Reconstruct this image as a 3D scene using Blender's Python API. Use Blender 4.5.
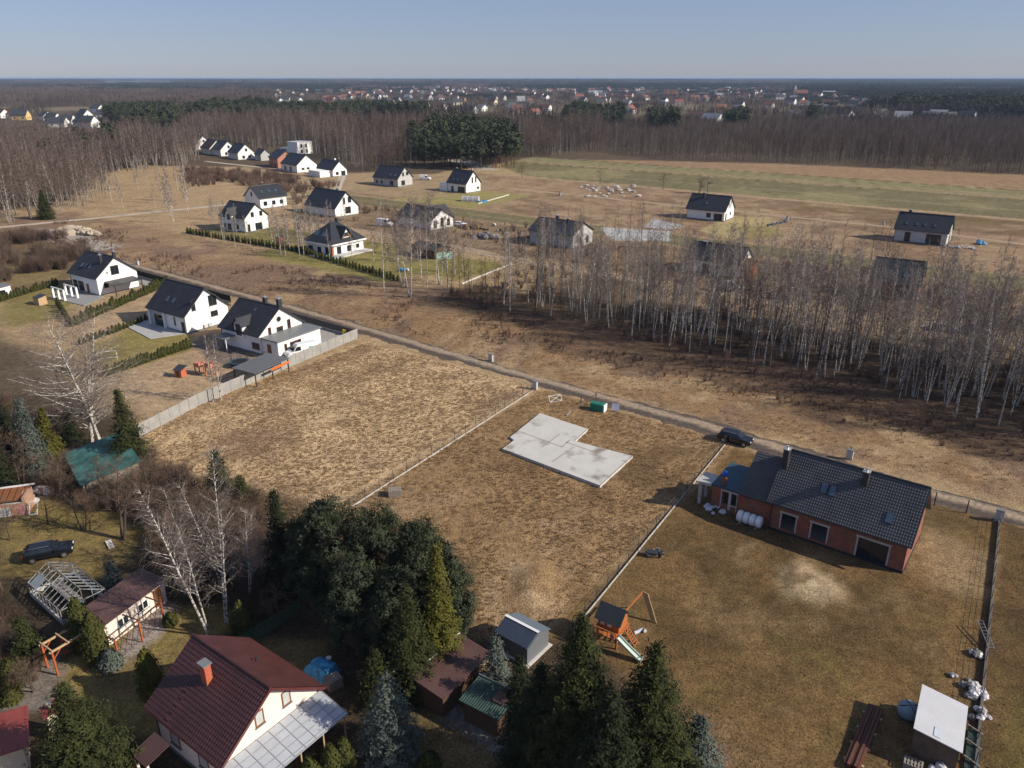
import bpy, math, random
import numpy as np
from mathutils import Vector, Matrix

for _o in list(bpy.data.objects):
    bpy.data.objects.remove(_o)
sc = bpy.context.scene
COL = sc.collection
R = random.Random(11)
NR = np.random.default_rng(5)
PI = math.pi
rad = math.radians

# ------------------------------------------------------------------ camera, sky, sun, exposure
CAM_H = 46.0
HAZE = 6.5e-5
cam_d = bpy.data.cameras.new('camera')
cam_d.sensor_width = 36.0
cam_d.lens = 36.0 * 759.0 / 1024.0
cam_d.clip_start = 0.5
cam_d.clip_end = 60000
cam = bpy.data.objects.new('camera', cam_d)
COL.objects.link(cam)
cam.location = (0, 0, CAM_H)
cam.rotation_euler = (rad(90 - 22), 0, 0)
sc.camera = cam

SUN_EL, SUN_AZ = 31.0, -14.0          # azimuth measured from +X towards +Y
world = bpy.data.worlds.new('World')
sc.world = world
world.use_nodes = True
wn = world.node_tree.nodes
wl = world.node_tree.links
sky = wn.new('ShaderNodeTexSky')
sky.sky_type = 'NISHITA'
sky.sun_disc = False
sky.sun_elevation = rad(SUN_EL)
sky.sun_rotation = rad(90 - SUN_AZ)
sky.altitude = 0
sky.air_density = 1.0
sky.dust_density = 0.2
sky.ozone_density = 6.0
tint = wn.new('ShaderNodeVectorMath')
tint.operation = 'MULTIPLY'
tint.inputs[1].default_value = (1.02, 0.97, 1.12)
wl.new(sky.outputs[0], tint.inputs[0])
veil = wn.new('ShaderNodeMix')                     # a thin even veil of high cloud over the clear sky
veil.data_type = 'RGBA'
veil.inputs['Factor'].default_value = 0.42
veil.inputs['B'].default_value = (4.7, 5.4, 7.3, 1)
wl.new(tint.outputs[0], veil.inputs['A'])
wl.new(veil.outputs['Result'], wn['Background'].inputs[0])
wn['Background'].inputs[1].default_value = 0.066

sun_d = bpy.data.lights.new('sun', 'SUN')
sun_d.energy = 5.0
sun_d.angle = rad(0.5)
sun_d.color = (1.0, 0.90, 0.75)
sun = bpy.data.objects.new('sun', sun_d)
COL.objects.link(sun)
_sd = Vector((math.cos(rad(SUN_EL)) * math.cos(rad(SUN_AZ)), math.cos(rad(SUN_EL)) * math.sin(rad(SUN_AZ)), math.sin(rad(SUN_EL))))
sun.rotation_euler = _sd.to_track_quat('Z', 'Y').to_euler()
sun.location = _sd * 300

sc.view_settings.view_transform = 'Standard'
sc.view_settings.look = 'None'
sc.view_settings.gamma = 1
sc.view_settings.use_curve_mapping = False
sc.view_settings.exposure = 0.30
sc.render.resolution_x = 1024
sc.render.resolution_y = 768

# ------------------------------------------------------------------ places: the estate's own grid and the survey from the photograph
AZ = -36.0                              # heading of the lanes
_ca, _sa = math.cos(rad(AZ)), math.sin(rad(AZ))


def S(s, t):                            # lane grid (along, across) -> world
    return (s * _ca - t * _sa, s * _sa + t * _ca)


def ST(x, y):
    return (x * _ca + y * _sa, -x * _sa + y * _ca)


def gp(u, v, h=0.0):                    # the point at height h seen at photo position u, v
    a = rad(22)
    xv, yv = (u - 512) / 759.0, -(v - 384) / 759.0
    d = (xv, math.cos(a) + yv * math.sin(a), -math.sin(a) + yv * math.cos(a))
    k = (CAM_H - h) / -d[2]
    return Vector((d[0] * k, d[1] * k, h))


# ------------------------------------------------------------------ materials
MATS = {}


def M(name, col, rough=0.8, var=0.15, scale=1.5, bump=0.0, bscale=12.0, metal=0.0, col2=None, detail=4, spec=0.4, trans=0):
    if name in MATS:
        return MATS[name]
    m = bpy.data.materials.new(name)
    m.use_nodes = True
    n, l = m.node_tree.nodes, m.node_tree.links
    b = n['Principled BSDF']
    b.inputs['Roughness'].default_value = rough
    b.inputs['Metallic'].default_value = metal
    b.inputs['Specular IOR Level'].default_value = spec
    tc = n.new('ShaderNodeTexCoord')
    nz = n.new('ShaderNodeTexNoise')
    nz.inputs['Scale'].default_value = scale
    nz.inputs['Detail'].default_value = detail
    nz.inputs['Roughness'].default_value = 0.65
    l.new(tc.outputs['Object'], nz.inputs['Vector'])
    rp = n.new('ShaderNodeValToRGB')
    c1 = [max(0, c * (1 - var)) for c in col]
    c2 = [min(1, c * (1 + var)) for c in (col2 or col)]
    rp.color_ramp.elements[0].position = 0.3
    rp.color_ramp.elements[1].position = 0.7
    rp.color_ramp.elements[0].color = (*c1, 1)
    rp.color_ramp.elements[1].color = (*c2, 1)
    l.new(nz.outputs['Fac'], rp.inputs['Fac'])
    l.new(rp.outputs['Color'], b.inputs['Base Color'])
    if bump:
        n2 = n.new('ShaderNodeTexNoise')
        n2.inputs['Scale'].default_value = bscale
        n2.inputs['Detail'].default_value = 3
        l.new(tc.outputs['Object'], n2.inputs['Vector'])
        bp = n.new('ShaderNodeBump')
        bp.inputs['Strength'].default_value = bump
        bp.inputs['Distance'].default_value = 0.05
        l.new(n2.outputs['Fac'], bp.inputs['Height'])
        l.new(bp.outputs['Normal'], b.inputs['Normal'])
    if trans:
        b.inputs['Transmission Weight'].default_value = trans
    MATS[name] = m
    return m


def M_brick(name, c1, c2, mortar, scale=1.0):
    if name in MATS:
        return MATS[name]
    m = bpy.data.materials.new(name)
    m.use_nodes = True
    n, l = m.node_tree.nodes, m.node_tree.links
    b = n['Principled BSDF']
    b.inputs['Roughness'].default_value = 0.9
    tc = n.new('ShaderNodeTexCoord')
    sx = n.new('ShaderNodeSeparateXYZ')
    l.new(tc.outputs['Object'], sx.inputs[0])
    ad = n.new('ShaderNodeMath')
    ad.operation = 'ADD'
    l.new(sx.outputs[0], ad.inputs[0])
    l.new(sx.outputs[1], ad.inputs[1])
    cb = n.new('ShaderNodeCombineXYZ')
    l.new(ad.outputs[0], cb.inputs[0])
    l.new(sx.outputs[2], cb.inputs[1])
    br = n.new('ShaderNodeTexBrick')
    br.inputs['Scale'].default_value = scale
    br.inputs['Brick Width'].default_value = 0.38
    br.inputs['Row Height'].default_value = 0.25
    br.inputs['Mortar Size'].default_value = 0.012
    br.inputs['Color1'].default_value = (*c1, 1)
    br.inputs['Color2'].default_value = (*c2, 1)
    br.inputs['Mortar'].default_value = (*mortar, 1)
    l.new(cb.outputs[0], br.inputs['Vector'])
    nz = n.new('ShaderNodeTexNoise')
    nz.inputs['Scale'].default_value = 0.9
    nz.inputs['Detail'].default_value = 5
    l.new(tc.outputs['Object'], nz.inputs['Vector'])
    mx = n.new('ShaderNodeMix')
    mx.data_type = 'RGBA'
    mx.blend_type = 'MULTIPLY'
    mx.inputs['Factor'].default_value = 0.6
    l.new(br.outputs['Color'], mx.inputs['A'])
    l.new(nz.outputs['Color'], mx.inputs['B'])
    hs = n.new('ShaderNodeHueSaturation')
    hs.inputs['Value'].default_value = 1.5
    hs.inputs['Saturation'].default_value = 1.0
    l.new(mx.outputs['Result'], hs.inputs['Color'])
    l.new(hs.outputs['Color'], b.inputs['Base Color'])
    MATS[name] = m
    return m


def M_uvroof(name, col, rough=0.45, pu=0.3, pv=0.38, strength=0.6, var=0.15):
    """roof covering: rows and columns of tiles from the UV (metres)"""
    if name in MATS:
        return MATS[name]
    m = bpy.data.materials.new(name)
    m.use_nodes = True
    n, l = m.node_tree.nodes, m.node_tree.links
    b = n['Principled BSDF']
    b.inputs['Roughness'].default_value = rough
    uv = n.new('ShaderNodeUVMap')
    sx = n.new('ShaderNodeSeparateXYZ')
    l.new(uv.outputs[0], sx.inputs[0])

    def wave(i, per):
        a = n.new('ShaderNodeMath'); a.operation = 'MULTIPLY'
        a.inputs[1].default_value = 2 * PI / per
        l.new(sx.outputs[i], a.inputs[0])
        s = n.new('ShaderNodeMath'); s.operation = 'SINE'
        l.new(a.outputs[0], s.inputs[0])
        return s
    w1, w2 = wave(0, pu), wave(1, pv)
    ad = n.new('ShaderNodeMath'); ad.operation = 'ADD'
    l.new(w1.outputs[0], ad.inputs[0]); l.new(w2.outputs[0], ad.inputs[1])
    bp = n.new('ShaderNodeBump')
    bp.inputs['Strength'].default_value = strength
    bp.inputs['Distance'].default_value = 0.03
    l.new(ad.outputs[0], bp.inputs['Height'])
    l.new(bp.outputs[0], b.inputs['Normal'])
    nz = n.new('ShaderNodeTexNoise')
    nz.inputs['Scale'].default_value = 0.7
    nz.inputs['Detail'].default_value = 6
    tc = n.new('ShaderNodeTexCoord')
    l.new(tc.outputs['Object'], nz.inputs['Vector'])
    rp = n.new('ShaderNodeValToRGB')
    rp.color_ramp.elements[0].position = 0.3
    rp.color_ramp.elements[1].position = 0.7
    rp.color_ramp.elements[0].color = (*[c * (1 - var) for c in col], 1)
    rp.color_ramp.elements[1].color = (*[c * (1 + var) for c in col], 1)
    l.new(nz.outputs['Fac'], rp.inputs['Fac'])
    l.new(rp.outputs['Color'], b.inputs['Base Color'])
    MATS[name] = m
    return m


def M_bark(name, light, dark, thr=0.42, zs=0.25, scale=3.0):
    """bark: pale with darker horizontal marks"""
    if name in MATS:
        return MATS[name]
    m = bpy.data.materials.new(name)
    m.use_nodes = True
    n, l = m.node_tree.nodes, m.node_tree.links
    b = n['Principled BSDF']
    b.inputs['Roughness'].default_value = 0.85
    tc = n.new('ShaderNodeTexCoord')
    mp = n.new('ShaderNodeMapping')
    mp.inputs['Scale'].default_value = (1, 1, 1 / zs * 0.5)
    l.new(tc.outputs['Object'], mp.inputs[0])
    nz = n.new('ShaderNodeTexNoise')
    nz.inputs['Scale'].default_value = scale
    nz.inputs['Detail'].default_value = 5
    l.new(mp.outputs[0], nz.inputs['Vector'])
    rp = n.new('ShaderNodeValToRGB')
    rp.color_ramp.elements[0].position = thr - 0.07
    rp.color_ramp.elements[1].position = thr + 0.07
    rp.color_ramp.elements[0].color = (*dark, 1)
    rp.color_ramp.elements[1].color = (*light, 1)
    l.new(nz.outputs['Fac'], rp.inputs['Fac'])
    l.new(rp.outputs['Color'], b.inputs['Base Color'])
    MATS[name] = m
    return m


WHITE = M('white_render', (0.80, 0.79, 0.76), 0.85, 0.04, 0.6)
GREYW = M('grey_blocks', (0.42, 0.42, 0.41), 0.9, 0.12, 1.0)
CREAM = M('cream_render', (0.62, 0.55, 0.42), 0.85, 0.06)
PINKW = M('pink_render', (0.78, 0.66, 0.60), 0.85, 0.04)
PINKB = M_brick('pink_blocks', (0.50, 0.22, 0.14), (0.42, 0.17, 0.10), (0.35, 0.25, 0.2))
BRICK = M_brick('hollow_brick', (0.25, 0.082, 0.045), (0.17, 0.055, 0.034), (0.20, 0.15, 0.12))
CONC = M('concrete', (0.40, 0.39, 0.37), 0.9, 0.14, 1.2, 0.2)
CONC2 = M('concrete_pale', (0.50, 0.49, 0.46), 0.9, 0.16, 0.5, 0.2, 6)
DARKF = M('dark_frame', (0.03, 0.03, 0.035), 0.5, 0.1)
GLASS = M('window_glass', (0.015, 0.02, 0.025), 0.06, 0.1, spec=0.6)
SKYGL = M('skylight_glass', (0.05, 0.09, 0.14), 0.08, 0.1, spec=0.8)
WOODF = M('brown_frame', (0.20, 0.08, 0.035), 0.6, 0.15, 4)
ROOFA = M_uvroof('anthracite_tiles', (0.022, 0.025, 0.032), 0.5)
ROOFT = M_uvroof('anthracite_metal', (0.024, 0.026, 0.033), 0.5, strength=0.0, var=0.2)
ROOFG = M_uvroof('graphite_metal', (0.060, 0.061, 0.066), 0.42, strength=0.0, var=0.2)
ROOFBR = M('wine_metal', (0.060, 0.023, 0.022), 0.45, 0.25, 0.6)
ROOFRED = M_uvroof('red_tiles', (0.22, 0.05, 0.035), 0.6)
ROOFBROWN = M_uvroof('brown_sheet', (0.075, 0.036, 0.030), 0.5, 0.2, 30.0, 0.7)
DGREY = M('dark_grey_metal', (0.035, 0.037, 0.042), 0.5, 0.1)
MGREY = M('mid_grey_metal', (0.16, 0.17, 0.18), 0.5, 0.1)
ZINC = M('zinc', (0.5, 0.5, 0.5), 0.35, 0.1, metal=0.6)
BLACK = M('black_rubber', (0.012, 0.012, 0.012), 0.8, 0.1)
STEEL = M('steel', (0.45, 0.46, 0.48), 0.3, 0.1, metal=0.8)
WHITEP = M('white_paint', (0.78, 0.78, 0.78), 0.35, 0.03)
WOODO = M('orange_wood', (0.36, 0.12, 0.035), 0.7, 0.2, 5)
WOODP = M('pale_wood', (0.44, 0.30, 0.17), 0.75, 0.2, 4)
WOODG = M('grey_wood', (0.24, 0.21, 0.18), 0.85, 0.25, 4)
WOODD = M('dark_wood', (0.09, 0.05, 0.03), 0.8, 0.25, 4)
PAVE = M('paving', (0.36, 0.36, 0.36), 0.9, 0.1, 0.8)
BBARK = M_bark('birch_bark', (0.54, 0.51, 0.47), (0.07, 0.055, 0.045), 0.47)
BTWIG = M('birch_twigs', (0.165, 0.130, 0.112), 0.85, 0.25, 2.0)
DBARK = M('dark_bark', (0.075, 0.055, 0.042), 0.9, 0.3, 4)
PBARK = M('pine_bark', (0.13, 0.075, 0.045), 0.9, 0.3, 4)
TWIGB = M('brown_twigs', (0.11, 0.072, 0.05), 0.9, 0.3, 1.5)


# ------------------------------------------------------------------ mesh helpers
class MB:
    def __init__(s):
        s.v, s.f, s.m, s.uv = [], [], [], {}

    def add(s, vs, fs, m=0, uv=None):
        o = len(s.v)
        s.v.extend(tuple(p) for p in vs)
        for i, f in enumerate(fs):
            if uv is not None:
                s.uv[len(s.f)] = uv[i]
            s.f.append(tuple(k + o for k in f))
            s.m.append(m)
        return s

    def box(s, cx, cy, cz, sx, sy, sz, rz=0.0, m=0):
        c, q = math.cos(rz), math.sin(rz)
        vs = []
        for z in (-1, 1):
            for x, y in ((-1, -1), (1, -1), (1, 1), (-1, 1)):
                a, b = x * sx / 2, y * sy / 2
                vs.append((cx + a * c - b * q, cy + a * q + b * c, cz + z * sz / 2))
        return s.add(vs, [(0, 3, 2, 1), (4, 5, 6, 7), (0, 1, 5, 4), (1, 2, 6, 5), (2, 3, 7, 6), (3, 0, 4, 7)], m)

    def bb(s, x0, x1, y0, y1, z0, z1, m=0):
        return s.box((x0 + x1) / 2, (y0 + y1) / 2, (z0 + z1) / 2, abs(x1 - x0), abs(y1 - y0), abs(z1 - z0), 0, m)

    def bar(s, p, q, w=0.08, h=None, m=0):
        p, q = Vector(p), Vector(q)
        d = (q - p)
        if d.length < 1e-6:
            return s
        d.normalize()
        up = Vector((0, 0, 1)) if abs(d.z) < 0.95 else Vector((1, 0, 0))
        a = d.cross(up).normalized() * (w / 2)
        b = a.cross(d).normalized() * ((h or w) / 2)
        vs = [p - a - b, p + a - b, p + a + b, p - a + b, q - a - b, q + a - b, q + a + b, q - a + b]
        return s.add(vs, [(0, 1, 2, 3), (7, 6, 5, 4), (0, 4, 5, 1), (1, 5, 6, 2), (2, 6, 7, 3), (3, 7, 4, 0)], m)

    def tube(s, pts, rs, n=6, m=0, cap=True):
        pts = [Vector(p) for p in pts]
        if not isinstance(rs, (list, tuple)):
            rs = [rs] * len(pts)
        vs, fs = [], []
        for i, p in enumerate(pts):
            d = (pts[min(i + 1, len(pts) - 1)] - pts[max(i - 1, 0)])
            d.normalize()
            up = Vector((0, 0, 1)) if abs(d.z) < 0.9 else Vector((1, 0, 0))
            a = d.cross(up).normalized()
            b = a.cross(d)
            for k in range(n):
                t = 2 * PI * k / n
                vs.append(p + (a * math.cos(t) + b * math.sin(t)) * rs[i])
        for i in range(len(pts) - 1):
            for k in range(n):
                k2 = (k + 1) % n
                fs.append((i * n + k, i * n + k2, (i + 1) * n + k2, (i + 1) * n + k))
        if cap:
            fs.append(tuple(range(n))[::-1])
            fs.append(tuple((len(pts) - 1) * n + k for k in range(n)))
        return s.add(vs, fs, m)

    def prism(s, poly, z0, z1, m=0):
        n = len(poly)
        ar = sum(poly[i][0] * poly[(i + 1) % n][1] - poly[(i + 1) % n][0] * poly[i][1] for i in range(n))
        if ar < 0:
            poly = poly[::-1]
        vs = [(p[0], p[1], z0) for p in poly] + [(p[0], p[1], z1) for p in poly]
        fs = [tuple(range(n))[::-1], tuple(range(n, 2 * n))]
        fs += [(i, (i + 1) % n, n + (i + 1) % n, n + i) for i in range(n)]
        return s.add(vs, fs, m)

    def slab(s, quad, th, m=0, uv=None):
        """a plate: four corners of its top face, thickness measured straight down its normal"""
        q = [Vector(p) for p in quad]
        nn = (q[1] - q[0]).cross(q[3] - q[0]).normalized()
        if nn.z < 0:
            q = q[::-1]
            nn = -nn
        low = [p - nn * th for p in q]
        fs = [(0, 1, 2, 3), (7, 6, 5, 4)] + [(i, 4 + i, 4 + (i + 1) % 4, (i + 1) % 4) for i in range(4)]
        l1, l2 = (q[1] - q[0]).length, (q[3] - q[0]).length
        u = [[(0, 0), (l1, 0), (l1, l2), (0, l2)], [(0, 0)] * 4] + [[(0, 0)] * 4] * 4
        return s.add(q + low, fs, m, u)

    def lathe(s, prof, n=12, c=(0, 0), m=0):
        vs, fs = [], []
        for r, z in prof:
            for k in range(n):
                t = 2 * PI * k / n
                vs.append((c[0] + r * math.cos(t), c[1] + r * math.sin(t), z))
        for i in range(len(prof) - 1):
            for k in range(n):
                k2 = (k + 1) % n
                fs.append((i * n + k, i * n + k2, (i + 1) * n + k2, (i + 1) * n + k))
        fs.append(tuple(range(n))[::-1])
        fs.append(tuple((len(prof) - 1) * n + k for k in range(n)))
        return s.add(vs, fs, m)

    def mesh(s, name, mats, smooth=False):
        me = bpy.data.meshes.new(name)
        me.from_pydata(s.v, [], s.f)
        for m in (mats if isinstance(mats, (list, tuple)) else [mats]):
            me.materials.append(m)
        if any(s.m):
            me.polygons.foreach_set('material_index', s.m)
        if s.uv:
            ul = me.uv_layers.new(name='UVMap')
            for fi, us in s.uv.items():
                st = me.polygons[fi].loop_start
                for k, q in enumerate(us):
                    ul.data[st + k].uv = q
        if smooth:
            me.polygons.foreach_set('use_smooth', [True] * len(me.polygons))
        me.update()
        return me

    def build(s, name, mats, parent=None, smooth=False):
        o = bpy.data.objects.new(name, s.mesh(name, mats, smooth))
        COL.objects.link(o)
        if parent:
            o.parent = parent
        return o


def tag(o, label, cat, group=None):
    o['label'] = label
    o['category'] = cat
    if group:
        o['group'] = group
    return o


def thing(name, label, cat, loc=(0, 0, 0), rz=0.0, group=None):
    o = bpy.data.objects.new(name, None)
    o.empty_display_size = 0.3
    COL.objects.link(o)
    o.location = (loc[0], loc[1], loc[2] if len(loc) > 2 else 0)
    o.rotation_euler = (0, 0, rz)
    return tag(o, label, cat, group)


def struct(o, kind='structure'):
    o['kind'] = kind
    return o


def dup(root, loc, rz=0.0, scale=None, label=None, group=None):
    def cp(o, par):
        c = o.copy()
        COL.objects.link(c)
        if par:
            c.parent = par
        for ch in o.children:
            cp(ch, c)
        return c
    r = cp(root, None)
    r.location = (loc[0], loc[1], loc[2] if len(loc) > 2 else 0)
    r.rotation_euler = (0, 0, rz)
    if scale:
        r.scale = (scale, scale, scale) if not isinstance(scale, tuple) else scale
    if label:
        r['label'] = label
    if group:
        r['group'] = group
    return r


def put_mesh(name, me, parent=None, loc=(0, 0, 0), rz=0.0):
    o = bpy.data.objects.new(name, me)
    COL.objects.link(o)
    o.location = loc
    o.rotation_euler = (0, 0, rz)
    if parent:
        o.parent = parent
    return o


_NOISE = {}


def vnoise(x, y, sc_, seed=0):
    """smooth value noise 0..1 on numpy arrays"""
    if seed not in _NOISE:
        _NOISE[seed] = np.random.default_rng(100 + seed).random((256, 256))
    g = _NOISE[seed]
    x = np.asarray(x, float) / sc_ + 1000
    y = np.asarray(y, float) / sc_ + 1000
    xi, yi = np.floor(x).astype(int), np.floor(y).astype(int)
    fx, fy = x - xi, y - yi
    fx, fy = fx * fx * (3 - 2 * fx), fy * fy * (3 - 2 * fy)
    a, b = g[xi % 256, yi % 256], g[(xi + 1) % 256, yi % 256]
    c, d = g[xi % 256, (yi + 1) % 256], g[(xi + 1) % 256, (yi + 1) % 256]
    return (a * (1 - fx) + b * fx) * (1 - fy) + (c * (1 - fx) + d * fx) * fy


def fbm(x, y, sc_, seed=0, o=3):
    r, a, t = 0, 1.0, 0
    for i in range(o):
        r = r + a * vnoise(x, y, sc_ / 2 ** i, seed + i)
        t += a
        a *= 0.55
    return r / t


def sdist(px, py, poly):
    """signed distance to a polygon, positive inside"""
    n = len(poly)
    d = np.full(px.shape, 1e9)
    ins = np.zeros(px.shape, bool)
    for i in range(n):
        ax, ay = poly[i]
        bx, by = poly[(i + 1) % n]
        ex, ey = bx - ax, by - ay
        L2 = ex * ex + ey * ey + 1e-9
        t = np.clip(((px - ax) * ex + (py - ay) * ey) / L2, 0, 1)
        d = np.minimum(d, np.hypot(px - ax - t * ex, py - ay - t * ey))
        if by != ay:
            c = ((ay > py) != (by > py)) & (px < ex * (py - ay) / ey + ax)
            ins ^= c
    return np.where(ins, d, -d)


def scatter(name, pts, rot, scl, kind, protos):
    """one object of uncountable growth: prototypes instanced on the points of its mesh"""
    me = bpy.data.meshes.new(name)
    pts = np.asarray(pts, float)
    me.vertices.add(len(pts))
    me.vertices.foreach_set('co', pts.ravel())
    for an, dat in (('rz', rot), ('sc', scl), ('kd', kind)):
        at = me.attributes.new(an, 'FLOAT', 'POINT')
        at.data.foreach_set('value', np.asarray(dat, float))
    o = bpy.data.objects.new(name, me)
    COL.objects.link(o)
    ng = bpy.data.node_groups.new(name, 'GeometryNodeTree')
    ng.interface.new_socket('Geometry', in_out='INPUT', socket_type='NodeSocketGeometry')
    ng.interface.new_socket('Geometry', in_out='OUTPUT', socket_type='NodeSocketGeometry')
    n, l = ng.nodes, ng.links
    gi, go = n.new('NodeGroupInput'), n.new('NodeGroupOutput')

    def attr(nm):
        a = n.new('GeometryNodeInputNamedAttribute')
        a.data_type = 'FLOAT'
        a.inputs['Name'].default_value = nm
        return a.outputs[0]
    cb = n.new('ShaderNodeCombineXYZ')
    l.new(attr('rz'), cb.inputs[2])
    jn = n.new('GeometryNodeJoinGeometry')
    for i, pr in enumerate(protos):
        oi = n.new('GeometryNodeObjectInfo')
        oi.inputs['Object'].default_value = pr
        oi.inputs['As Instance'].default_value = True
        ip = n.new('GeometryNodeInstanceOnPoints')
        cm = n.new('FunctionNodeCompare')
        cm.data_type = 'FLOAT'
        cm.operation = 'EQUAL'
        l.new(attr('kd'), cm.inputs[0])
        cm.inputs[1].default_value = float(i)
        cm.inputs['Epsilon'].default_value = 0.1
        l.new(gi.outputs[0], ip.inputs['Points'])
        l.new(cm.outputs[0], ip.inputs['Selection'])
        l.new(oi.outputs['Geometry'], ip.inputs['Instance'])
        l.new(cb.outputs[0], ip.inputs['Rotation'])
        l.new(attr('sc'), ip.inputs['Scale'])
        l.new(ip.outputs[0], jn.inputs[0])
    l.new(jn.outputs[0], go.inputs[0])
    md = o.modifiers.new('growth', 'NODES')
    md.node_group = ng
    o['kind'] = 'stuff'
    return o


def proto(name, mb, mats, smooth=False):
    return bpy.data.objects.new(name, mb.mesh(name, mats, smooth))   # never linked: only the growth objects use it

# ------------------------------------------------------------------ ground
def axis(parts, tail, grow):
    a = []
    for x0, x1, d in parts:
        a += list(np.arange(x0, x1, d))
    x, d = parts[-1][1], parts[-1][2]
    while x < tail:
        a.append(x)
        d *= grow
        x += d
    a.append(tail)
    return a


_px = axis([(0, 75, 0.75), (75, 250, 2.2)], 16000, 1.16)
GX = np.array([-v for v in _px[:0:-1]] + _px)
GY = np.array([-400, -150, -60, -20, 0, 10] + axis([(18, 135, 0.75), (135, 345, 1.6), (345, 620, 4.5)], 16000, 1.16))
XX, YY = np.meshgrid(GX, GY)
gx, gy = XX.ravel(), YY.ravel()
gs = gx * _ca + gy * _sa
gt = -gx * _sa + gy * _ca
col = np.zeros((len(gx), 3))
rough = np.zeros(len(gx))            # how tall the grass stands (0 bare, 1 rank tussocks)


def rect(s0, s1, t0, t1):
    return [S(s0, t0), S(s1, t0), S(s1, t1), S(s0, t1)]


def pxp(*q):
    return [tuple(gp(*p)[:2]) for p in q]


def zone(poly, c, soft=1.5, edge=1.0, es=5.0, r=None, amt=1.0, seed=3):
    d = sdist(gx, gy, poly) + edge * (fbm(gx, gy, es, seed) - 0.5) * 2
    w = np.clip(d / soft + 0.5, 0, 1)
    w = w * w * (3 - 2 * w) * amt
    col[:] = col * (1 - w[:, None]) + np.array(c) * w[:, None]
    if r is not None:
        rough[:] = rough * (1 - w) + r * w


def patches(poly, c, sc_, thr, soft=0.12, amt=1.0, seed=20, r=None):
    d = sdist(gx, gy, poly)
    w = np.clip((fbm(gx, gy, sc_, seed, 4) - thr) / soft, 0, 1) * np.clip(d / 3, 0, 1) * amt
    col[:] = col * (1 - w[:, None]) + np.array(c) * w[:, None]
    if r is not None:
        rough[:] = rough * (1 - w) + r * w


TAN, BROWN, OLIVE = (0.35, 0.25, 0.145), (0.235, 0.155, 0.088), (0.185, 0.135, 0.062)
LITTER, LAWN, SCRUB = (0.085, 0.058, 0.038), (0.20, 0.165, 0.06), (0.205, 0.138, 0.098)
FGREEN, FTAN, SAND = (0.150, 0.132, 0.068), (0.235, 0.19, 0.105), (0.46, 0.36, 0.23)
DIRT = (0.23, 0.18, 0.14)
col[:] = (0.10, 0.075, 0.05)
rough[:] = 0.3
farn = fbm(gx, gy, 420, 40, 4)
w = np.clip((farn - 0.56) / 0.06, 0, 1) * (gy > 900)
col[:] = col * (1 - w[:, None]) + np.array((0.17, 0.14, 0.085)) * w[:, None]

open_land = [S(-315, 95), S(-330, 150), S(-400, 190), S(-430, 235), S(-380, 262), S(-330, 270), S(-270, 300), S(-275, 405),
             S(-200, 398), S(-148, 452), S(-20, 478), S(160, 500), S(260, 400), S(260, -60), S(-62, -40), S(-62, 45), S(-98, 48), S(-200, 60), S(-300, 60)]
zone(open_land, TAN, 6, 4, 14, 0.7)
# plots and meadows along the lanes
zone(rect(-300, 120, 98, 122), (0.27, 0.175, 0.095), 3, 2, 9, 0.9)
patches(rect(-300, 120, 96, 124), SCRUB, 11, 0.52, amt=0.85, r=1.0)
patches(rect(-300, 120, 98, 124), (0.36, 0.26, 0.155), 6, 0.62, amt=0.8, seed=31)
zone(rect(-300, -112, 98, 134), (0.25, 0.165, 0.10), 3, 2, 9, 0.9, amt=0.7)
patches(rect(-300, -100, 98, 136), SCRUB, 13, 0.50, amt=0.85, seed=25, r=1.0)
patches(rect(-300, -100, 98, 136), TAN, 7, 0.60, amt=0.8, seed=27)
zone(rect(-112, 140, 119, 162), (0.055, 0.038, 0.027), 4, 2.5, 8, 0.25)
zone(rect(-112, -66, 130, 162), (0.15, 0.105, 0.06), 5, 3, 10, 0.4, amt=0.7)
patches(rect(-112, 140, 119, 162), (0.16, 0.11, 0.07), 5, 0.6, amt=0.6, seed=33)
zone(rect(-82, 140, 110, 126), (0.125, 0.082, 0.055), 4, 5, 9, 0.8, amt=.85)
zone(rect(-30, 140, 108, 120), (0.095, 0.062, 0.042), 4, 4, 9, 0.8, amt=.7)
patches(rect(-90, 140, 97, 112), (0.40, 0.285, 0.165), 5, 0.55, amt=0.7, seed=131)
zone(rect(-75, 140, 151, 163), (0.30, 0.22, 0.135), 3, 2, 9, 0.5, amt=0.8)
zone(rect(-101.5, -62, 40, 93), (0.52, 0.38, 0.22), 2, 1, 7, 0.85)
patches(rect(-101.5, -62, 40, 93), (0.25, 0.165, 0.12), 9, 0.55, soft=.2, amt=0.8, seed=41)
patches(rect(-101.5, -62, 40, 93), (0.17, 0.12, 0.075), 3.0, 0.66, amt=0.75, seed=121)
patches(rect(-101.5, -62, 40, 93), (0.58, 0.43, 0.25), 9, 0.56, amt=0.6, seed=123)
zone(rect(-101, -97, 40, 93), (0.24, 0.16, 0.10), 2, 1.2, 5, .5, amt=.6)
for _s in (-90, -88.2):
    zone(rect(_s, _s + .6, 40, 96), (0.27, 0.19, 0.115), .8, .8, 6, .4, amt=.6)
patches(rect(-61.5, -29.5, 40, 93), (0.12, 0.08, 0.05), 2.4, 0.68, amt=0.8, seed=125)
for _s in (-33.5, -31.8):
    zone(rect(_s, _s + .6, 42, 94), (0.19, 0.14, 0.09), .8, .6, 6, .2, amt=.6)
patches(rect(-101.5, -62, 40, 93), (0.24, 0.19, 0.085), 4, 0.70, amt=0.6, seed=44)
zone(rect(-61.5, -29.5, 40, 93), (0.29, 0.19, 0.098), 1.2, 0.8, 6, 0.8)
patches(rect(-61.5, -29.5, 40, 93), (0.32, 0.22, 0.13), 6, 0.55, amt=0.8, seed=46)
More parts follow.
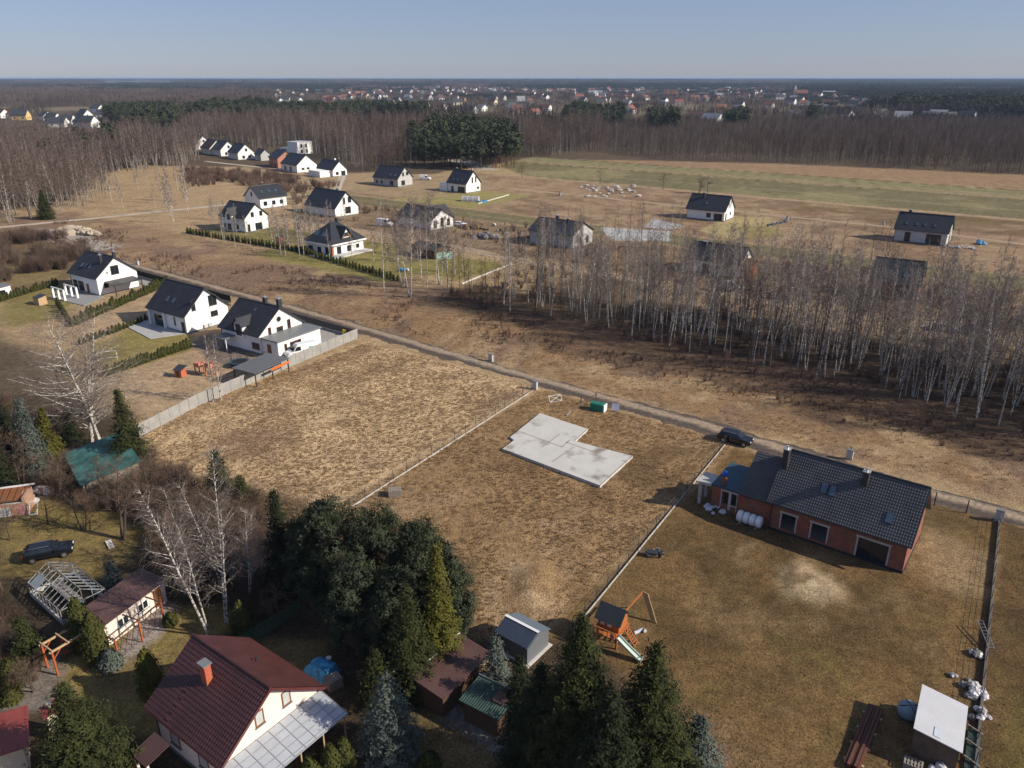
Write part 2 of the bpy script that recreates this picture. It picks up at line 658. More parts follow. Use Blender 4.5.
patches(rect(-61.5, -29.5, 66, 93), (0.16, 0.10, 0.055), 5, 0.55, amt=0.75, seed=47)
patches(pxp((480, 560), (560, 535), (595, 575), (560, 630), (490, 645), (465, 600)), (0.47, 0.35, 0.22), 3.2, .44, soft=.2, amt=0.8, seed=115, r=1.0)
zone(pxp((455, 560), (490, 560), (490, 610), (462, 620)), OLIVE, 2.5, 1.5, 4, 0.6, amt=0.6)
zone(rect(-29.6, 2.0, 20, 91.5), (0.145, 0.092, 0.040), 1.0, 0.6, 5, 0.3)
patches(rect(-29, 1, 20, 91), (0.085, 0.055, 0.026), 7, 0.52, amt=0.7, seed=51)
patches(rect(-29, 1, 20, 91), (0.175, 0.118, 0.058), 3.5, 0.60, amt=0.6, seed=53)
patches(rect(-29, 1, 20, 91), (0.115, 0.10, 0.028), 3, 0.68, amt=0.4, seed=55)
patches(pxp((762, 570), (800, 552), (862, 585), (850, 612), (780, 602)), SAND, 2.6, 0.47, soft=.10, amt=.85, seed=110, r=0.0)
patches(pxp((762, 570), (800, 552), (862, 585), (850, 612), (780, 602)), (.30, .22, .14), 1.2, 0.55, amt=.6, seed=111)
patches(pxp((722, 546), (760, 538), (775, 562), (740, 572)), (0.36, 0.28, 0.19), 1.8, .5, amt=.7, seed=113)
zone(pxp((925, 520), (990, 560), (985, 590), (940, 590), (915, 560)), (0.29, 0.21, 0.12), 3, 2, 4, 0.3, amt=0.7)
zone(rect(1.7, 120, 20, 91), (0.108, 0.068, 0.03), 1.0, 0.5, 5, 0.4)
patches(rect(2.2, 120, 20, 90), (0.125, 0.10, 0.03), 4, 0.55, amt=0.7, seed=57)
patches(rect(2.2, 120, 20, 90), (0.065, 0.042, 0.023), 3, 0.60, amt=0.7, seed=58)
# beyond the second lane
zone(rect(-230, 140, 171, 208), (0.235, 0.165, 0.10), 2, 1.5, 9, 0.6)
patches(rect(-230, 140, 171, 208), (0.15, 0.10, 0.07), 10, 0.52, amt=0.8, seed=60)
zone(rect(-265, 60, 209, 224), FGREEN, 1.2, 0.8, 9, 0.15)
zone(rect(-265, 60, 215.5, 217), (0.27, 0.22, 0.11), 1.2, 0.6, 9, 0.15, amt=0.6)
zone(rect(-260, 200, 225, 318), (0.29, 0.205, 0.125), 2, 2, 12, 0.6)
patches(rect(-260, 200, 225, 318), (0.18, 0.12, 0.075), 9, 0.48, amt=0.85, seed=62)
patches(rect(-260, 200, 225, 318), (0.24, 0.15, 0.095), 5, 0.55, amt=0.7, seed=141)
patches(rect(-230, -60, 232, 300), (0.34, 0.25, 0.155), 6, 0.58, amt=0.7, seed=143)
patches(rect(-90, 200, 283, 318), (0.135, 0.095, 0.042), 12, 0.40, amt=0.75, seed=63)
zone(rect(-224, -184, 226, 268), (0.25, 0.215, 0.085), 1.5, 1, 8, 0.2)
zone(rect(-222, 260, 318, 321), (0.33, 0.24, 0.15), 1.5, 0.8, 9, 0.3)
zone([S(-225, 322), S(260, 322), S(260, 374), S(-275, 374), S(-262, 350)], FGREEN, 1.5, 1, 20, 0.1)
patches(rect(-260, 260, 322, 374), (0.245, 0.215, 0.11), 40, 0.5, amt=0.7, seed=65)
zone(rect(-275, 260, 342, 345), (0.25, 0.22, 0.12), 3, 1, 20, 0.1, amt=0.6)
zone(rect(-272, 260, 374, 375.5), (0.09, 0.065, 0.035), 1.2, 0.5, 20, 0.1)
zone(rect(-275, 260, 376, 388), FTAN, 2, 1, 20, 0.1)
zone(rect(-278, 260, 388, 405), (0.20, 0.185, 0.095), 2, 1, 20, 0.1)
zone(rect(-240, 260, 405, 408), (0.12, 0.08, 0.045), 2, 1, 20, 0.3)
zone(rect(-240, 260, 396, 397.2), (0.11, 0.085, 0.045), 1, .5, 20, .1, amt=.7)
zone(rect(-240, 260, 360, 361.5), (0.23, 0.19, 0.10), 1.2, .6, 20, .1, amt=.6)
zone(rect(-230, 260, 330, 331.2), (0.12, 0.115, 0.055), 1.2, .6, 20, .1, amt=.6)
zone([S(-250, 408), S(-190, 408), S(260, 412), S(260, 500), S(-20, 478), S(-150, 452)], (0.27, 0.18, 0.105), 3, 2, 20, 0.6)
zone([S(-330, 372), S(-262, 330), S(-252, 336), S(-322, 385)], (0.40, 0.36, 0.32), 1.5, 0.5, 9, 0.0)
# house plots
zone(pxp((82, 352), (132, 325), (192, 335), (190, 350), (108, 376)), (0.215, 0.175, 0.062), 1.2, 0.6, 5, 0.1)
zone(pxp((76, 312), (160, 288), (152, 316), (84, 336)), (0.36, 0.26, 0.16), 1.2, 0.5, 5, 0.5)
zone(pxp((104, 380), (190, 352), (240, 360), (230, 386), (152, 418)), (0.345, 0.25, 0.155), 1.5, 0.8, 5, 0.3)
zone(pxp((185, 345), (210, 332), (255, 355), (240, 372), (215, 362)), (0.17, 0.135, 0.11), 1.2, 0.6, 4, 0.0)
zone(pxp((0, 292), (50, 285), (105, 276), (60, 318), (0, 330)), (0.19, 0.155, 0.06), 1.5, 0.8, 5, 0.2)
zone(pxp((0, 235), (110, 235), (95, 262), (60, 285), (0, 292)), (0.115, 0.08, 0.046), 3, 2, 8, 0.8, amt=0.85)
zone(pxp((0, 265), (60, 255), (60, 280), (0, 290)), (0.25, 0.19, 0.085), 4, 2, 6, 0.5, amt=0.6)
zone(pxp((40, 228), (80, 232), (120, 247), (90, 252), (45, 240)), (0.36, 0.32, 0.28), 2, 2, 4, 0.0, amt=0.9)
zone(rect(-180, -130, 127, 160), (0.22, 0.19, 0.065), 1.5, 0.8, 6, 0.1)
zone(rect(-226, -186, 139, 158), (0.19, 0.165, 0.065), 2, 1, 6, 0.15)
zone(rect(-184, -160, 130, 146), (0.17, 0.15, 0.055), 2, 1, 6, 0.3)
zone(rect(-136, -117, 139, 160), (0.20, 0.175, 0.06), 2, 1.5, 6, 0.15)
zone(rect(-116, -96, 139, 160), (0.29, 0.205, 0.115), 2, 1, 6, 0.4)
zone(pxp((420, 228), (520, 245), (520, 258), (440, 244), (415, 240)), (0.22, 0.155, 0.10), 3, 2, 6, 0.3)
zone(pxp((245, 175), (440, 175), (520, 185), (420, 200), (340, 190), (240, 188)), (0.30, 0.22, 0.13), 4, 2, 10, 0.3, amt=0.8)
zone(pxp((724, 215), (765, 218), (775, 233), (730, 240), (700, 230)), (0.33, 0.26, 0.13), 3, 2, 8, 0.2)
zone(pxp((735, 226), (768, 226), (790, 235), (745, 240)), LAWN, 3, 2, 8, 0.2, amt=0.7)
zone(pxp((600, 227), (672, 231), (668, 241), (612, 240)), (0.38, 0.38, 0.375), 1.0, 0.8, 8, 0.0)
zone(pxp((655, 219), (686, 226), (668, 230), (645, 227)), (0.34, 0.34, 0.34), 1.2, 1.0, 6, 0.0)
# the old garden, bottom left
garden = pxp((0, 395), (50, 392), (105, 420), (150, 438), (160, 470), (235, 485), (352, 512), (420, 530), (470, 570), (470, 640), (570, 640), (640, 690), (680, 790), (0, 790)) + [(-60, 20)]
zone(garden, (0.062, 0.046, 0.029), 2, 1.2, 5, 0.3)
zone(pxp((0, 525), (50, 488), (135, 490), (168, 515), (130, 560), (80, 590), (0, 575)), (0.175, 0.132, 0.048), 1.5, 1, 4, 0.12)
patches(pxp((0, 525), (50, 488), (135, 490), (168, 515), (130, 560), (80, 590), (0, 575)), (0.14, 0.095, 0.05), 3, 0.52, amt=0.7, seed=70)
zone(pxp((60, 700), (62, 660), (100, 640), (200, 600), (245, 610), (200, 660), (150, 740), (110, 720)), (0.185, 0.14, 0.052), 1.2, 0.7, 3, 0.12)
patches(pxp((60, 700), (62, 660), (100, 640), (200, 600), (245, 610), (200, 660), (150, 740)), (0.15, 0.11, 0.05), 2.2, 0.54, amt=0.7, seed=72)
zone(pxp((110, 655), (160, 600), (175, 610), (165, 630), (128, 662)), (0.25, 0.215, 0.20), 0.8, 0.4, 3, 0.0)
zone(pxp((0, 680), (60, 650), (60, 700), (30, 715), (0, 712)), (0.20, 0.175, 0.155), 1.0, 0.8, 2, 0.0, amt=0.7)
zone(pxp((250, 640), (330, 640), (330, 690), (300, 690)), (0.15, 0.115, 0.055), 1.5, 0.8, 4, 0.1)
zone(pxp((360, 735), (470, 700), (540, 720), (560, 790), (360, 790)), (0.13, 0.095, 0.045), 2, 1, 4, 0.15)
zone(pxp((455, 705), (500, 735), (520, 720), (540, 700), (545, 715), (505, 760), (440, 715)), (0.17, 0.165, 0.16), 0.8, 0.3, 3, 0.0)
zone(pxp((640, 690), (700, 700), (770, 768), (690, 790)), (0.20, 0.13, 0.07), 3, 2, 4, 0.9, amt=0.8)
# fine mottling that stays with the plants themselves
mot = 0.78 + 0.44 * fbm(gx, gy, 2.2, 80, 2)
col *= mot[:, None]

# gentle relief
gz = 0.22 * (fbm(gx, gy, 9, 90, 3) - 0.5) * np.clip(rough * 1.4, 0, 1) * (gy < 420)
gz = gz + 0.16 * (fbm(gx, gy, 1.8, 95, 2) - 0.5) * np.clip(rough, 0, 1) * (gy < 350)


def mound(poly, h, rr=2.0):
    d = sdist(gx, gy, poly)
    gz[:] = gz + h * np.clip(d / rr, 0, 1) * (0.5 + fbm(gx, gy, 1.6, 97, 2))


mound(pxp((772, 570), (800, 562), (850, 592), (845, 604), (790, 594)), 0.45, 1.2)
mound(pxp((505, 570), (545, 555), (570, 580), (540, 610), (505, 610)), 0.7, 2.5)
NX, NY = len(GX), len(GY)
ii = np.arange(NX * NY).reshape(NY, NX)
fa = np.stack([ii[:-1, :-1], ii[:-1, 1:], ii[1:, 1:], ii[1:, :-1]], -1).reshape(-1, 4)
gme = bpy.data.meshes.new('ground')
gme.vertices.add(NX * NY)
gz -= 0.03
gme.vertices.foreach_set('co', np.stack([gx, gy, gz], -1).ravel())
gme.loops.add(fa.size)
gme.loops.foreach_set('vertex_index', fa.ravel().astype(np.int32))
gme.polygons.add(len(fa))
gme.polygons.foreach_set('loop_start', np.arange(0, fa.size, 4, dtype=np.int32))
gme.polygons.foreach_set('loop_total', np.full(len(fa), 4, dtype=np.int32))
gme.polygons.foreach_set('use_smooth', np.ones(len(fa), bool))
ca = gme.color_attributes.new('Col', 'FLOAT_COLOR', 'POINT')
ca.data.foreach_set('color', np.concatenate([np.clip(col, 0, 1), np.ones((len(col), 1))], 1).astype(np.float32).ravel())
ra = gme.attributes.new('tall', 'FLOAT', 'POINT')
ra.data.foreach_set('value', rough.astype(np.float32))
gme.update()
gme.validate()
ground = bpy.data.objects.new('ground', gme)
COL.objects.link(ground)
struct(ground)


def ground_mat():
    m = bpy.data.materials.new('ground')
    m.use_nodes = True
    n, l = m.node_tree.nodes, m.node_tree.links
    b = n['Principled BSDF']
    b.inputs['Roughness'].default_value = 0.95
    b.inputs['Specular IOR Level'].default_value = 0.1
    vc = n.new('ShaderNodeVertexColor')
    vc.layer_name = 'Col'
    tc = n.new('ShaderNodeTexCoord')

    def nz(scale, detail, lo, hi, p0=0.3, p1=0.7):
        a = n.new('ShaderNodeTexNoise')
        a.inputs['Scale'].default_value = scale
        a.inputs['Detail'].default_value = detail
        a.inputs['Roughness'].default_value = 0.7
        l.new(tc.outputs['Object'], a.inputs['Vector'])
        r = n.new('ShaderNodeMapRange')
        r.inputs[1].default_value, r.inputs[2].default_value = p0, p1
        r.inputs[3].default_value, r.inputs[4].default_value = lo, hi
        l.new(a.outputs['Fac'], r.inputs[0])
        return r.outputs[0], a.outputs['Fac']
    a1, _ = nz(0.9, 4, 0.68, 1.32)
    a2, f2 = nz(5.0, 4, 0.42, 1.55)
    mu = n.new('ShaderNodeMath')
    mu.operation = 'MULTIPLY'
    l.new(a1, mu.inputs[0])
    l.new(a2, mu.inputs[1])
    mx = n.new('ShaderNodeVectorMath')
    mx.operation = 'SCALE'
    l.new(vc.outputs[0], mx.inputs[0])
    l.new(mu.outputs[0], mx.inputs['Scale'])
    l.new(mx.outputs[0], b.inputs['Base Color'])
    at = n.new('ShaderNodeAttribute')
    at.attribute_name = 'tall'
    bp = n.new('ShaderNodeBump')
    bp.inputs['Distance'].default_value = 0.35
    ms = n.new('ShaderNodeMapRange')
    ms.inputs[3].default_value, ms.inputs[4].default_value = 0.15, 0.9
    l.new(at.outputs['Fac'], ms.inputs[0])
    l.new(ms.outputs[0], bp.inputs['Strength'])
    l.new(f2, bp.inputs['Height'])
    l.new(bp.outputs[0], b.inputs['Normal'])
    return m


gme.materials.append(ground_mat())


# ------------------------------------------------------------------ lanes and paths
def lane_mat(name, edge, track, strip):
    m = bpy.data.materials.new(name)
    m.use_nodes = True
    n, l = m.node_tree.nodes, m.node_tree.links
    b = n['Principled BSDF']
    b.inputs['Roughness'].default_value = 0.95
    b.inputs['Specular IOR Level'].default_value = 0.1
    uv = n.new('ShaderNodeUVMap')
    sx = n.new('ShaderNodeSeparateXYZ')
    l.new(uv.outputs[0], sx.inputs[0])
    tc = n.new('ShaderNodeTexCoord')
    nz = n.new('ShaderNodeTexNoise')
    nz.inputs['Scale'].default_value = 0.35
    nz.inputs['Detail'].default_value = 4
    l.new(tc.outputs['Object'], nz.inputs['Vector'])
    ad = n.new('ShaderNodeMath')
    ad.operation = 'MULTIPLY_ADD'
    ad.inputs[1].default_value = 0.35
    l.new(nz.outputs['Fac'], ad.inputs[0])
    l.new(sx.outputs[1], ad.inputs[2])
    rp = n.new('ShaderNodeValToRGB')
    els = rp.color_ramp.elements
    els[0].position, els[0].color = 0.12, (*edge, 1)
    els[1].position, els[1].color = 1.18 if False else 1.0, (*edge, 1)
    for p, c in ((0.32, track), (0.44, track), (0.60, strip), (0.74, strip), (0.86, track), (0.94, track)):
        e = els.new(p)
        e.color = (*c, 1)
    sb = n.new('ShaderNodeMath')
    sb.operation = 'MULTIPLY'
    sb.inputs[1].default_value = 0.85
    l.new(ad.outputs[0], sb.inputs[0])
    l.new(sb.outputs[0], rp.inputs['Fac'])
    n2 = n.new('ShaderNodeTexNoise')
    n2.inputs['Scale'].default_value = 2.0
    n2.inputs['Detail'].default_value = 6
    l.new(tc.outputs['Object'], n2.inputs['Vector'])
    mr = n.new('ShaderNodeMapRange')
    mr.inputs[1].default_value, mr.inputs[2].default_value = 0.3, 0.7
    mr.inputs[3].default_value, mr.inputs[4].default_value = 0.65, 1.3
    l.new(n2.outputs['Fac'], mr.inputs[0])
    sc2 = n.new('ShaderNodeVectorMath')
    sc2.operation = 'SCALE'
    l.new(rp.outputs['Color'], sc2.inputs[0])
    l.new(mr.outputs[0], sc2.inputs['Scale'])
    l.new(sc2.outputs[0], b.inputs['Base Color'])
    return m


def lane(name, pts, width, mat, z=0.05, step=1.5, wob=0.35, seed=0):
    P_ = [Vector((p[0], p[1], 0)) for p in pts]
    line = []
    for a, b in zip(P_[:-1], P_[1:]):
        k = max(1, int((b - a).length / step))
        line += [a.lerp(b, i / k) for i in range(k)]
    line.append(P_[-1])
    mb = MB()
    n = len(line)
    vs, fs, uvs = [], [], []
    r = random.Random(seed)
    lo = hi = 0
    for i, p in enumerate(line):
        d = (line[min(i + 1, n - 1)] - line[max(i - 1, 0)]).normalized()
        q = Vector((-d.y, d.x, 0))
        lo = lo * 0.6 + r.uniform(-wob, wob)
        hi = hi * 0.6 + r.uniform(-wob, wob)
        for j in range(5):
            k = -1 + j / 2
            o = q * (k * width / 2 + (lo if j == 0 else hi if j == 4 else 0))
            vs.append((p.x + o.x, p.y + o.y, z + (-0.12 if j in (0, 4) else 0.02 * (j == 2))))
    for i in range(n - 1):
        for j in range(4):
            fs.append((i * 5 + j, (i + 1) * 5 + j, (i + 1) * 5 + j + 1, i * 5 + j + 1)[::-1])
            u = [(i, j / 4), (i + 1, j / 4), (i + 1, (j + 1) / 4), (i, (j + 1) / 4)][::-1]
            uvs.append(u)
    mb.add(vs, fs, 0, uvs)
    return struct(mb.build(name, mat, smooth=True))


LM = lane_mat('dirt_lane', (0.16, 0.12, 0.085), (0.095, 0.076, 0.064), (0.31, 0.24, 0.175))
LM2 = lane_mat('sandy_lane', (0.30, 0.22, 0.14), (0.36, 0.28, 0.20), (0.30, 0.22, 0.135))
LM3 = lane_mat('pale_track', (0.34, 0.27, 0.19), (0.45, 0.39, 0.32), (0.38, 0.32, 0.25))
lane('dirt_lane', [S(-265, 110), S(-230, 103), S(-196, 100.5), S(-132, 99.3), S(-105, 98), S(-70, 96), S(-38, 95.2), S(-6, 93), S(30, 92.2), S(80, 91.5)], 5.0, LM, seed=1, wob=.5, step=1.1)
lane('sandy_lane', [S(-260, 168), S(-190, 170), S(-156, 170.6), S(-124, 166.5), S(-97, 165.9), S(-60, 165.3), S(-15, 166.5), S(90, 166)], 4.8, LM2, seed=2)
lane('field_lane', [S(-200, 281), S(-120, 279), S(-46, 278.5), S(-9, 271.7), S(90, 272)], 4.0, LM2, seed=3)
lane('gravel_track', [S(-330, 92), S(-286, 104.7), S(-277, 135), S(-273.4, 154), S(-268, 170), S(-262, 230), S(-300, 268), S(-420, 270)], 4.0, LM3, seed=4)


# ------------------------------------------------------------------ growing things
def perp(d, r):
    a = d.orthogonal().normalized()
    a.rotate(Matrix.Rotation(r.uniform(0, 2 * PI), 3, d))
    return a


def twig(mb, p, d, ln, rad_, m=0):
    """a thin tapering three-sided spike"""
    a = d.orthogonal().normalized() * rad_
    b = d.cross(a).normalized() * rad_
    mb.add([p + a, p - a * 0.5 + b * 0.87, p - a * 0.5 - b * 0.87, p + d * ln], [(0, 1, 3), (1, 2, 3), (2, 0, 3)], m)


def bare_tree(seed, H, r0, c0=0.32, spread=0.22, nb=38, ns=7, nt=3, up=0.75, trad=0.013, lean=0.03, multi=1, droop=0.15, wiggle=0.012):
    """bare broadleaved tree: returns (trunk and limbs, twigs)"""
    r = random.Random(seed)
    tk, cr = MB(), MB()
    for st in range(multi):
        h = H * (1 if st == 0 else r.uniform(0.7, 0.95))
        ang = r.uniform(0, 2 * PI)
        ln_ = lean * r.uniform(0.3, 1.2) + (0.10 * r.uniform(0.6, 1.4) if multi > 1 else 0)
        pts, x, y = [], (0.25 * math.cos(ang) if multi > 1 else 0), (0.25 * math.sin(ang) if multi > 1 else 0)
        n = 12
        for i in range(n + 1):
            z = h * i / n
            pts.append(Vector((x, y, z - (0.15 if i == 0 else 0))))
            x += math.cos(ang) * ln_ * h / n + r.uniform(-1, 1) * wiggle * h / n * 3
            y += math.sin(ang) * ln_ * h / n + r.uniform(-1, 1) * wiggle * h / n * 3
        rs = [r0 * (1.25 if i == 0 else (1 - i / n) ** 0.8 + 0.06) * (1 if st == 0 else 0.75) for i in range(n + 1)]
        tk.tube(pts, rs, 6, cap=False)

        def at(f):
            k = min(n - 1, int(f * n))
            return pts[k].lerp(pts[k + 1], f * n - k), (pts[k + 1] - pts[k]).normalized()
        for b in range(int(nb / (1 if st == 0 else 1.5))):
            f = c0 + (0.99 - c0) * ((b + r.random()) / nb * (1 if st == 0 else 1.5)) ** 0.85
            f = min(f, 0.985)
            p, d = at(f)
            o = perp(d, r)
            u = up * r.uniform(0.75, 1.25)
            bd = (o + d * u).normalized()
            L = h * spread * (1.15 - 0.85 * ((f - c0) / (1 - c0))) * r.uniform(0.6, 1.15)
            br = max(0.018, rs[int(f * n)] * 0.42)
            q1 = p + bd * L * 0.5 + Vector((0, 0, r.uniform(-0.03, 0.05) * L))
            bd2 = (bd + Vector((r.uniform(-.2, .2), r.uniform(-.2, .2), r.uniform(0, .35)))).normalized()
            q2 = q1 + bd2 * L * 0.5
            tk.tube([p, q1, q2], [br, br * 0.6, br * 0.2], 4, cap=False)
            for s_ in range(ns):
                g = r.uniform(0.2, 1.0)
                sp = p.lerp(q1, g * 2) if g < 0.5 else q1.lerp(q2, g * 2 - 1)
                sd = (perp(bd, r) * 0.8 + bd * r.uniform(0.4, 1.1) + Vector((0, 0, 0.15))).normalized()
                sl = L * r.uniform(0.25, 0.5)
                twig(cr, sp, sd, sl, max(trad * 1.3, 0.012))
                for t_ in range(nt):
                    tp = sp + sd * sl * r.uniform(0.15, 0.95)
                    td = (perp(sd, r) * 0.7 + sd + Vector((0, 0, -droop * r.uniform(0, 2)))).normalized()
                    twig(cr, tp, td, sl * r.uniform(0.5, 1.0), trad)
    return tk, cr


def leafclump(mb, c, d, size, n, r, flat=0.5, m=0):
    """a bunch of small leaf faces round a point, leaning along d"""
    for i in range(n):
        o = Vector((r.gauss(0, 1), r.gauss(0, 1), r.gauss(0, flat))) * size * 0.5
        a = (d + Vector((r.gauss(0, .5), r.gauss(0, .5), r.gauss(0, .4)))).normalized()
        b = perp(a, r)
        l, w = size * r.uniform(0.35, 0.7), size * r.uniform(0.12, 0.25)
        p = c + o
        mb.add([p - a * l * .4, p + b * w, p + a * l * .6, p - b * w], [(0, 1, 2, 3)], m if not isinstance(m, tuple) else r.choice(m))


def needles_at(mb, c, nrm, size, n, r, jit=0.45, spread=0.5, m=0, asp=0.45):
    """flat sprays that lie across nrm, so a bough shades as one surface"""
    for i in range(n):
        p = c + Vector((r.gauss(0, 1), r.gauss(0, 1), r.gauss(0, .6))) * size * spread
        k = (nrm + Vector((r.gauss(0, jit), r.gauss(0, jit), r.gauss(0, jit)))).normalized()
        a = perp(k, r)
        b = k.cross(a)
        l, w = size * r.uniform(.4, .75), size * asp * r.uniform(.35, .65)
        mb.add([p - a * l * .6, p + b * w, p + a * l, p - b * w], [(0, 1, 2, 3)], m)


def spruce(seed, H, Rb, ragged=0.25, dens=1.0, base=0.06, droop=0.25, size=0.42):
    r = random.Random(seed)
    tk, cr = MB(), MB()
    tk.tube([(0, 0, -0.1), (0, 0, H * 0.5), (0, 0, H * 0.98)], [H * 0.016, H * 0.009, 0.02], 7, cap=False)
    z = H * base
    while z < H * 0.985:
        f = (z - H * base) / (H * (1 - base))
        rr = Rb * (1 - f) ** 0.85 * (0.75 + 0.25 * min(1, f * 6))
        n = max(4, int((5 + rr * 3.2) * dens))
        a0 = r.uniform(0, 6)
        for k in range(n):
            a = a0 + 2 * PI * k / n + r.uniform(-.25, .25)
            L = max(0.12, rr * r.uniform(1 - ragged, 1 + ragged * 0.6))
            d = Vector((math.cos(a), math.sin(a), -droop * (1 - f) + 0.25 * f))
            d.normalize()
            p0 = Vector((0, 0, z + r.uniform(-.15, .15)))
            p1 = p0 + d * L
            m = max(2, int(L / 0.30))
            for i in range(m):
                q = p0.lerp(p1, 0.22 + 0.82 * (i + r.random()) / m)
                needles_at(cr, q + Vector((0, 0, -0.05)), Vector((d.x * .75, d.y * .75, .8)), size * (0.6 + 0.4 * r.random()), 9, r, .40, .6, 0, .32)
        z += 0.24 + 0.08 * r.random() + 0.012 * H * (1 - f) * 0.3
    leafclump(cr, Vector((0, 0, H * 0.97)), Vector((0, 0, 1)), 0.4, 8, r)
    return tk, cr


def pine(seed, H, Rc, base=0.35, n=46, size=0.5, per=42):
    r = random.Random(seed)
    tk, cr = MB(), MB()
    tk.tube([(0, 0, -0.1), (r.uniform(-.2, .2), r.uniform(-.2, .2), H * 0.5), (0, 0, H * 0.93)], [H * 0.02, H * 0.013, 0.04], 7, cap=False)
    for i in range(n):
        f = (i + r.random()) / n
        z = H * (base + (0.97 - base) * f)
        rr = Rc * math.sqrt(max(0.03, 1 - (abs(f - 0.35) / 0.72) ** 2)) * r.uniform(0.45, 1.05)
        a = i * 2.4 + r.uniform(-.5, .5)
        c = Vector((math.cos(a) * rr, math.sin(a) * rr, z))
        tk.tube([(0, 0, z - rr * 0.35), tuple(c * 0.8 + Vector((0, 0, z * .2)))], [0.05, 0.02], 3, cap=False)
        sz = Rc * r.uniform(0.26, 0.44)
        for k in range(per):
            o = Vector((r.gauss(0, 1), r.gauss(0, 1), r.gauss(0, 0.62)))
            o = o.normalized() * sz * r.uniform(0.55, 1.05)
            needles_at(cr, c + o, o.normalized() + Vector((0, 0, .3)), size * .62, 9, r, .40, .6, 0, .42)
    return tk, cr


def thuja(seed, H, Rb, size=0.2, n=900):
    """dense clipped or narrow evergreen"""
    r = random.Random(seed)
    cr = MB()
    prof = [(Rb * k, H * z) for k, z in ((0.55, 0.0), (0.80, 0.12), (0.84, 0.35), (0.66, 0.65), (0.34, 0.86), (0.04, 0.96))]
    cr.lathe(prof, 9)
    for i in range(n):
        f = r.random() ** 0.85
        rr = Rb * (0.7 + 1.2 * f * (0.55 - f) if f < 0.55 else 0.7 * (1 - ((f - 0.55) / 0.47) ** 1.6)) * 1.22
        a = r.uniform(0, 2 * PI)
        rr = max(0.02, rr) * r.uniform(0.88, 1.1)
        c = Vector((math.cos(a) * rr, math.sin(a) * rr, H * f * 0.98 + 0.03))
        needles_at(cr, c, Vector((math.cos(a), math.sin(a), .45)), size, 1, r, .35, .3, 0, .7)
    return cr


def shrub(seed, H, Rb, n=60, nt=5, trad=0.012):
    r = random.Random(seed)
    mb = MB()
    for i in range(n):
        a = r.uniform(0, 2 * PI)
        sp = r.random() ** 0.6
        d = Vector((math.cos(a) * sp * Rb / H, math.sin(a) * sp * Rb / H, 1)).normalized()
        p = Vector((math.cos(a), math.sin(a), 0)) * r.random() * Rb * 0.35
        L = H * r.uniform(0.7, 1.05)
        twig(mb, p, d, L, trad * 1.7)
        for k in range(nt):
            q = p + d * L * r.uniform(0.25, 0.9)
            twig(mb, q, (perp(d, r) * 0.7 + d).normalized(), L * r.uniform(0.2, 0.45), trad)
    return mb


def needle(name, c, var=0.35, c2=None):
    return M(name, c, 0.85, var, 0.9, col2=c2, spec=0.2)


N_SPR = needle('spruce_needles', (0.017, 0.024, 0.008), 0.4, (0.036, 0.041, 0.011))
N_DARK = needle('dark_needles', (0.010, 0.015, 0.007), 0.4, (0.020, 0.026, 0.010))
N_BLUE = needle('blue_needles', (0.060, 0.076, 0.066), 0.3, (0.088, 0.104, 0.090))
N_PINE = needle('pine_needles', (0.020, 0.029, 0.015), 0.4, (0.044, 0.054, 0.029))
N_YEL = needle('yellow_needles', (0.050, 0.052, 0.010), 0.35, (0.095, 0.090, 0.014))
N_THU = needle('thuja_leaves', (0.030, 0.035, 0.009), 0.35, (0.056, 0.060, 0.014))

# ---- bare birches of the estate: each an individual
birch_kinds = []
for i, (h, r0, c0, spd, nb) in enumerate(((20, .13, .40, .16, 46), (18, .11, .42, .16, 42), (21, .15, .38, .17, 44), (17, .11, .50, .13, 34),
                                          (19, .13, .40, .16, 40), (16, .10, .45, .15, 34), (20, .13, .46, .15, 38))):
    tk, cr = bare_tree(200 + i, h, r0, c0, spd, nb + 4, 6, 3, 0.85, 0.0135, 0.05)
    birch_kinds.append((h, tk.mesh('trunk', BBARK), cr.mesh('crown', BTWIG)))
dark_kinds = []
for i, (h, r0) in enumerate(((15, .12), (13, .10), (16, .13))):
    tk, cr = bare_tree(300 + i, h, r0, .30, .17, 36, 6, 3, 0.8, 0.0125, 0.05)
    dark_kinds.append((h, tk.mesh('trunk', DBARK), cr.mesh('crown', TWIGB)))
sap_kinds = []
for i in range(4):
    tk, cr = bare_tree(330 + i, 8, .075, .22, .16, 30, 6, 3, 1.0, 0.016, 0.05)
    sap_kinds.append((8, tk.mesh('trunk', BBARK), cr.mesh('crown', BTWIG)))
tk, cr = bare_tree(281, 21, .17, .30, .25, 54, 8, 4, .75, .015, .05, 2)
broad_kinds = [(21, tk.mesh('trunk', BBARK), cr.mesh('crown', BTWIG))]
dbl = []
for i in range(5):
    tk, cr = bare_tree(260 + i, 19, .115, .36, .14, 40, 6, 3, 0.85, 0.0135, 0.04, 2 if i < 3 else 3)
    dbl.append((19, tk.mesh('trunk', BBARK), cr.mesh('crown', BTWIG)))
belt_kinds = birch_kinds + dbl + dbl
n_birch = 0


def birch(x, y, label, group, kinds=birch_kinds, h=None, name='birch_tree', rs=R, z=0.0, cat='tree'):
    global n_birch
    n_birch += 1
    k = rs.choice(kinds)
    t = thing(name, label, cat, (x, y, z), rs.uniform(0, 2 * PI), group)
    put_mesh('trunk', k[1], t)
    put_mesh('crown', k[2], t)
    s = (h / k[0]) if h else rs.uniform(0.85, 1.12)
    t.scale = (s, s, s)
    return t


def inpoly(x, y, poly):
    c = False
    for i in range(len(poly)):
        ax, ay = poly[i]
        bx, by = poly[(i + 1) % len(poly)]
        if (ay > y) != (by > y) and x < (bx - ax) * (y - ay) / (by - ay) + ax:
            c = not c
    return c


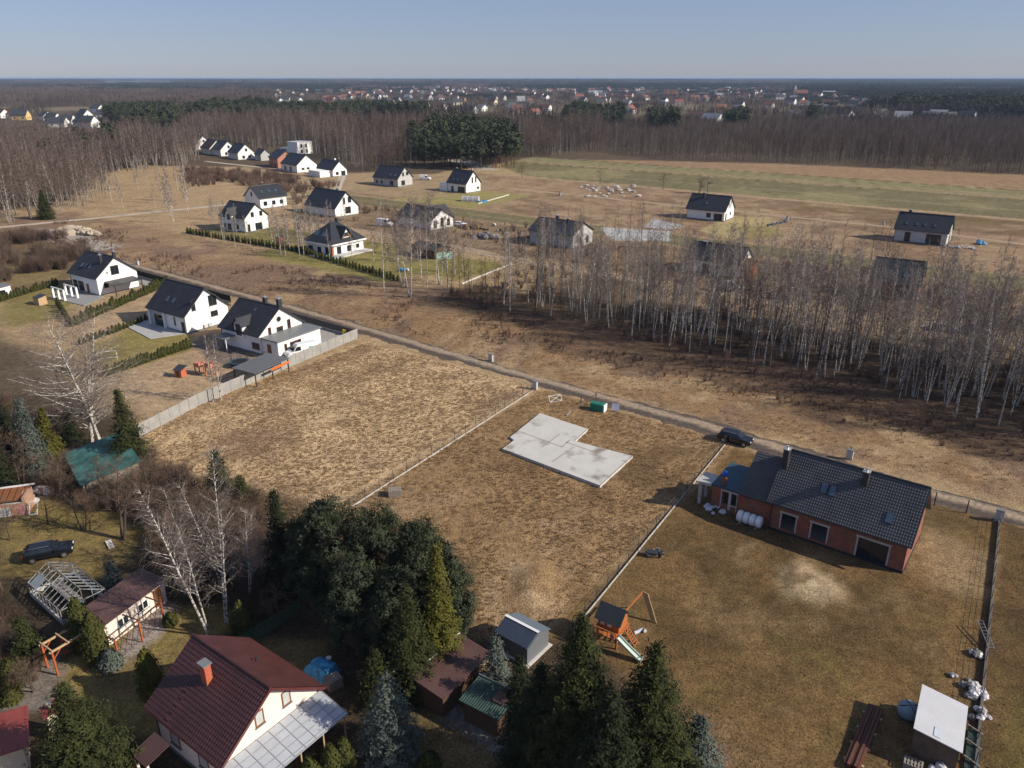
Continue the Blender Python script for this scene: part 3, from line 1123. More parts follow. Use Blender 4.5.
def sample(poly, n, dmin, r, tries=40000, ok=None):
    xs = [p[0] for p in poly]
    ys = [p[1] for p in poly]
    out, cell = [], {}
    for _ in range(tries):
        if len(out) >= n:
            break
        x, y = r.uniform(min(xs), max(xs)), r.uniform(min(ys), max(ys))
        if not inpoly(x, y, poly) or (ok and not ok(x, y)):
            continue
        ck = (int(x / dmin), int(y / dmin))
        if any((x - q[0]) ** 2 + (y - q[1]) ** 2 < dmin * dmin for a in (-1, 0, 1) for b in (-1, 0, 1) for q in cell.get((ck[0] + a, ck[1] + b), ())):
            continue
        cell.setdefault(ck, []).append((x, y))
        out.append((x, y))
    return out


rb = random.Random(77)
belt = [S(-98, 127), S(-70, 125.5), S(-50, 123), S(-25, 121.5), S(0, 118.5), S(28, 118), S(28, 152), S(0, 157), S(-40, 154), S(-70, 150), S(-98, 142)]


def belt_ok(x, y):
    s, t = ST(x, y)
    p = 0.55 if s < -80 else 1.0
    if t > 145 and s < -40:
        p *= 0.6
    if t < 123:
        p *= 0.7
    return rb.random() < p


for x, y in sample(belt, 285, 1.3, rb, ok=belt_ok):
    s, t = ST(x, y)
    if rb.random() < 0.10:
        birch(x, y, 'dark-barked bare tree standing among the white birches beside the dirt lane', 'dark bare trees in the birch belt', dark_kinds, name='bare_tree', rs=rb, h=rb.uniform(12, 17))
    else:
        birch(x, y, 'slender bare birch in the dense belt between the dirt lane and the second lane', 'birches of the belt beside the dirt lane', belt_kinds, rs=rb,
              h=rb.uniform(14.5, 20) if s > -60 else rb.uniform(14, 19))
for (u, v, h, lab) in ((410, 297, 22, 'tall broad-crowned bare birch at the open end of the belt, nearest the dirt lane'),
                       (403, 287, 17, 'slim bare birch just behind the broad-crowned one at the open end of the belt'),
                       (384, 290, 21, 'bare birch standing by itself in front of the lawn of the hipped-roof house'),
                       (427, 288, 19, 'bare birch in front of the dark shed roof at the open end of the belt'),
                       (440, 285, 21, 'bare twin-topped birch directly in front of the small green polytunnel'),
                       (436, 282, 18, 'thin bare birch beside the small green polytunnel'),
                       (472, 290, 17, 'bare birch in front of the pale plot edge left of the dense belt'),
                       (510, 312, 18, 'bare birch at the near left corner of the dense belt')):
    p = gp(u, v)
    birch(p.x, p.y, lab, 'birches of the belt beside the dirt lane', broad_kinds if 'broad' in lab or 'twin' in lab else birch_kinds, h=h, rs=rb)
for (u, v) in ((451, 300), (466, 297), (470, 299), (483, 302), (487, 300), (494, 305), (498, 303), (460, 292)):
    p = gp(u, v)
    birch(p.x, p.y, 'dark bare pole of a tree at the thin left end of the birch belt', 'dark bare poles at the end of the belt', dark_kinds, h=rb.uniform(9, 13), name='bare_tree', rs=rb)
# young birches between the houses beyond
for x, y in sample(pxp((268, 240), (300, 228), (338, 232), (322, 256), (296, 262), (262, 250)), 34, 1.4, rb):
    birch(x, y, 'young bare birch in the thicket between the white gabled house and the hipped-roof house', 'young birches between the houses', sap_kinds, h=rb.uniform(8, 12), rs=rb)
for x, y in sample(pxp((208, 212), (232, 222), (256, 240), (240, 252), (216, 240)), 12, 2.0, rb):
    birch(x, y, 'young bare birch around the white house with a small front gable', 'young birches around the small-gabled house', sap_kinds, h=rb.uniform(6, 10), rs=rb)
for x, y in sample(pxp((105, 205), (118, 185), (190, 176), (205, 205), (185, 225), (140, 222)), 20, 5, rb):
    birch(x, y, 'bare birch scattered over the tan clearing beside the left wood', 'birches scattered over the clearing', sap_kinds, h=rb.uniform(9, 15), rs=rb)
for (u, v, h) in ((346, 232, 11), (330, 262, 9), (412, 245, 14), (398, 262, 15), (404, 254, 13), (455, 276, 14), (462, 272, 12), (421, 276, 15), (448, 290, 17), (388, 272, 10), (374, 262, 11), (352, 258, 8), (418, 262, 12), (432, 256, 13), (447, 262, 10)):
    p = gp(u, v)
    birch(p.x, p.y, 'small bare birch in the gardens around the hipped-roof house', 'small birches of the gardens', sap_kinds, h=h, rs=rb)

SAPP = []
for i in range(3):
    tk, cr = bare_tree(340 + i, 10, .055, .25, .13, 22, 5, 3, 1.0, 0.015, 0.05)
    mb = MB()
    mb.add(tk.v, tk.f, 0)
    mb.add(cr.v, cr.f, 1)
    SAPP.append(proto('sapling', mb, [BBARK if i else DBARK, BTWIG]))


def saplings(name, label, polys_n, sc_):
    xs = [q for poly, n in polys_n for q in sample(poly, n, 1.1, rb)]
    q = np.array([(x, y, 0) for x, y in xs])
    m = len(q)
    o = scatter(name, q, NR.uniform(0, 6.28, m), NR.uniform(sc_[0], sc_[1], m), NR.integers(0, 3, m), SAPP)
    o['label'], o['category'] = label, 'thicket'


saplings('sapling_thicket', 'thin saplings crowding between and behind the white trunks of the birch belt',
         [([S(-92, 128), S(-40, 124), S(28, 119), S(28, 162), S(-40, 160), S(-92, 150)], 250), ([S(-130, 172), S(28, 172), S(28, 205), S(-130, 205)], 190)], (.6, 1.45))

# ---- the woods beyond: one object per kind of wood
LOWB = [bare_tree(400 + i, 16, .14, .28, .21, 26, 6, 3, 0.7, 0.027, 0.07, 1 + (i == 1)) for i in range(3)]


def low_proto(nm, tkcr, bark, tw):
    tk, cr = tkcr
    mb = MB()
    mb.add(tk.v, tk.f, 0)
    mb.add(cr.v, cr.f, 1)
    return proto(nm, mb, [bark, tw])


WTW = M('wood_birch_twigs', (0.115, 0.078, 0.062), 0.85, 0.25, .1)
PBIRCH = [low_proto('wood_birch', q, M_bark('wood_bark', (0.40, 0.36, 0.32), (0.08, 0.06, 0.05), 0.5), WTW) for q in LOWB]
PBARE = [low_proto('wood_bare', q, b_, M('wood_twigs_' + nm_, c_, 0.9, 0.3, 0.05)) for q, b_, nm_, c_ in
         ((LOWB[0], DBARK, 'brown', (0.085, 0.052, 0.044)), (LOWB[1], DBARK, 'tan', (0.125, 0.088, 0.062)), (LOWB[2], M_bark('wood_bark', (0, 0, 0), (0, 0, 0)), 'grey', (0.115, 0.085, 0.074)))]


def far_pine(seed):
    r = random.Random(seed)
    mb = MB()
    mb.tube([(0, 0, 0), (0, 0, 11)], [.18, .1], 4, cap=False)
    for i in range(26):
        f = r.random()
        z = 6 + 10 * f
        rr = 2.7 * math.sqrt(max(0.05, 1 - (f * 1.5 - 0.5) ** 2)) * r.uniform(.4, 1)
        a = r.uniform(0, 6.28)
        needles_at(mb, Vector((math.cos(a) * rr, math.sin(a) * rr, z)), Vector((math.cos(a), math.sin(a), .9)), 1.5, 9, r, .4, .6, 1)
    return mb


PPINE = [proto('wood_pine', far_pine(500 + i), [PBARK, needle('far_pine_needles', (0.030, 0.040, 0.022), 0.4, (0.050, 0.060, 0.030))]) for i in range(3)]


def wood(name, label, polys, protos, d, size, kinds, r, cat='wood'):
    pts = []
    for poly in polys:
        xs = [p[0] for p in poly]
        ys = [p[1] for p in poly]
        pg = np.array(poly)
        X, Y = np.meshgrid(np.arange(min(xs), max(xs), d), np.arange(min(ys), max(ys), d))
        X, Y = X.ravel(), Y.ravel()
        X = X + r.uniform(-.5, .5, X.shape) * d
        Y = Y + r.uniform(-.5, .5, Y.shape) * d
        k = sdist(X, Y, poly) + (fbm(X, Y, 25, 7) - .5) * 12 > 0
        pts.append(np.stack([X[k], Y[k]], -1))
    P_ = np.concatenate(pts)
    P_ = P_[fbm(P_[:, 0], P_[:, 1], 22, 8, 3) > 0.30 + r.uniform(-.06, .16, len(P_))]
    n = len(P_)
    grow = 0.62 + 0.76 * fbm(P_[:, 0], P_[:, 1], 34, 12, 3)
    kk = np.clip((fbm(P_[:, 0], P_[:, 1], 60, 15, 2) - .2) / .6 * kinds + r.normal(0, .8, n), 0, kinds - .01).astype(int)
    o = scatter(name, np.concatenate([P_, np.zeros((n, 1))], 1), r.uniform(0, 6.28, n), r.uniform(size[0], size[1], n) * grow, kk, protos)
    o['label'] = label
    o['category'] = cat
    return n


wr = np.random.default_rng(9)
W_LEFT = pxp((-70, 236), (0, 226), (38, 220), (88, 209), (106, 195), (92, 184), (112, 174), (160, 168), (188, 165), (205, 152), (180, 147), (120, 148), (95, 152), (-70, 152))
W_MID = pxp((186, 146), (215, 142), (262, 152), (290, 144), (312, 154), (350, 166), (372, 173), (410, 170), (415, 150), (520, 135), (530, 160), (600, 150), (600, 134), (480, 133), (300, 131), (186, 136))
W_RIGHT = pxp((540, 150), (600, 151), (660, 159), (768, 163), (1024, 174), (1120, 180), (1120, 126), (800, 126), (600, 129))
n1 = wood('birch_wood', 'dense bare birch wood spreading over the left middle distance', [W_LEFT], PBIRCH, 4.4, (0.75, 1.3), 3, wr)
n2 = wood('bare_wood', 'dense brown leafless wood stretching behind the houses and the green field', [W_MID], [PBARE[0], PBARE[1], PBARE[0], PBARE[2], PBIRCH[0], PBARE[1]], 4.9, (0.66, 1.3), 6, wr)
n2 += wood('young_bare_wood', 'young purplish leafless wood behind the long green field', [W_RIGHT], [PBARE[0], PBARE[2], PBARE[0], PBIRCH[0], PBARE[1], PBARE[0]], 3.9, (0.42, 0.80), 6, wr)
n3 = wood('pine_wood', 'dark green pine wood standing in front of and among the leafless trees',
          [pxp((418, 168), (470, 170), (518, 169), (522, 158), (505, 146), (440, 144), (412, 150)), pxp((108, 126), (150, 141), (190, 134), (175, 117), (120, 118)),
           pxp((190, 130), (300, 124), (430, 124), (430, 118), (300, 117), (190, 118)), pxp((565, 132), (622, 130), (622, 125), (570, 126)), pxp((650, 136), (676, 136), (676, 127), (650, 127)), pxp((575, 129), (582, 129), (582, 125), (575, 125)),
           pxp((725, 131), (745, 131), (745, 125), (725, 126)), pxp((48, 176), (56, 176), (56, 168), (48, 168)), pxp((108, 172), (120, 172), (120, 164), (108, 164)), pxp((80, 168), (90, 168), (90, 162), (80, 162)), pxp((806, 128), (816, 128), (816, 123), (806, 123)),
           pxp((890, 116), (1100, 124), (1100, 110), (900, 106))], PPINE, 5.0, (0.85, 1.25), 3, wr)


# far canopy: clumps of many trees, to the horizon
def grove(seed, kind):
    r = random.Random(seed)
    mb = MB()
    if kind == 'bare':
        for i in range(34):
            x, y = r.uniform(-20, 20), r.uniform(-20, 20)
            h = r.uniform(10, 17)
            twig(mb, Vector((x, y, 0)), Vector((0, 0, 1)), h, 0.25)
            for k in range(16):
                z = h * r.uniform(.35, .95)
                a = r.uniform(0, 6.28)
                twig(mb, Vector((x, y, z)), Vector((math.cos(a) * .5, math.sin(a) * .5, 1)).normalized(), h * r.uniform(.12, .28), 0.22)
    else:
        for i in range(40):
            x, y = r.uniform(-20, 20), r.uniform(-20, 20)
            h = r.uniform(11, 18)
            for k in range(6):
                z = h * r.uniform(.5, 1)
                leafclump(mb, Vector((x + r.uniform(-2, 2), y + r.uniform(-2, 2), z)), Vector((0, 0, 1)), 3.6, 4, r, .4)
    return mb


GB = [proto('far_bare_grove', grove(600 + i, 'bare'), [M('far_twigs', (0.105, 0.078, 0.066), 0.95, 0.3, 0.02)]) for i in range(2)]
GE = [proto('far_pine_grove', grove(610 + i, 'pine'), [M('far_needles', (0.026, 0.036, 0.024), 0.95, 0.35, 0.02)]) for i in range(2)]


def far_points():
    out = []
    for y0, y1, d in ((700, 1100, 24), (1100, 2600, 30), (2600, 5500, 44), (5500, 15500, 85)):
        hx = y1 * 0.78
        X, Y = np.meshgrid(np.arange(-hx, hx, d), np.arange(y0, y1, d))
        X, Y = X.ravel(), Y.ravel()
        X = X + wr.uniform(-.5, .5, X.shape) * d
        Y = Y + wr.uniform(-.5, .5, Y.shape) * d
        k = np.abs(X) < Y * 0.75 + 40
        X, Y = X[k], Y[k]
        out.append(np.stack([X, Y, np.full(len(X), max(1.0, d / 34))], -1))
    return np.concatenate(out)


TOWN = pxp((270, 118), (430, 116), (560, 124), (690, 121), (880, 119), (880, 106), (840, 95), (760, 89), (560, 90), (420, 88), (270, 91))
FP = far_points()
tx, ty = FP[:, 0], FP[:, 1]
in_town = sdist(tx, ty, TOWN) > 0
in_wood = np.zeros(len(tx), bool)
for wpoly in (W_LEFT, W_MID, W_RIGHT):
    in_wood |= sdist(tx, ty, wpoly) > 0
field_far = pxp((100, 86), (175, 86), (175, 82), (108, 82))
in_ff = sdist(tx, ty, field_far) > 0
dens = np.where(in_town, 0.45, 0.90)
hamlet = pxp((-40, 152), (60, 152), (100, 146), (150, 128), (150, 108), (60, 107), (-30, 107))
in_ham = sdist(tx, ty, hamlet) > 0
approach = sdist(tx, ty, pxp((285, 131), (640, 131), (1100, 132), (1100, 121), (690, 121), (560, 125), (430, 117), (290, 118))) > 0
dens = np.where(in_town, 0.50, np.where(in_ham, 0.16, np.where(approach, .75, 0.90)))
FP[:, 2] *= np.where(in_town, .30, np.where(in_ham, .35, np.where(approach, .36, 1.0)))
keep = (wr.random(len(tx)) < dens) & ~in_ff & ~(in_wood & (ty < 1000))
ev = .75 * fbm(tx, ty, 500, 50, 4) + .25 * fbm(tx, ty, 110, 55, 2) + (ty > 2400) * 0.07 + 0.10 * (tx > ty * 0.35) - 0.03 * (ty < 1500)
isev = ev > 0.585
for nm, lab, sel, pr in (('far_bare_woods', 'brown leafless woods fading blue towards the horizon', keep & ~isev, GB), ('far_pine_woods', 'dark pine woods fading blue towards the horizon', keep & isev, GE)):
    q = FP[sel]
    n = len(q)
    zz = np.zeros((n, 1))
    o = scatter(nm, np.concatenate([q[:, :2], zz], 1), wr.uniform(0, 6.28, n), q[:, 2] ** 0.5 * wr.uniform(.8, 1.15, n), wr.integers(0, 2, n), pr)
    o['label'], o['category'] = lab, 'wood'
    print(nm, n)
print('woods', n1, n2, n3, 'trees', n_birch)

# ---- rank dry grass: tussocks
def tuft(seed, h, w, n):
    r = random.Random(seed)
    mb = MB()
    for i in range(n):
        a = r.uniform(0, 6.28)
        p = Vector((math.cos(a), math.sin(a), 0)) * w * r.random() * .6
        d = Vector((math.cos(a) * r.uniform(.2, 1.1), math.sin(a) * r.uniform(.2, 1.1), 1)).normalized()
        b = Vector((-math.sin(a), math.cos(a), 0)) * 0.028
        L = h * r.uniform(.6, 1.1)
        mb.add([p - b, p + b, p + d * L * .7 + b * .6, p + d * L + Vector((0, 0, -.1 * L)), p + d * L * .7 - b * .6], [(0, 1, 2, 3, 4)])
    return mb


def leafy(m):
    n, l = m.node_tree.nodes, m.node_tree.links
    b = n['Principled BSDF']
    tr_ = n.new('ShaderNodeBsdfTranslucent')
    src = b.inputs['Base Color'].links[0].from_socket
    l.new(src, tr_.inputs['Color'])
    ms = n.new('ShaderNodeMixShader')
    ms.inputs[0].default_value = 0.5
    l.new(b.outputs[0], ms.inputs[1])
    l.new(tr_.outputs[0], ms.inputs[2])
    l.new(ms.outputs[0], n['Material Output'].inputs['Surface'])
    return m


G_TAN = leafy(M('dry_grass_blades', (0.46, 0.33, 0.195), 0.9, 0.25, 0.18, spec=0.1))
G_BR = leafy(M('brown_grass_blades', (0.36, 0.25, 0.14), 0.9, 0.3, 0.2, spec=0.1))
TUF = [proto('tuft', tuft(700, .20, .28, 14), G_TAN), proto('tuft', tuft(701, .15, .32, 16), G_TAN), proto('tuft', tuft(702, .19, .27, 14), G_BR), proto('tuft', tuft(703, .30, .22, 12), G_BR)]
gr = np.random.default_rng(21)


def grass(name, label, poly, n, kinds, scale=(0.6, 1.3), thr=0.45, seed=300, patch=6):
    xs, ys = [p[0] for p in poly], [p[1] for p in poly]
    X, Y = gr.uniform(min(xs), max(xs), n), gr.uniform(min(ys), max(ys), n)
    k = (sdist(X, Y, poly) > 0) & (fbm(X, Y, patch, seed, 3) > thr - gr.uniform(0, .25, n)) & (np.abs(X) < Y * .72 + 6)
    X, Y = X[k], Y[k]
    m = len(X)
    o = scatter(name, np.stack([X, Y, np.full(m, -.02)], -1), gr.uniform(0, 6.28, m), gr.uniform(scale[0], scale[1], m), gr.choice(kinds, m), TUF)
    o['label'], o['category'] = label, 'grass'


grass('dry_grass', 'tan tussocky dry grass of the empty plot beside the concrete wall', rect(-101, -62.3, 42, 93), 34000, [0, 1, 0, 1, 0, 2], (.5, 1.1), .28)
grass('dry_grass', 'brown tussocky grass around the concrete slab', rect(-61.2, -29.8, 42, 92.5), 22000, [2, 3, 2, 0, 1], (.5, 1.1), .3)
grass('dry_grass', 'short rough grass of the yard of the brick house', rect(-29, 0.5, 22, 91), 6000, [1, 2], (0.3, 0.7), 0.55)
grass('dry_grass', 'rank dry grass of the strip between the dirt lane and the birches', rect(-180, 60, 98.5, 124), 30000, [2, 3, 0, 2, 1])
grass('dry_grass', 'dry grass right of the boundary fence', rect(2.6, 60, 24, 90), 5000, [2, 1, 3], (0.4, 0.9))
grass('dry_grass', 'dry grass and weeds beyond the birches', rect(-230, 60, 130, 210), 26000, [2, 0, 3], (0.7, 1.5), 0.5)
SHR = [proto('scrub', shrub(720 + i, 1.5, .7, 22, 4, .014), M('scrub_twigs', (0.135, 0.085, 0.065), .9, .25, .3)) for i in range(2)]


def scrub(name, label, poly, n, thr, seed, scale=(.5, 1.3), protos=SHR):
    xs, ys = [p[0] for p in poly], [p[1] for p in poly]
    X, Y = gr.uniform(min(xs), max(xs), n), gr.uniform(min(ys), max(ys), n)
    k = (sdist(X, Y, poly) > 0) & (fbm(X, Y, 12, seed, 4) > thr)
    X, Y = X[k], Y[k]
    m = len(X)
    o = scatter(name, np.stack([X, Y, np.zeros(m)], -1), gr.uniform(0, 6.28, m), gr.uniform(scale[0], scale[1], m), gr.integers(0, 2, m), protos)
    o['label'], o['category'] = label, 'scrub'


scrub('brown_scrub', 'reddish brown leafless scrub in patches on the meadow beside the dirt lane', rect(-280, -80, 101, 124), 9000, .52, 20, (.25, .75))
scrub('brown_scrub', 'dark brown scrub along the sunny edge of the birch belt', rect(-85, 50, 108, 126), 5200, .38, 37, (.25, .7))
scrub('brown_scrub', 'low brown scrub and saplings on the floor of the birch belt', rect(-112, 40, 124, 160), 2600, .46, 36, (.6, 1.5))
scrub('brown_scrub', 'leafless scrub along the plots beyond the second lane', rect(-230, 40, 171, 207), 3000, .52, 60, (.6, 1.6))
scrub('brown_scrub', 'leafless scrub around the far row of houses', pxp((180, 170), (260, 172), (340, 186), (300, 205), (230, 182), (190, 190)), 2200, .42, 61, (1.0, 2.6))


# ------------------------------------------------------------------ houses
def tiled(mb, x0, x1, e, r_, cols=0.25, rows=0.33, amp=0.036, step=0.045, su=4, sv=3):
    """profiled roof skin between an eave line and a ridge line: e, r_ = (y, z); real waves and steps"""
    L = x1 - x0
    ey, ez, ry, rz = e[0], e[1], r_[0], r_[1]
    ln = math.hypot(ry - ey, rz - ez)
    dy, dz = (ry - ey) / ln, (rz - ez) / ln
    ny, nz = (-dz, dy) if dy > 0 else (dz, -dy)
    nu = max(2, int(L / cols)) * su
    nr = max(1, int(ln / rows))
    vv = []
    for k in range(nr):
        vv += [(k / nr, step), ((k + 0.5) / nr, step * 0.5), ((k + 0.999) / nr, 0.0)]
    vs, fs = [], []
    for f, hh in vv:
        for i in range(nu + 1):
            h = hh + amp * (0.5 + 0.5 * math.cos(2 * PI * i / su))
            vs.append((x0 + L * i / nu, ey + dy * ln * f + ny * h, ez + dz * ln * f + nz * h))
    w = nu + 1
    for j in range(len(vv) - 1):
        for i in range(nu):
            q = (j * w + i, j * w + i + 1, (j + 1) * w + i + 1, (j + 1) * w + i)
            fs.append(q if dy > 0 else q[::-1])
    mb.add(vs, fs)
    # boards that close the underside
    q = [(x0, ey, ez), (x1, ey, ez), (x1, ry, rz), (x0, ry, rz)]
    mb.slab([(p[0], p[1] + ny * -0.01, p[2] - 0.01 * nz) for p in q], 0.16)


class Face:
    """maps (u, z, out) on one wall of a house to its local space"""
    def __init__(s, kind, hl, hw):
        s.k, s.hl, s.hw = kind, hl, hw

    def p(s, u, z, o):
        if s.k == 'n':
            return (u, -s.hw - o, z)
        if s.k == 'f':
            return (u, s.hw + o, z)
        if s.k == 'g1':
            return (s.hl + o, u, z)
        return (-s.hl - o, u, z)

    def box(s, mb, u0, u1, z0, z1, o0, o1, m=0):
        a, b = s.p(u0, z0, o0), s.p(u1, z1, o1)
        mb.bb(min(a[0], b[0]), max(a[0], b[0]), min(a[1], b[1]), max(a[1], b[1]), z0, z1, m)


def window(root, F, u, z, w, h, frame=DARKF, pane=GLASS, div=1, name='window', sill=True, label=None):
    mb = MB()
    t = 0.09
    F.box(mb, u - w / 2, u + w / 2, z, z + t, 0.002, 0.05)
    F.box(mb, u - w / 2, u + w / 2, z + h - t, z + h, 0.002, 0.05)
    for k in range(div + 1):
        x = u - w / 2 + (w - t) * k / div
        F.box(mb, x, x + t, z + t, z + h - t, 0.002, 0.05)
    o = mb.build(name, frame, root)
    if label:
        o['label'] = label
    pm = MB()
    F.box(pm, u - w / 2 + t * .5, u + w / 2 - t * .5, z + t * .5, z + h - t * .5, 0.001, 0.022)
    pm.build('pane', pane, o)
    if sill and z > 0.5:
        sm = MB()
        F.box(sm, u - w / 2 - .06, u + w / 2 + .06, z - .06, z - .003, 0.0, 0.12)
        sm.build('sill', MGREY, o)
    return o


def door(root, F, u, w=1.0, h=2.1, mat_=DARKF, name='door'):
    mb = MB()
    F.box(mb, u - w / 2, u + w / 2, 0.15, 0.15 + h, 0.002, 0.06)
    o = mb.build(name, mat_, root)
    hm = MB()
    F.box(hm, u + w / 2 - .2, u + w / 2 - .1, 1.1, 1.25, 0.06, 0.12)
    hm.build('handle', STEEL, o)
    return o


def gable_house(name, label, c, az, L, W, he, hr, wall=WHITE, roof=ROOFA, win=(), doors=(), sky=(), chim=(), over=0.4, ov=0.5,
                group=None, cat='house', tile=False, frame=DARKF, gutter=DGREY, walls_built=False, plinth=True, pane=GLASS, base=None):
    root = thing(name, label, cat, (c[0], c[1], 0), rad(az), group)
    hl, hw = L / 2 - over, W / 2 - ov
    k = (hr - he) / (W / 2)
    zt = he + ov * k - 0.24
    za = hr - 0.26
    if not walls_built:
        mb = MB()
        pent = [(-hw, -0.3), (hw, -0.3), (hw, zt), (0, za), (-hw, zt)]
        vs = [(-hl, y, z) for y, z in pent] + [(hl, y, z) for y, z in pent]
        mb.add(vs, [(0, 4, 3, 2, 1), (5, 6, 7, 8, 9)] + [(i, (i + 1) % 5, 5 + (i + 1) % 5, 5 + i) for i in range(5)])
        mb.build('wall', wall, root)
    if plinth:
        pb = MB()
        pb.bb(-hl - .03, hl + .03, -hw - .03, hw + .03, -0.3, 0.28)
        pb.build('plinth', base or MGREY, root)
    rb_ = MB()
    if tile:
        tiled(rb_, -L / 2, L / 2, (-W / 2, he), (0, hr))
        tiled(rb_, -L / 2, L / 2, (W / 2, he), (0, hr))
    else:
        rb_.slab([(-L / 2, -W / 2, he), (L / 2, -W / 2, he), (L / 2, 0, hr), (-L / 2, 0, hr)], 0.2)
        rb_.slab([(L / 2, W / 2, he), (-L / 2, W / 2, he), (-L / 2, 0, hr), (L / 2, 0, hr)], 0.2)
    rf = rb_.build('roof', roof, root)
    cb = MB()
    cb.tube([(-L / 2 - .01, 0, hr + .02), (L / 2 + .01, 0, hr + .02)], 0.13, 8)
    cb.build('ridge_cap', roof if not tile else (ROOFBR if roof is ROOFBR else DGREY), rf)
    for sx in (-1, 1):                                       # verge boards
        vb = MB()
        for sy in (-1, 1):
            vb.bar((sx * (L / 2 + .012), sy * (W / 2), he - .10), (sx * (L / 2 + .012), 0, hr - .10), .03, .22)
        vb.build('verge_board', gutter, rf)
    for sy in (-1, 1):
        gb = MB()
        gb.tube([(-L / 2, sy * (W / 2 + .06), he - .08), (L / 2, sy * (W / 2 + .06), he - .08)], .075, 6)
        gb.tube([(sy * (L / 2 - over - .1), sy * (W / 2 - ov + .08), he - .1), (sy * (L / 2 - over - .1), sy * (W / 2 - ov + .08), 0.05)], .05, 6)
        gb.build('gutter', gutter, root)
    for f, u, z, w, h, d in win:
        window(root, Face(f, hl, hw), u, z, w, h, frame, pane, d)
    for f, u, w, h, m_ in doors:
        door(root, Face(f, hl, hw), u, w, h, m_)
    sl = math.hypot(hr - he, W / 2)
    for side, x, f, w, ln in sky:
        sg = -1 if side == 'n' else 1
        def sp(xx, t, o):
            y = sg * (W / 2) * (1 - t)
            z = he + (hr - he) * t
            nn = Vector((0, sg * (hr - he), W / 2)).normalized()
            return Vector((xx, y, z)) + nn * o
        dt = ln / sl / 2
        fm = MB()
        fm.slab([sp(x - w / 2, f - dt, .10), sp(x + w / 2, f - dt, .10), sp(x + w / 2, f + dt, .10), sp(x - w / 2, f + dt, .10)], .12)
        so = fm.build('skylight', DARKF, rf)
        pm = MB()
        e = .08
        pm.slab([sp(x - w / 2 + e, f - dt + e / sl, .12), sp(x + w / 2 - e, f - dt + e / sl, .12), sp(x + w / 2 - e, f + dt - e / sl, .12), sp(x - w / 2 + e, f + dt - e / sl, .12)], .05)
        pm.build('pane', SKYGL, so)
    for x, y, w, d, ztop, m_ in chim:
        zr = hr - abs(y) * k
        cm = MB()
        cm.bb(x - w / 2, x + w / 2, y - d / 2, y + d / 2, zr - .5, ztop)
        co = cm.build('chimney', m_, root)
        c2 = MB()
        c2.bb(x - w / 2 - .07, x + w / 2 + .07, y - d / 2 - .07, y + d / 2 + .07, ztop + .002, ztop + .10)
        c2.lathe([(.12, ztop + .1), (.12, ztop + .35), (.16, ztop + .36), (.16, ztop + .42)], 8, (x, y))
        c2.build('chimney_cap', ZINC, co)
    return root


GW = 'white gabled houses of the estate'
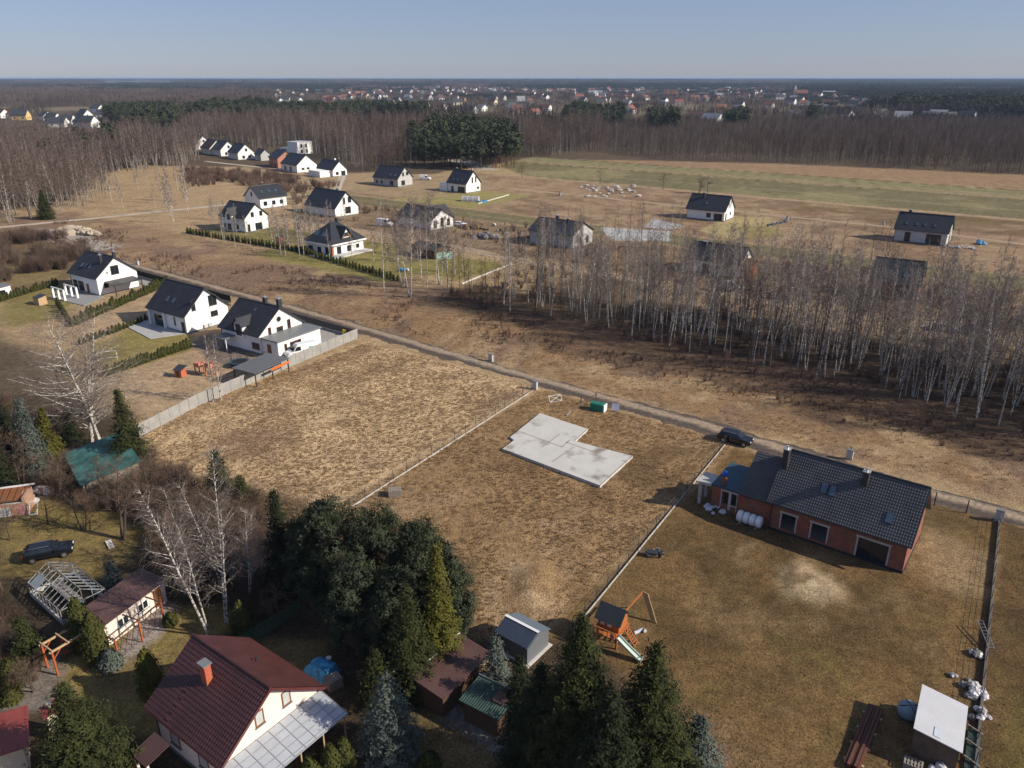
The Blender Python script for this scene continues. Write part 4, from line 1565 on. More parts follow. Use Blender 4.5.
# ---- the brick shell nearest the lane (walls with real openings)
def brick_house():
    c, az, L, W, he, hr = (36.1, 70.7), -37.5, 14.4, 9.2, 3.45, 8.0
    root = gable_house('brick_house', 'unfinished red brick house with a dark tiled roof and two chimneys, no windows fitted', c, az, L, W, he, hr, BRICK, ROOFG,
                       sky=(('n', -2.15, .50, .75, 1.25), ('n', -1.3, .50, .75, 1.25), ('n', 4.55, .34, .8, 1.2)),
                       chim=((-6.75, -1.35, .6, .75, 8.6, DGREY), (1.35, -1.0, .6, .6, 8.35, DGREY)), tile=True, walls_built=True, plinth=False)
    hl, hw = L / 2 - .4, W / 2 - .5
    k = (hr - he) / (W / 2)
    zt = he + .5 * k - .24

    def holed(mb, x0, x1, z0, z1, holes, put):
        x = x0
        for a, b, lo, hi in sorted(holes):
            put(mb, x, a, z0, z1)
            if lo > z0:
                put(mb, a, b, z0, lo)
            put(mb, a, b, hi, z1)
            x = b
        put(mb, x, x1, z0, z1)
    holes = [(-5.55, -4.05, .45, 2.35), (-2.35, -.75, .45, 2.35), (2.3, 5.2, .12, 2.45)]
    mb = MB()
    holed(mb, -hl, hl, -.3, zt, holes, lambda m, a, b, z0, z1: m.bb(a, b, -hw, -hw + .3, z0, z1))
    # far wall and gables
    mb.bb(-hl, hl, hw - .3, hw, -.3, zt)
    for sx in (-1, 1):
        pent = [(-hw + .3, -.3), (hw - .3, -.3), (hw - .3, zt + .3 * k - .02), (0, hr - .3), (-hw + .3, zt + .3 * k - .02)]
        a, b = sorted((sx * hl, sx * (hl - .3)))
        mb.add([(a, y, z) for y, z in pent] + [(b, y, z) for y, z in pent], [(0, 4, 3, 2, 1), (5, 6, 7, 8, 9)] + [(i, (i + 1) % 5, 5 + (i + 1) % 5, 5 + i) for i in range(5)])
    mb.build('wall', BRICK, root)
    fl = MB()
    fl.bb(-hl + .3, hl - .3, -hw + .3, hw - .3, -.2, .05)
    fl.build('floor', CONC, root)
    ce = MB()
    ce.bb(-hl + .3, hl - .3, -hw + .3, hw - .3, 2.75, 2.95)
    ce.build('ceiling', CONC, root)
    pl = MB()
    pl.bb(-hl - .04, hl + .04, -hw - .045, -hw - .005, -.3, .22)
    pl.bb(hl + .005, hl + .045, -hw - .04, hw, -.3, .22)
    pl.build('plinth', M('blue_black_coating', (.02, .022, .035), .6), root)
    for a, b, lo, hi in holes:                       # grey lintels and jambs round each opening, and the dark frames
        lm = MB()
        lm.bb(a - .25, b + .25, -hw - .012, -hw + .05, hi, hi + .24)
        for x0, x1 in ((a - .16, a), (b, b + .16)):
            lm.bb(x0, x1, -hw - .010, -hw + .05, lo, hi)
        lm.build('lintel', CONC, root)
    ring = MB()
    ring.bb(-hl, hl, -hw - .008, -hw + .02, zt - .33, zt - .12)
    ring.build('ring_beam', CONC, root)
    a, b, lo, hi = holes[2]
    wf = MB()
    for x0, x1 in ((a, a + .09), ((a + b) / 2 - .05, (a + b) / 2 + .05), (b - .09, b)):
        wf.bb(x0, x1, -hw + .12, -hw + .2, lo, hi)
    wf.bb(a, b, -hw + .12, -hw + .2, hi - .09, hi)
    wf.bb(a, b, -hw + .12, -hw + .2, lo, lo + .09)
    w = wf.build('window', DARKF, root)
    gp_ = MB()
    gp_.bb(a + .05, b - .05, -hw + .15, -hw + .17, lo + .05, hi - .05)
    gp_.build('pane', GLASS, w)
    # lower wing on the left end: same roof set a step lower
    wx0, wx1 = -hl - 3.6, -hl - .02
    wb = MB()
    wh, wr_, dw = 3.05, 6.6, 9.0
    yc = 0.3
    whw = dw / 2 - .45
    kk = (wr_ - wh) / (dw / 2)
    wzt = wh + .45 * kk - .24
    wb.bb(wx0, wx1, yc - whw, yc - whw + .3, -.3, wzt)
    wb.bb(wx0, wx1, yc + whw - .3, yc + whw, -.3, wzt)
    pent = [(yc - whw + .3, -.3), (yc + whw - .3, -.3), (yc + whw - .3, wzt + .3 * kk), (yc, wr_ - .3), (yc - whw + .3, wzt + .3 * kk)]
    wb.add([(wx0, y, z) for y, z in pent] + [(wx0 + .3, y, z) for y, z in pent], [(0, 4, 3, 2, 1), (5, 6, 7, 8, 9)] + [(i, (i + 1) % 5, 5 + (i + 1) % 5, 5 + i) for i in range(5)])
    wb.build('wing_wall', BRICK, root)
    wr2 = MB()
    tiled(wr2, wx0 - .1, wx1 + .35, (yc - dw / 2, wh), (yc, wr_))
    tiled(wr2, wx0 - .1, wx1 + .35, (yc + dw / 2, wh), (yc, wr_))
    wr2.build('wing_roof', ROOFG, root)
    # flat annex with a blue-green membrane
    ax0, ax1, ay0, ay1 = wx0 - 3.3, wx0 - .02, yc - whw, yc + 1.2
    an = MB()
    an.bb(ax0, ax1, ay0, ay0 + .3, -.3, .9)
    an.bb(ax0, ax0 + 1.1, ay0, ay0 + .3, .9, 2.5)
    an.bb(ax1 - .35, ax1, ay0, ay0 + .3, .9, 2.5)
    an.bb(ax0 + 2.0, ax0 + 2.25, ay0, ay0 + .3, .9, 2.5)
    an.bb(ax0, ax1, ay0, ay0 + .3, 2.5, 2.95)
    an.bb(ax0, ax0 + .3, ay0 + .3, ay1, -.3, 2.95)
    an.bb(ax0 + .3, ax1, ay1 - .3, ay1, -.3, 2.95)
    an.build('annex_wall', BRICK, root)
    ar = MB()
    ar.slab([(ax0 - .1, ay0 - .1, 3.0), (ax1, ay0 - .1, 3.0), (ax1, ay1 + .1, 3.5), (ax0 - .1, ay1 + .1, 3.5)], .15)
    ar.build('annex_roof', M('roof_membrane', (.030, .075, .105), .6, .15, .8), root)
    fr = MB()
    for x0, x1 in ((ax0 + 1.05, ax0 + 1.15), (ax0 + 1.98, ax0 + 2.27), (ax1 - .37, ax1 - .28)):
        fr.bb(x0, x1, ay0 - .015, ay0 + .1, .3, 2.55)
    fr.bb(ax0 + 1.0, ax1 - .25, ay0 - .018, ay0 + .1, 2.5, 2.7)
    fr.bb(ax0 + 2.2, ax1 - .3, ay0 - .018, ay0 + .1, .85, 1.0)
    fr.build('lintel', CONC, root)
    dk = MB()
    dk.bb(ax0 + .3, ax1, ay0 + .3, ay0 + .34, 0, 2.9)  # sheet behind the annex openings; the room's shade is painted as dark colour
    dk.build('dark_backing', M('painted_room_shade', (.03, .025, .022), .9), root)
    ca = MB()
    ca.bb(ax0 - 1.9, ax0 - .12, ay0 - .4, ay0 + 2.3, 2.75, 2.95)
    ca.build('canopy', CONC, root)
    pi = MB()
    pi.bb(ax0 - 1.6, ax0 - 1.25, ay0 - .15, ay0 + .2, -.2, 2.745)
    pi.bb(ax0 - 1.6, ax0 - 1.25, ay0 + 1.7, ay0 + 2.0, -.2, 2.745)
    pi.build('pillar', CONC, root)
    return root


brick_house()

# ---- three white houses in a row behind the concrete wall
b1 = gable_house('white_house', 'white house with three skylights, a pergola terrace and a dark carport on its gable', (-95.4, 174.1), -33.8, 12, 10.6, 4.06, 8.22,
                 win=(('g1', -.3, 4.2, 1.9, 2.0, 2), ('g1', -2.9, 1.6, 1.1, 1.0, 1), ('n', -1.6, .3, 2.2, 2.2, 2), ('n', -4.0, .3, 1.8, 2.2, 1)),
                 sky=(('n', -2.6, .42, .78, 1.3), ('n', -1.0, .42, .78, 1.3), ('n', .6, .42, .78, 1.3)), doors=(('n', 1.2, 1.0, 2.1, WOODF),),
                 chim=((4.2, 1.0, .6, .6, 9.0, DGREY), (3.2, -1.8, .6, .6, 8.6, DGREY)), tile=True, roof=ROOFT, group=GW)
rw = MB()
Face('g1', 5.6, 4.8)
fr_ = Face('g1', 5.6, 4.8)
fr_.box(rw, -2.35, -1.85, 4.6, 5.1, .003, .05)
rw.build('round_vent', ZINC, b1)
cp = MB()
cp.slab([(5.62, -3.2, 3.0), (9.6, -3.2, 2.75), (9.6, 3.6, 2.75), (5.62, 3.6, 3.0)], .14)
cp.build('carport_roof', DGREY, b1)
for x, y in ((9.4, -3.0), (9.4, 3.4)):
    po = MB()
    po.bb(x - .09, x + .09, y - .09, y + .09, -.1, 2.62)
    po.build('carport_post', DGREY, b1)

b2 = gable_house('white_house', 'white house with a recessed porch on two columns and two skylights in a plain roof', (-64.9, 146.9), -34.5, 12.8, 10.6, 3.5, 8.15,
                 win=(('g1', -2.7, 4.2, .9, 2.2, 1), ('g1', 1.6, 4.3, 1.8, 2.1, 2), ('g1', 1.6, 2.1, 1.6, 1.1, 1), ('n', 2.4, 1.2, .5, 1.6, 1)),
                 sky=(('n', -1.6, .42, .7, 1.3), ('n', .4, .42, .7, 1.3)), doors=(('n', 5.0, 1.0, 2.1, DARKF),), tile=True, roof=ROOFT, group=GW)
ac = MB()
ac.bb(6.05, 6.4, -1.2, -.4, .35, 1.0)
ac.bb(6.05, 6.4, -.2, .6, .35, 1.0)
ac.build('heat_pump', M('light_grey_metal', (.5, .5, .5), .5), b2)
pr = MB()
pr.bb(-6.0, -.6, -4.86, -4.79, .1, 2.95)  # flat panel on the wall; the porch's shade is painted into its grey
pr.build('porch_shade_panel', M('painted_shade_render', (.42, .42, .42), .9), b2)
for x in (-5.8, -.7):
    q = MB()
    q.bb(x - .22, x + .22, -5.25, -4.9, -.1, 3.45)
    q.build('column', WHITE, b2)
pd = MB()
pd.bb(-4.4, -1.6, -4.9, -4.862, .15, 2.4)
pd.build('patio_door', GLASS, b2)

b3 = gable_house('white_house', 'white house with a front dormer, two chimneys and a flat-roofed garage on its gable', (-46.4, 134.7), -33.0, 11.2, 11, 3.6, 7.75,
                 win=(('g1', -2.6, 2.9, .7, 1.6, 1), ('g1', -.3, 3.0, 1.5, 1.1, 1), ('g1', 1.9, 3.2, .8, 1.7, 1), ('n', 4.0, .9, 2.0, 1.2, 2)),
                 sky=(('n', .4, .75, .6, .9),), chim=((.6, .9, .7, .6, 8.6, DGREY), (4.4, .9, .6, .8, 8.9, DGREY)), tile=True, roof=ROOFT, group=GW, frame=WOODF)
gv = MB()
fg = Face('g1', 5.2, 5.0)
for k in range(10):
    t0, t1 = 2 * PI * k / 10, 2 * PI * (k + 1) / 10
    gv.bar((5.23, -.3 + .48 * math.cos(t0), 5.5 + .48 * math.sin(t0)), (5.23, -.3 + .48 * math.cos(t1), 5.5 + .48 * math.sin(t1)), .08)
rv = gv.build('round_window', MGREY, b3)
gq = MB()
gq.tube([(5.18, -.3, 5.5), (5.215, -.3, 5.5)], .45, 12)
gq.build('pane', GLASS, rv)
# dormer
dm = MB()
dm.add([(-.9, -5.35, 2.6), (1.3, -5.35, 2.6), (1.3, -5.35, 5.0), (.2, -5.35, 6.1), (-.9, -5.35, 5.0), (-.9, -1.6, 2.6), (1.3, -1.6, 2.6), (1.3, -1.6, 5.0), (.2, -1.6, 6.1), (-.9, -1.6, 5.0)],
       [(0, 1, 2, 3, 4), (5, 9, 8, 7, 6)] + [(i, 5 + i, 5 + (i + 1) % 5, (i + 1) % 5) for i in range(5)])
do = dm.build('dormer', WHITE, b3)
dr = MB()
dr.slab([(-1.3, -5.8, 4.75), (.2, -5.8, 6.25), (.2, -1.4, 6.25), (-1.3, -1.4, 4.75)], .14)
dr.slab([(.2, -5.8, 6.25), (1.7, -5.8, 4.75), (1.7, -1.4, 4.75), (.2, -1.4, 6.25)], .14)
dr.build('dormer_roof', ROOFT, do)
dw_ = MB()
dw_.bb(-.5, .9, -5.41, -5.352, 2.9, 5.0)
dw_.build('dormer_window', DARKF, do)
# garage with a flat roof
ga = MB()
ga.bb(5.25, 9.4, -4.6, 5.4, -.2, 3.0)
ga.build('garage_wall', WHITE, b3)
gr_ = MB()
gr_.bb(5.2, 9.7, -4.9, 5.6, 3.003, 3.22)
gr_.build('garage_roof', MGREY, b3)
F1 = Face('g1', 9.4, 5)
window(b3, F1, -.6, 1.1, 2.6, 1.2, WOODF, GLASS, 3)
window(b3, F1, -2.9, 1.1, .6, 1.2, WOODF, GLASS, 1)
gd = MB()
gd.bb(6.6, 7.6, -4.66, -4.602, .1, 2.2)
gd.build('garage_door', WOODF, b3)
pc = MB()
pc.slab([(-4.4, -7.4, 2.4), (-1.2, -7.4, 2.4), (-1.2, -5.05, 2.6), (-4.4, -5.05, 2.6)], .1)
pc.build('porch_roof', MGREY, b3)
pc2 = MB()
for x in (-4.2, -1.4):
    pc2.bb(x - .06, x + .06, -7.25, -7.13, 0, 2.3)
pc2.build('porch_post', WHITEP, b3)

# ---- houses beyond the first lane
c1 = gable_house('white_house', 'white house with a small front gable, standing among young birches', (-87.3, 249.7), -33.3, 12.8, 10.1, 4.4, 8.6,
                 win=(('g1', -1.4, 4.6, 1.2, 1.5, 1), ('g1', 2.0, 4.6, 1.2, 1.5, 1), ('g1', .6, .3, 2.6, 2.2, 2), ('g1', -3.2, .3, .9, 2.2, 1), ('n', -4, .9, 1.3, 1.3, 1), ('n', 2, .9, 1.3, 1.3, 1)), group=GW)
q = MB()
q.add([(-2.6, -5.2, 0), (.6, -5.2, 0), (.6, -5.2, 5.4), (-1, -5.2, 7.2), (-2.6, -5.2, 5.4), (-2.6, -2, 0), (.6, -2, 0), (.6, -2, 5.4), (-1, -2, 7.2), (-2.6, -2, 5.4)],
      [(0, 1, 2, 3, 4), (5, 9, 8, 7, 6)] + [(i, 5 + i, 5 + (i + 1) % 5, (i + 1) % 5) for i in range(5)])
o = q.build('front_gable', WHITE, c1)
q = MB()
q.slab([(-3.0, -5.7, 5.1), (-1, -5.7, 7.4), (-1, -1, 7.4), (-3.0, -1, 5.1)], .15)
q.slab([(-1, -5.7, 7.4), (1.0, -5.7, 5.1), (1.0, -1, 5.1), (-1, -1, 7.4)], .15)
q.build('gable_roof', ROOFA, o)
q = MB()
q.bb(-1.7, -.3, -5.26, -5.202, 3.6, 5.4)
q.bb(-1.9, -.1, -5.26, -5.202, .4, 2.4)
q.build('window', DARKF, o)
gable_house('white_house', 'white house turned with its shaded gable to the left, three skylights on the lit roof', (-94.5, 296.5), -131.3 + 180, 12.3, 11.2, 4.0, 8.0,
            win=(('n', -3.4, 1.2, 1.5, 1.5, 1), ('n', .2, 1.2, 1.5, 1.5, 1), ('n', 3.6, 1.2, 1.5, 1.5, 1), ('g0', 0, 4.4, 1.1, 1.5, 1)),
            sky=(('n', -3.0, .5, .8, 1.6), ('n', 0, .5, .8, 1.6), ('n', 3.0, .5, .8, 1.6)), chim=((-.5, .6, .8, .7, 8.9, DGREY),), group=GW)
gable_house('white_house', 'white house with a long black roof, two upper gable windows and one big square window', (-65.6, 280.2), -40.0, 18.0, 11.3, 2.98, 8.5,
            win=(('g1', -.9, 4.3, .9, 2.2, 1), ('g1', 1.5, 4.6, 1.5, 2.0, 1), ('g1', .6, .9, 2.4, 2.3, 2)), chim=((3.5, .5, .6, .6, 9.0, DGREY),), group=GW)


def hip_house():
    e = gp(339.7, 256)
    az = rad(-36)
    root = thing('white_house', 'white house with a black hipped roof, brick-coloured dormer gable and pale terrace', 'house', (-50.6, 216.2, 0), az, GW)
    a, b, he, hr = 5.4, 5.8, 3.3, 8.2
    w = MB()
    w.bb(-a, a, -b, b, -.2, he - .05)
    w.build('wall', WHITE, root)
    A, B = a + .7, b + .7
    r = MB()
    r.add([(-A, -B, he), (A, -B, he), (A, B, he), (-A, B, he), (0, -1.2, hr), (0, 1.2, hr)], [(0, 1, 4), (1, 2, 5, 4), (2, 3, 5), (3, 0, 4, 5), (3, 2, 1, 0)])
    r.bb(-A, A, -B, B, he - .32, he - .004)
    ro = r.build('roof', [ROOFA], root)
    fb = MB()
    for sx, sy, lx, ly in ((0, -1, A, 0), (0, 1, A, 0), (-1, 0, 0, B), (1, 0, 0, B)):
        if sx == 0:
            fb.bb(-A - .04, A + .04, sy * (B + .02) - .02, sy * (B + .02) + .02, he - .45, he - .02)
        else:
            fb.bb(sx * (A + .02) - .02, sx * (A + .02) + .02, -B - .04, B + .04, he - .45, he - .02)
    fb.build('eaves_band', WHITEP, ro)
    # dormer on the right side
    d = MB()
    d.add([(2.2, -1.6, 4.3), (2.2, 1.6, 4.3), (2.2, 0, 7.0), (5.0, -1.6, 4.3), (5.0, 1.6, 4.3), (5.0, 0, 7.0)], [(3, 4, 5), (0, 2, 1), (0, 1, 4, 3), (0, 3, 5, 2), (1, 2, 5, 4)])
    do = d.build('dormer', WHITE, root)
    dr = MB()
    dr.slab([(.3, -2.3, 4.1), (5.5, -2.3, 4.1), (5.5, 0, 7.4), (.3, 0, 7.4)], .14)
    dr.slab([(5.5, 2.3, 4.1), (.3, 2.3, 4.1), (.3, 0, 7.4), (5.5, 0, 7.4)], .14)
    dr.build('dormer_roof', ROOFA, do)
    dw = MB()
    dw.bb(5.003, 5.06, -.75, .75, 4.55, 5.7)
    dw.build('dormer_window', DARKF, do)
    bp = MB()
    bp.bb(5.003, 5.03, -1.5, -.76, 4.4, 5.2)
    bp.bb(5.003, 5.03, .76, 1.5, 4.4, 5.2)
    bp.build('dormer_panel', WOODO, do)
    F, Gf = Face('n', a, b), Face('g1', a, b)
    for f, u, z, w_, h in ((F, -3.6, .9, 1.8, 1.1), (F, 0.0, .3, 1.5, 1.7), (F, 3.3, .2, 1.7, 2.1), (Gf, -3.4, .2, 1.6, 2.1), (Gf, .4, .4, 1.7, 1.7), (Gf, 3.6, .9, 1.2, 1.1)):
        window(root, f, u, z, w_, h)
    pm = MB()
    pm.bb(4.7, 5.5, -5.95, -5.3, 0, 2.9)
    pm.build('corner_pillar', M('orange_brick', (.45, .14, .06), .8), root)
    sk = MB()
    for x in (-2.2, .9):
        y0, y1 = -4.9, -3.7
        kz = (hr - he) / (B - 1.2)
        zf = lambda y: he + (y + B) * kz + .09
        sk.slab([(x - .9, y0, zf(y0)), (x + .6, y0, zf(y0)), (x + .6, y1, zf(y1)), (x - .9, y1, zf(y1))], .1)
    sk.build('skylight', SKYGL, ro)
    cm = MB()
    cm.bb(-.3, .5, 1.0, 1.7, 6.4, 8.9)
    cm.build('chimney', DGREY, root)
    te = MB()
    te.bb(a + .02, a + 3.4, -b - 2.6, b + .5, -.1, .28)
    te.bb(-.5, a + .01, -b - 3.4, -b - .03, -.1, .26)
    te.build('terrace', CONC2, root)


hip_house()
c5 = gable_house('white_house', 'white house with three tall arched gable openings, half hidden by bare birches', (-29.1, 255.7), -43.5, 18, 10.7, 3.06, 6.3,
                 win=(('g1', -2.9, .6, 1.2, 2.3, 1), ('g1', 0, .8, 1.3, 2.8, 1), ('g1', 2.8, .8, 1.3, 2.2, 1)), group=GW)
q = MB()
q.slab([(-2, 6.6, 3.0), (2.5, 1, 6.7), (2.5, -1, 6.7), (-2, -1, 3.0)], .15)
q.slab([(2.5, 7, 6.7), (7, 7, 3.0), (7, -1, 3.0), (2.5, -1, 6.7)], .15)
q.build('cross_roof', ROOFA, c5)
gable_house('grey_white_house', 'half-finished house, grey shell walls with one white gable and dark roof, behind a white van', (-54.8, 359.4), -34.6, 15.7, 10.8, 3.5, 8.46, GREYW,
            win=(('g1', -1.2, 4.5, 1.2, 1.6, 1), ('g1', 1.6, 4.7, 1.6, 1.5, 1), ('g1', -1.4, .6, 2.4, 2.0, 2), ('n', -5.5, 1, 1.2, 1.3, 1), ('n', -2.5, 1, 1.2, 1.3, 1), ('n', 3.6, .5, 2.2, 2.0, 2)),
            sky=(('n', 2.0, .3, 1.0, 1.6), ('n', 5.0, .3, 1.6, 1.6)), group=GW)
c7 = gable_house('white_house', 'white house with a flat extension on its left, farthest along the green strip', (-20.9, 338.6), -39, 11.7, 10.2, 3.7, 8.9,
                 win=(('g1', -.6, 3.9, .9, 2.4, 1), ('g1', 1.6, 4.1, .9, 2.4, 1), ('g1', 3.0, 1.2, 1.4, .9, 1), ('n', 2.6, .2, 4.0, 2.3, 3), ('n', -2.6, .2, 1.4, 2.2, 1)),
                 sky=(('n', -3, .3, .8, 1.3), ('n', -.5, .3, .8, 1.3), ('n', 2.2, .3, .8, 1.3)), chim=((-4.3, .4, .6, .6, 9.4, DGREY), (4.6, .4, .7, .7, 9.7, ZINC)), group=GW)
q = MB()
q.bb(-10.2, -5.5, -4.7, 3, -.1, 3.1)
q.build('extension', WHITE, c7)
GF = 'far row of houses before the brown wood'
d1 = gable_house('white_house', 'white house with a low flat wing, at the near end of the far row', (-91.4, 397.9), -46.5, 15.8, 9.0, 3.1, 7.4,
                 win=(('g1', 1.9, .3, 2.4, 2.2, 2), ('g1', -1.6, .8, 1.6, 1.4, 1)), chim=((2, 1, .7, .7, 8.2, WHITEP), (6.5, .6, .7, .7, 8.4, DGREY)), group=GF)
q = MB()
q.bb(-5, 6, -10.5, -4.1, -.1, 2.9)
q.build('flat_wing', WHITE, d1)
gable_house('white_house', 'white house with a broad blank gable, second in the far row beside the pinkish house', (-112.6, 415.2), -45.5, 17, 12.6, 3.8, 8.8,
            win=(('g1', -2.4, 1.4, 1.6, 1.0, 1), ('g1', .6, 1.5, 1.6, 1.0, 1), ('n', 1.5, .5, 2.2, 2.3, 1), ('n', -4, .5, 2.2, 2.3, 1)), group=GF)
gable_house('unplastered_house', 'unplastered house of pink blocks with a dark roof, in the far row', (-127.1, 435.8), -56.2, 15.5, 11, 4.96, 9.0, PINKB,
            win=(('g1', .8, 5.4, 1.6, 1.7, 1), ('n', -3, .8, 1.8, 1.5, 1), ('n', 3, .8, 1.8, 1.5, 1)), group=GF)
for (u, v, wl_, lab) in ((247.5, 159.5, WHITE, 'white gable end fourth in the far row, nearest the dark-roofed outbuilding'),
                         (230, 156, WHITE, 'white gable end in the middle of the far row with a wing in front'),
                         (219, 154.5, WHITE, 'white house with wine-coloured roof towards the left end of the far row'),
                         (205, 149.5, WHITE, 'white house with a blue-black roof at the left end of the far row')):
    p = gp(u, v)
    gable_house('white_house', lab, (p.x - 5, p.y + 5), -48, 15, 11.5, 3.8, 9.0, wl_, ROOFBROWN if 'wine' in lab else ROOFA,
                win=(('g1', -1.8, .8, 1.6, 1.6, 1), ('g1', 1.8, .8, 1.6, 1.6, 1), ('g1', .2, 4.8, 1.4, 1.6, 1)), group=GF)
for (u, v, W_, D_, lab) in ((263, 160, 9, 7, 'low dark-roofed outbuilding squeezed between the white gable and the pinkish house'), (170, 134.5, 26, 9, 'long low dark roof at the edge of the wood left of the far row')):
    p = gp(u, v)
    gable_house('outbuilding', lab, (p.x, p.y), -10 if W_ > 20 else -48, W_, D_, 3.4, 6.5, GREYW, ROOFA, group=GF, plinth=False)
p = gp(297, 153)
t = thing('cubic_house', 'white flat-roofed cubic house with an upper storey, alone before the brown wood', 'house', (p.x, p.y, 0), rad(-40))
q = MB()
q.bb(-9, 9, -6, 6, 0, 3.2)
q.bb(-2, 9.02, -5.4, 6.02, 3.2, 7.2)
q.build('wall', WHITE, t)
q = MB()
q.bb(-9.2, -2.01, -6.2, 6.2, 3.203, 3.5)
q.bb(-2.2, 9.2, -5.6, 6.2, 7.203, 7.5)
q.build('roof', WHITEP, t)
for u_, z_ in ((-2.5, 4.0), (1.2, 4.0), (-2.5, .6), (1.5, .6)):
    window(t, Face('g1', 9.025, 6), u_, z_, 1.4, 2.2)
for u_ in (-6.5, -4):
    window(t, Face('n', 9, 6.0), u_, .5, 1.6, 2.1)

# ---- houses on the plots to the right
e1 = gable_house('white_house', 'small white house with a wide black roof, alone in the scrub before the green field', (69.8, 270.5), -33.8, 14.4, 10.7, 3.35, 8.0,
                 win=(('n', 1.2, 1.0, 1.6, 1.5, 1), ('n', 4.6, .2, 3.0, 2.3, 2), ('g1', -.8, 4.2, .8, 2.2, 1), ('g1', .9, 4.2, .8, 2.2, 1), ('g1', -3.2, .2, 1.2, 2.3, 1), ('g1', 1.2, 1.4, 1.2, 1.2, 1)),
                 sky=(('n', -.6, .45, .9, 1.3),), chim=((-2.4, -1.1, .8, .8, 8.7, DGREY),), group=GW)
gable_house('unfinished_house', 'unfinished grey-walled house with four skylights in a black roof, white wraps beside it', (124.2, 229.8), -35.9, 15, 9.9, 3.65, 8.1, M('dirty_render', (.5, .5, .5), .9, .1),
            win=(('n', -3.4, .2, 1.6, 2.8, 1), ('n', 3.6, .2, 4.0, 2.8, 2), ('g1', 1, .3, 2, 2.2, 1)),
            sky=(('n', -4.4, .38, .8, 1.2), ('n', -1.6, .38, .8, 1.2), ('n', .6, .38, .8, 1.2), ('n', 3.2, .38, .8, 1.2)), chim=((-4.6, .6, .8, .8, 8.8, DGREY),), group=GW)
e3 = gable_house('white_house', 'dark-roofed white house half hidden behind the birches with a brown bay on its gable', (52.7, 190.9), -36.3, 14.9, 9.5, 3.4, 7.0,
                 win=(('n', -1.5, .3, 2.0, 2.2, 1), ('g1', 0, 3.8, 1.1, 1.5, 1)), chim=((4.6, .4, .7, .7, 7.9, DGREY), (-3.8, -.6, .9, .9, 7.3, DGREY)), roof=ROOFA, group=GW)
q = MB()
q.bb(7.12, 9.2, -3.0, 2.0, 0, 3.2)
q.build('bay', WOODO, e3)
q = MB()
q.slab([(7.1, -3.4, 3.2), (9.6, -3.4, 3.2), (9.6, -.5, 4.6), (7.1, -.5, 4.6)], .12)
q.slab([(9.6, 2.4, 3.2), (7.1, 2.4, 3.2), (7.1, -.5, 4.6), (9.6, -.5, 4.6)], .12)
q.build('bay_roof', WOODF, e3)
gable_house('brick_house', 'unfinished brick house with a dark roof seen through the right-hand birches', (88.0, 169.5), -31.1, 10.5, 10.4, 3.4, 7.9, BRICK, ROOFA,
            win=(('n', -2.8, .3, 1.6, 2.1, 1), ('n', 1.5, .3, 2.6, 2.1, 1)), sky=(('n', -1.0, .4, .8, 1.2), ('n', 1.5, .4, .8, 1.2)), frame=CONC, group='brick shells')
e5 = gable_house('grey_house', 'grey unplastered house with a low dark roof behind the dense left part of the birches', (14.6, 226.5), -36, 16, 12, 4.0, 7.0, GREYW, DGREY,
                 win=(('g1', -1.5, .8, 1.5, 2.2, 1), ('g1', 2.5, .8, 1.2, 2.0, 1)), chim=((-2.0, 1.0, .8, .8, 7.9, DGREY), (2.8, -.6, .6, .6, 7.7, DGREY)), group=GW)
gable_house('garden_shed', 'dark-roofed low shed among the birches near the small green polytunnel', (-22.5, 209.5), -40, 9.5, 7, 2.4, 3.6, WOODD, ROOFA, group=None, cat='shed', plinth=False)

# ---- the pink house in the foreground
pk = gable_house('pink_house', 'pink house with a wine-red metal roof and brick chimney, cut by the lower picture edge', (-20.4, 43.4), -35.8, 9.2, 9.0, 3.5, 6.9, PINKW, ROOFBR,
                 win=(('g1', -.95, 4.15, .75, 1.25, 1), ('g1', 1.35, 4.15, .75, 1.25, 1), ('n', 1.5, 1.0, 1.2, 1.3, 1), ('n', -2.0, 1.0, 1.2, 1.3, 1)),
                 chim=(), tile=True, frame=WOODF, gutter=M('wine_trim', (.10, .03, .028), .4), pane=M('pale_blind', (.45, .48, .47), .3))
q = MB()
q.bb(-1.1, -.45, -1.75, -1.25, 5.0, 7.3)
co = q.build('chimney', M_brick('chimney_brick', (.40, .10, .05), (.34, .085, .04), (.36, .14, .09), 2.0), pk)
q = MB()
q.bb(-1.2, -.35, -1.85, -1.15, 7.302, 7.42)
q.build('chimney_cap', MGREY, co)
q = MB()
q.tube([(0.1, 2.0, 5.2), (.1, 2.0, 5.75)], .07, 8)
q.tube([(0.1, 2.0, 5.75), (.1, 2.0, 5.85)], .12, 8)
q.build('vent_pipe', DARKF, pk)
for k in range(6):
    q = MB()
    q.bar((-2.2 + .06, -4.3 + .42 * k, 3.72 + .32 * k), (-1.8 + .06, -4.3 + .42 * k, 3.72 + .32 * k), .08, .08)
    q.build('roof_step', ROOFBR, pk)
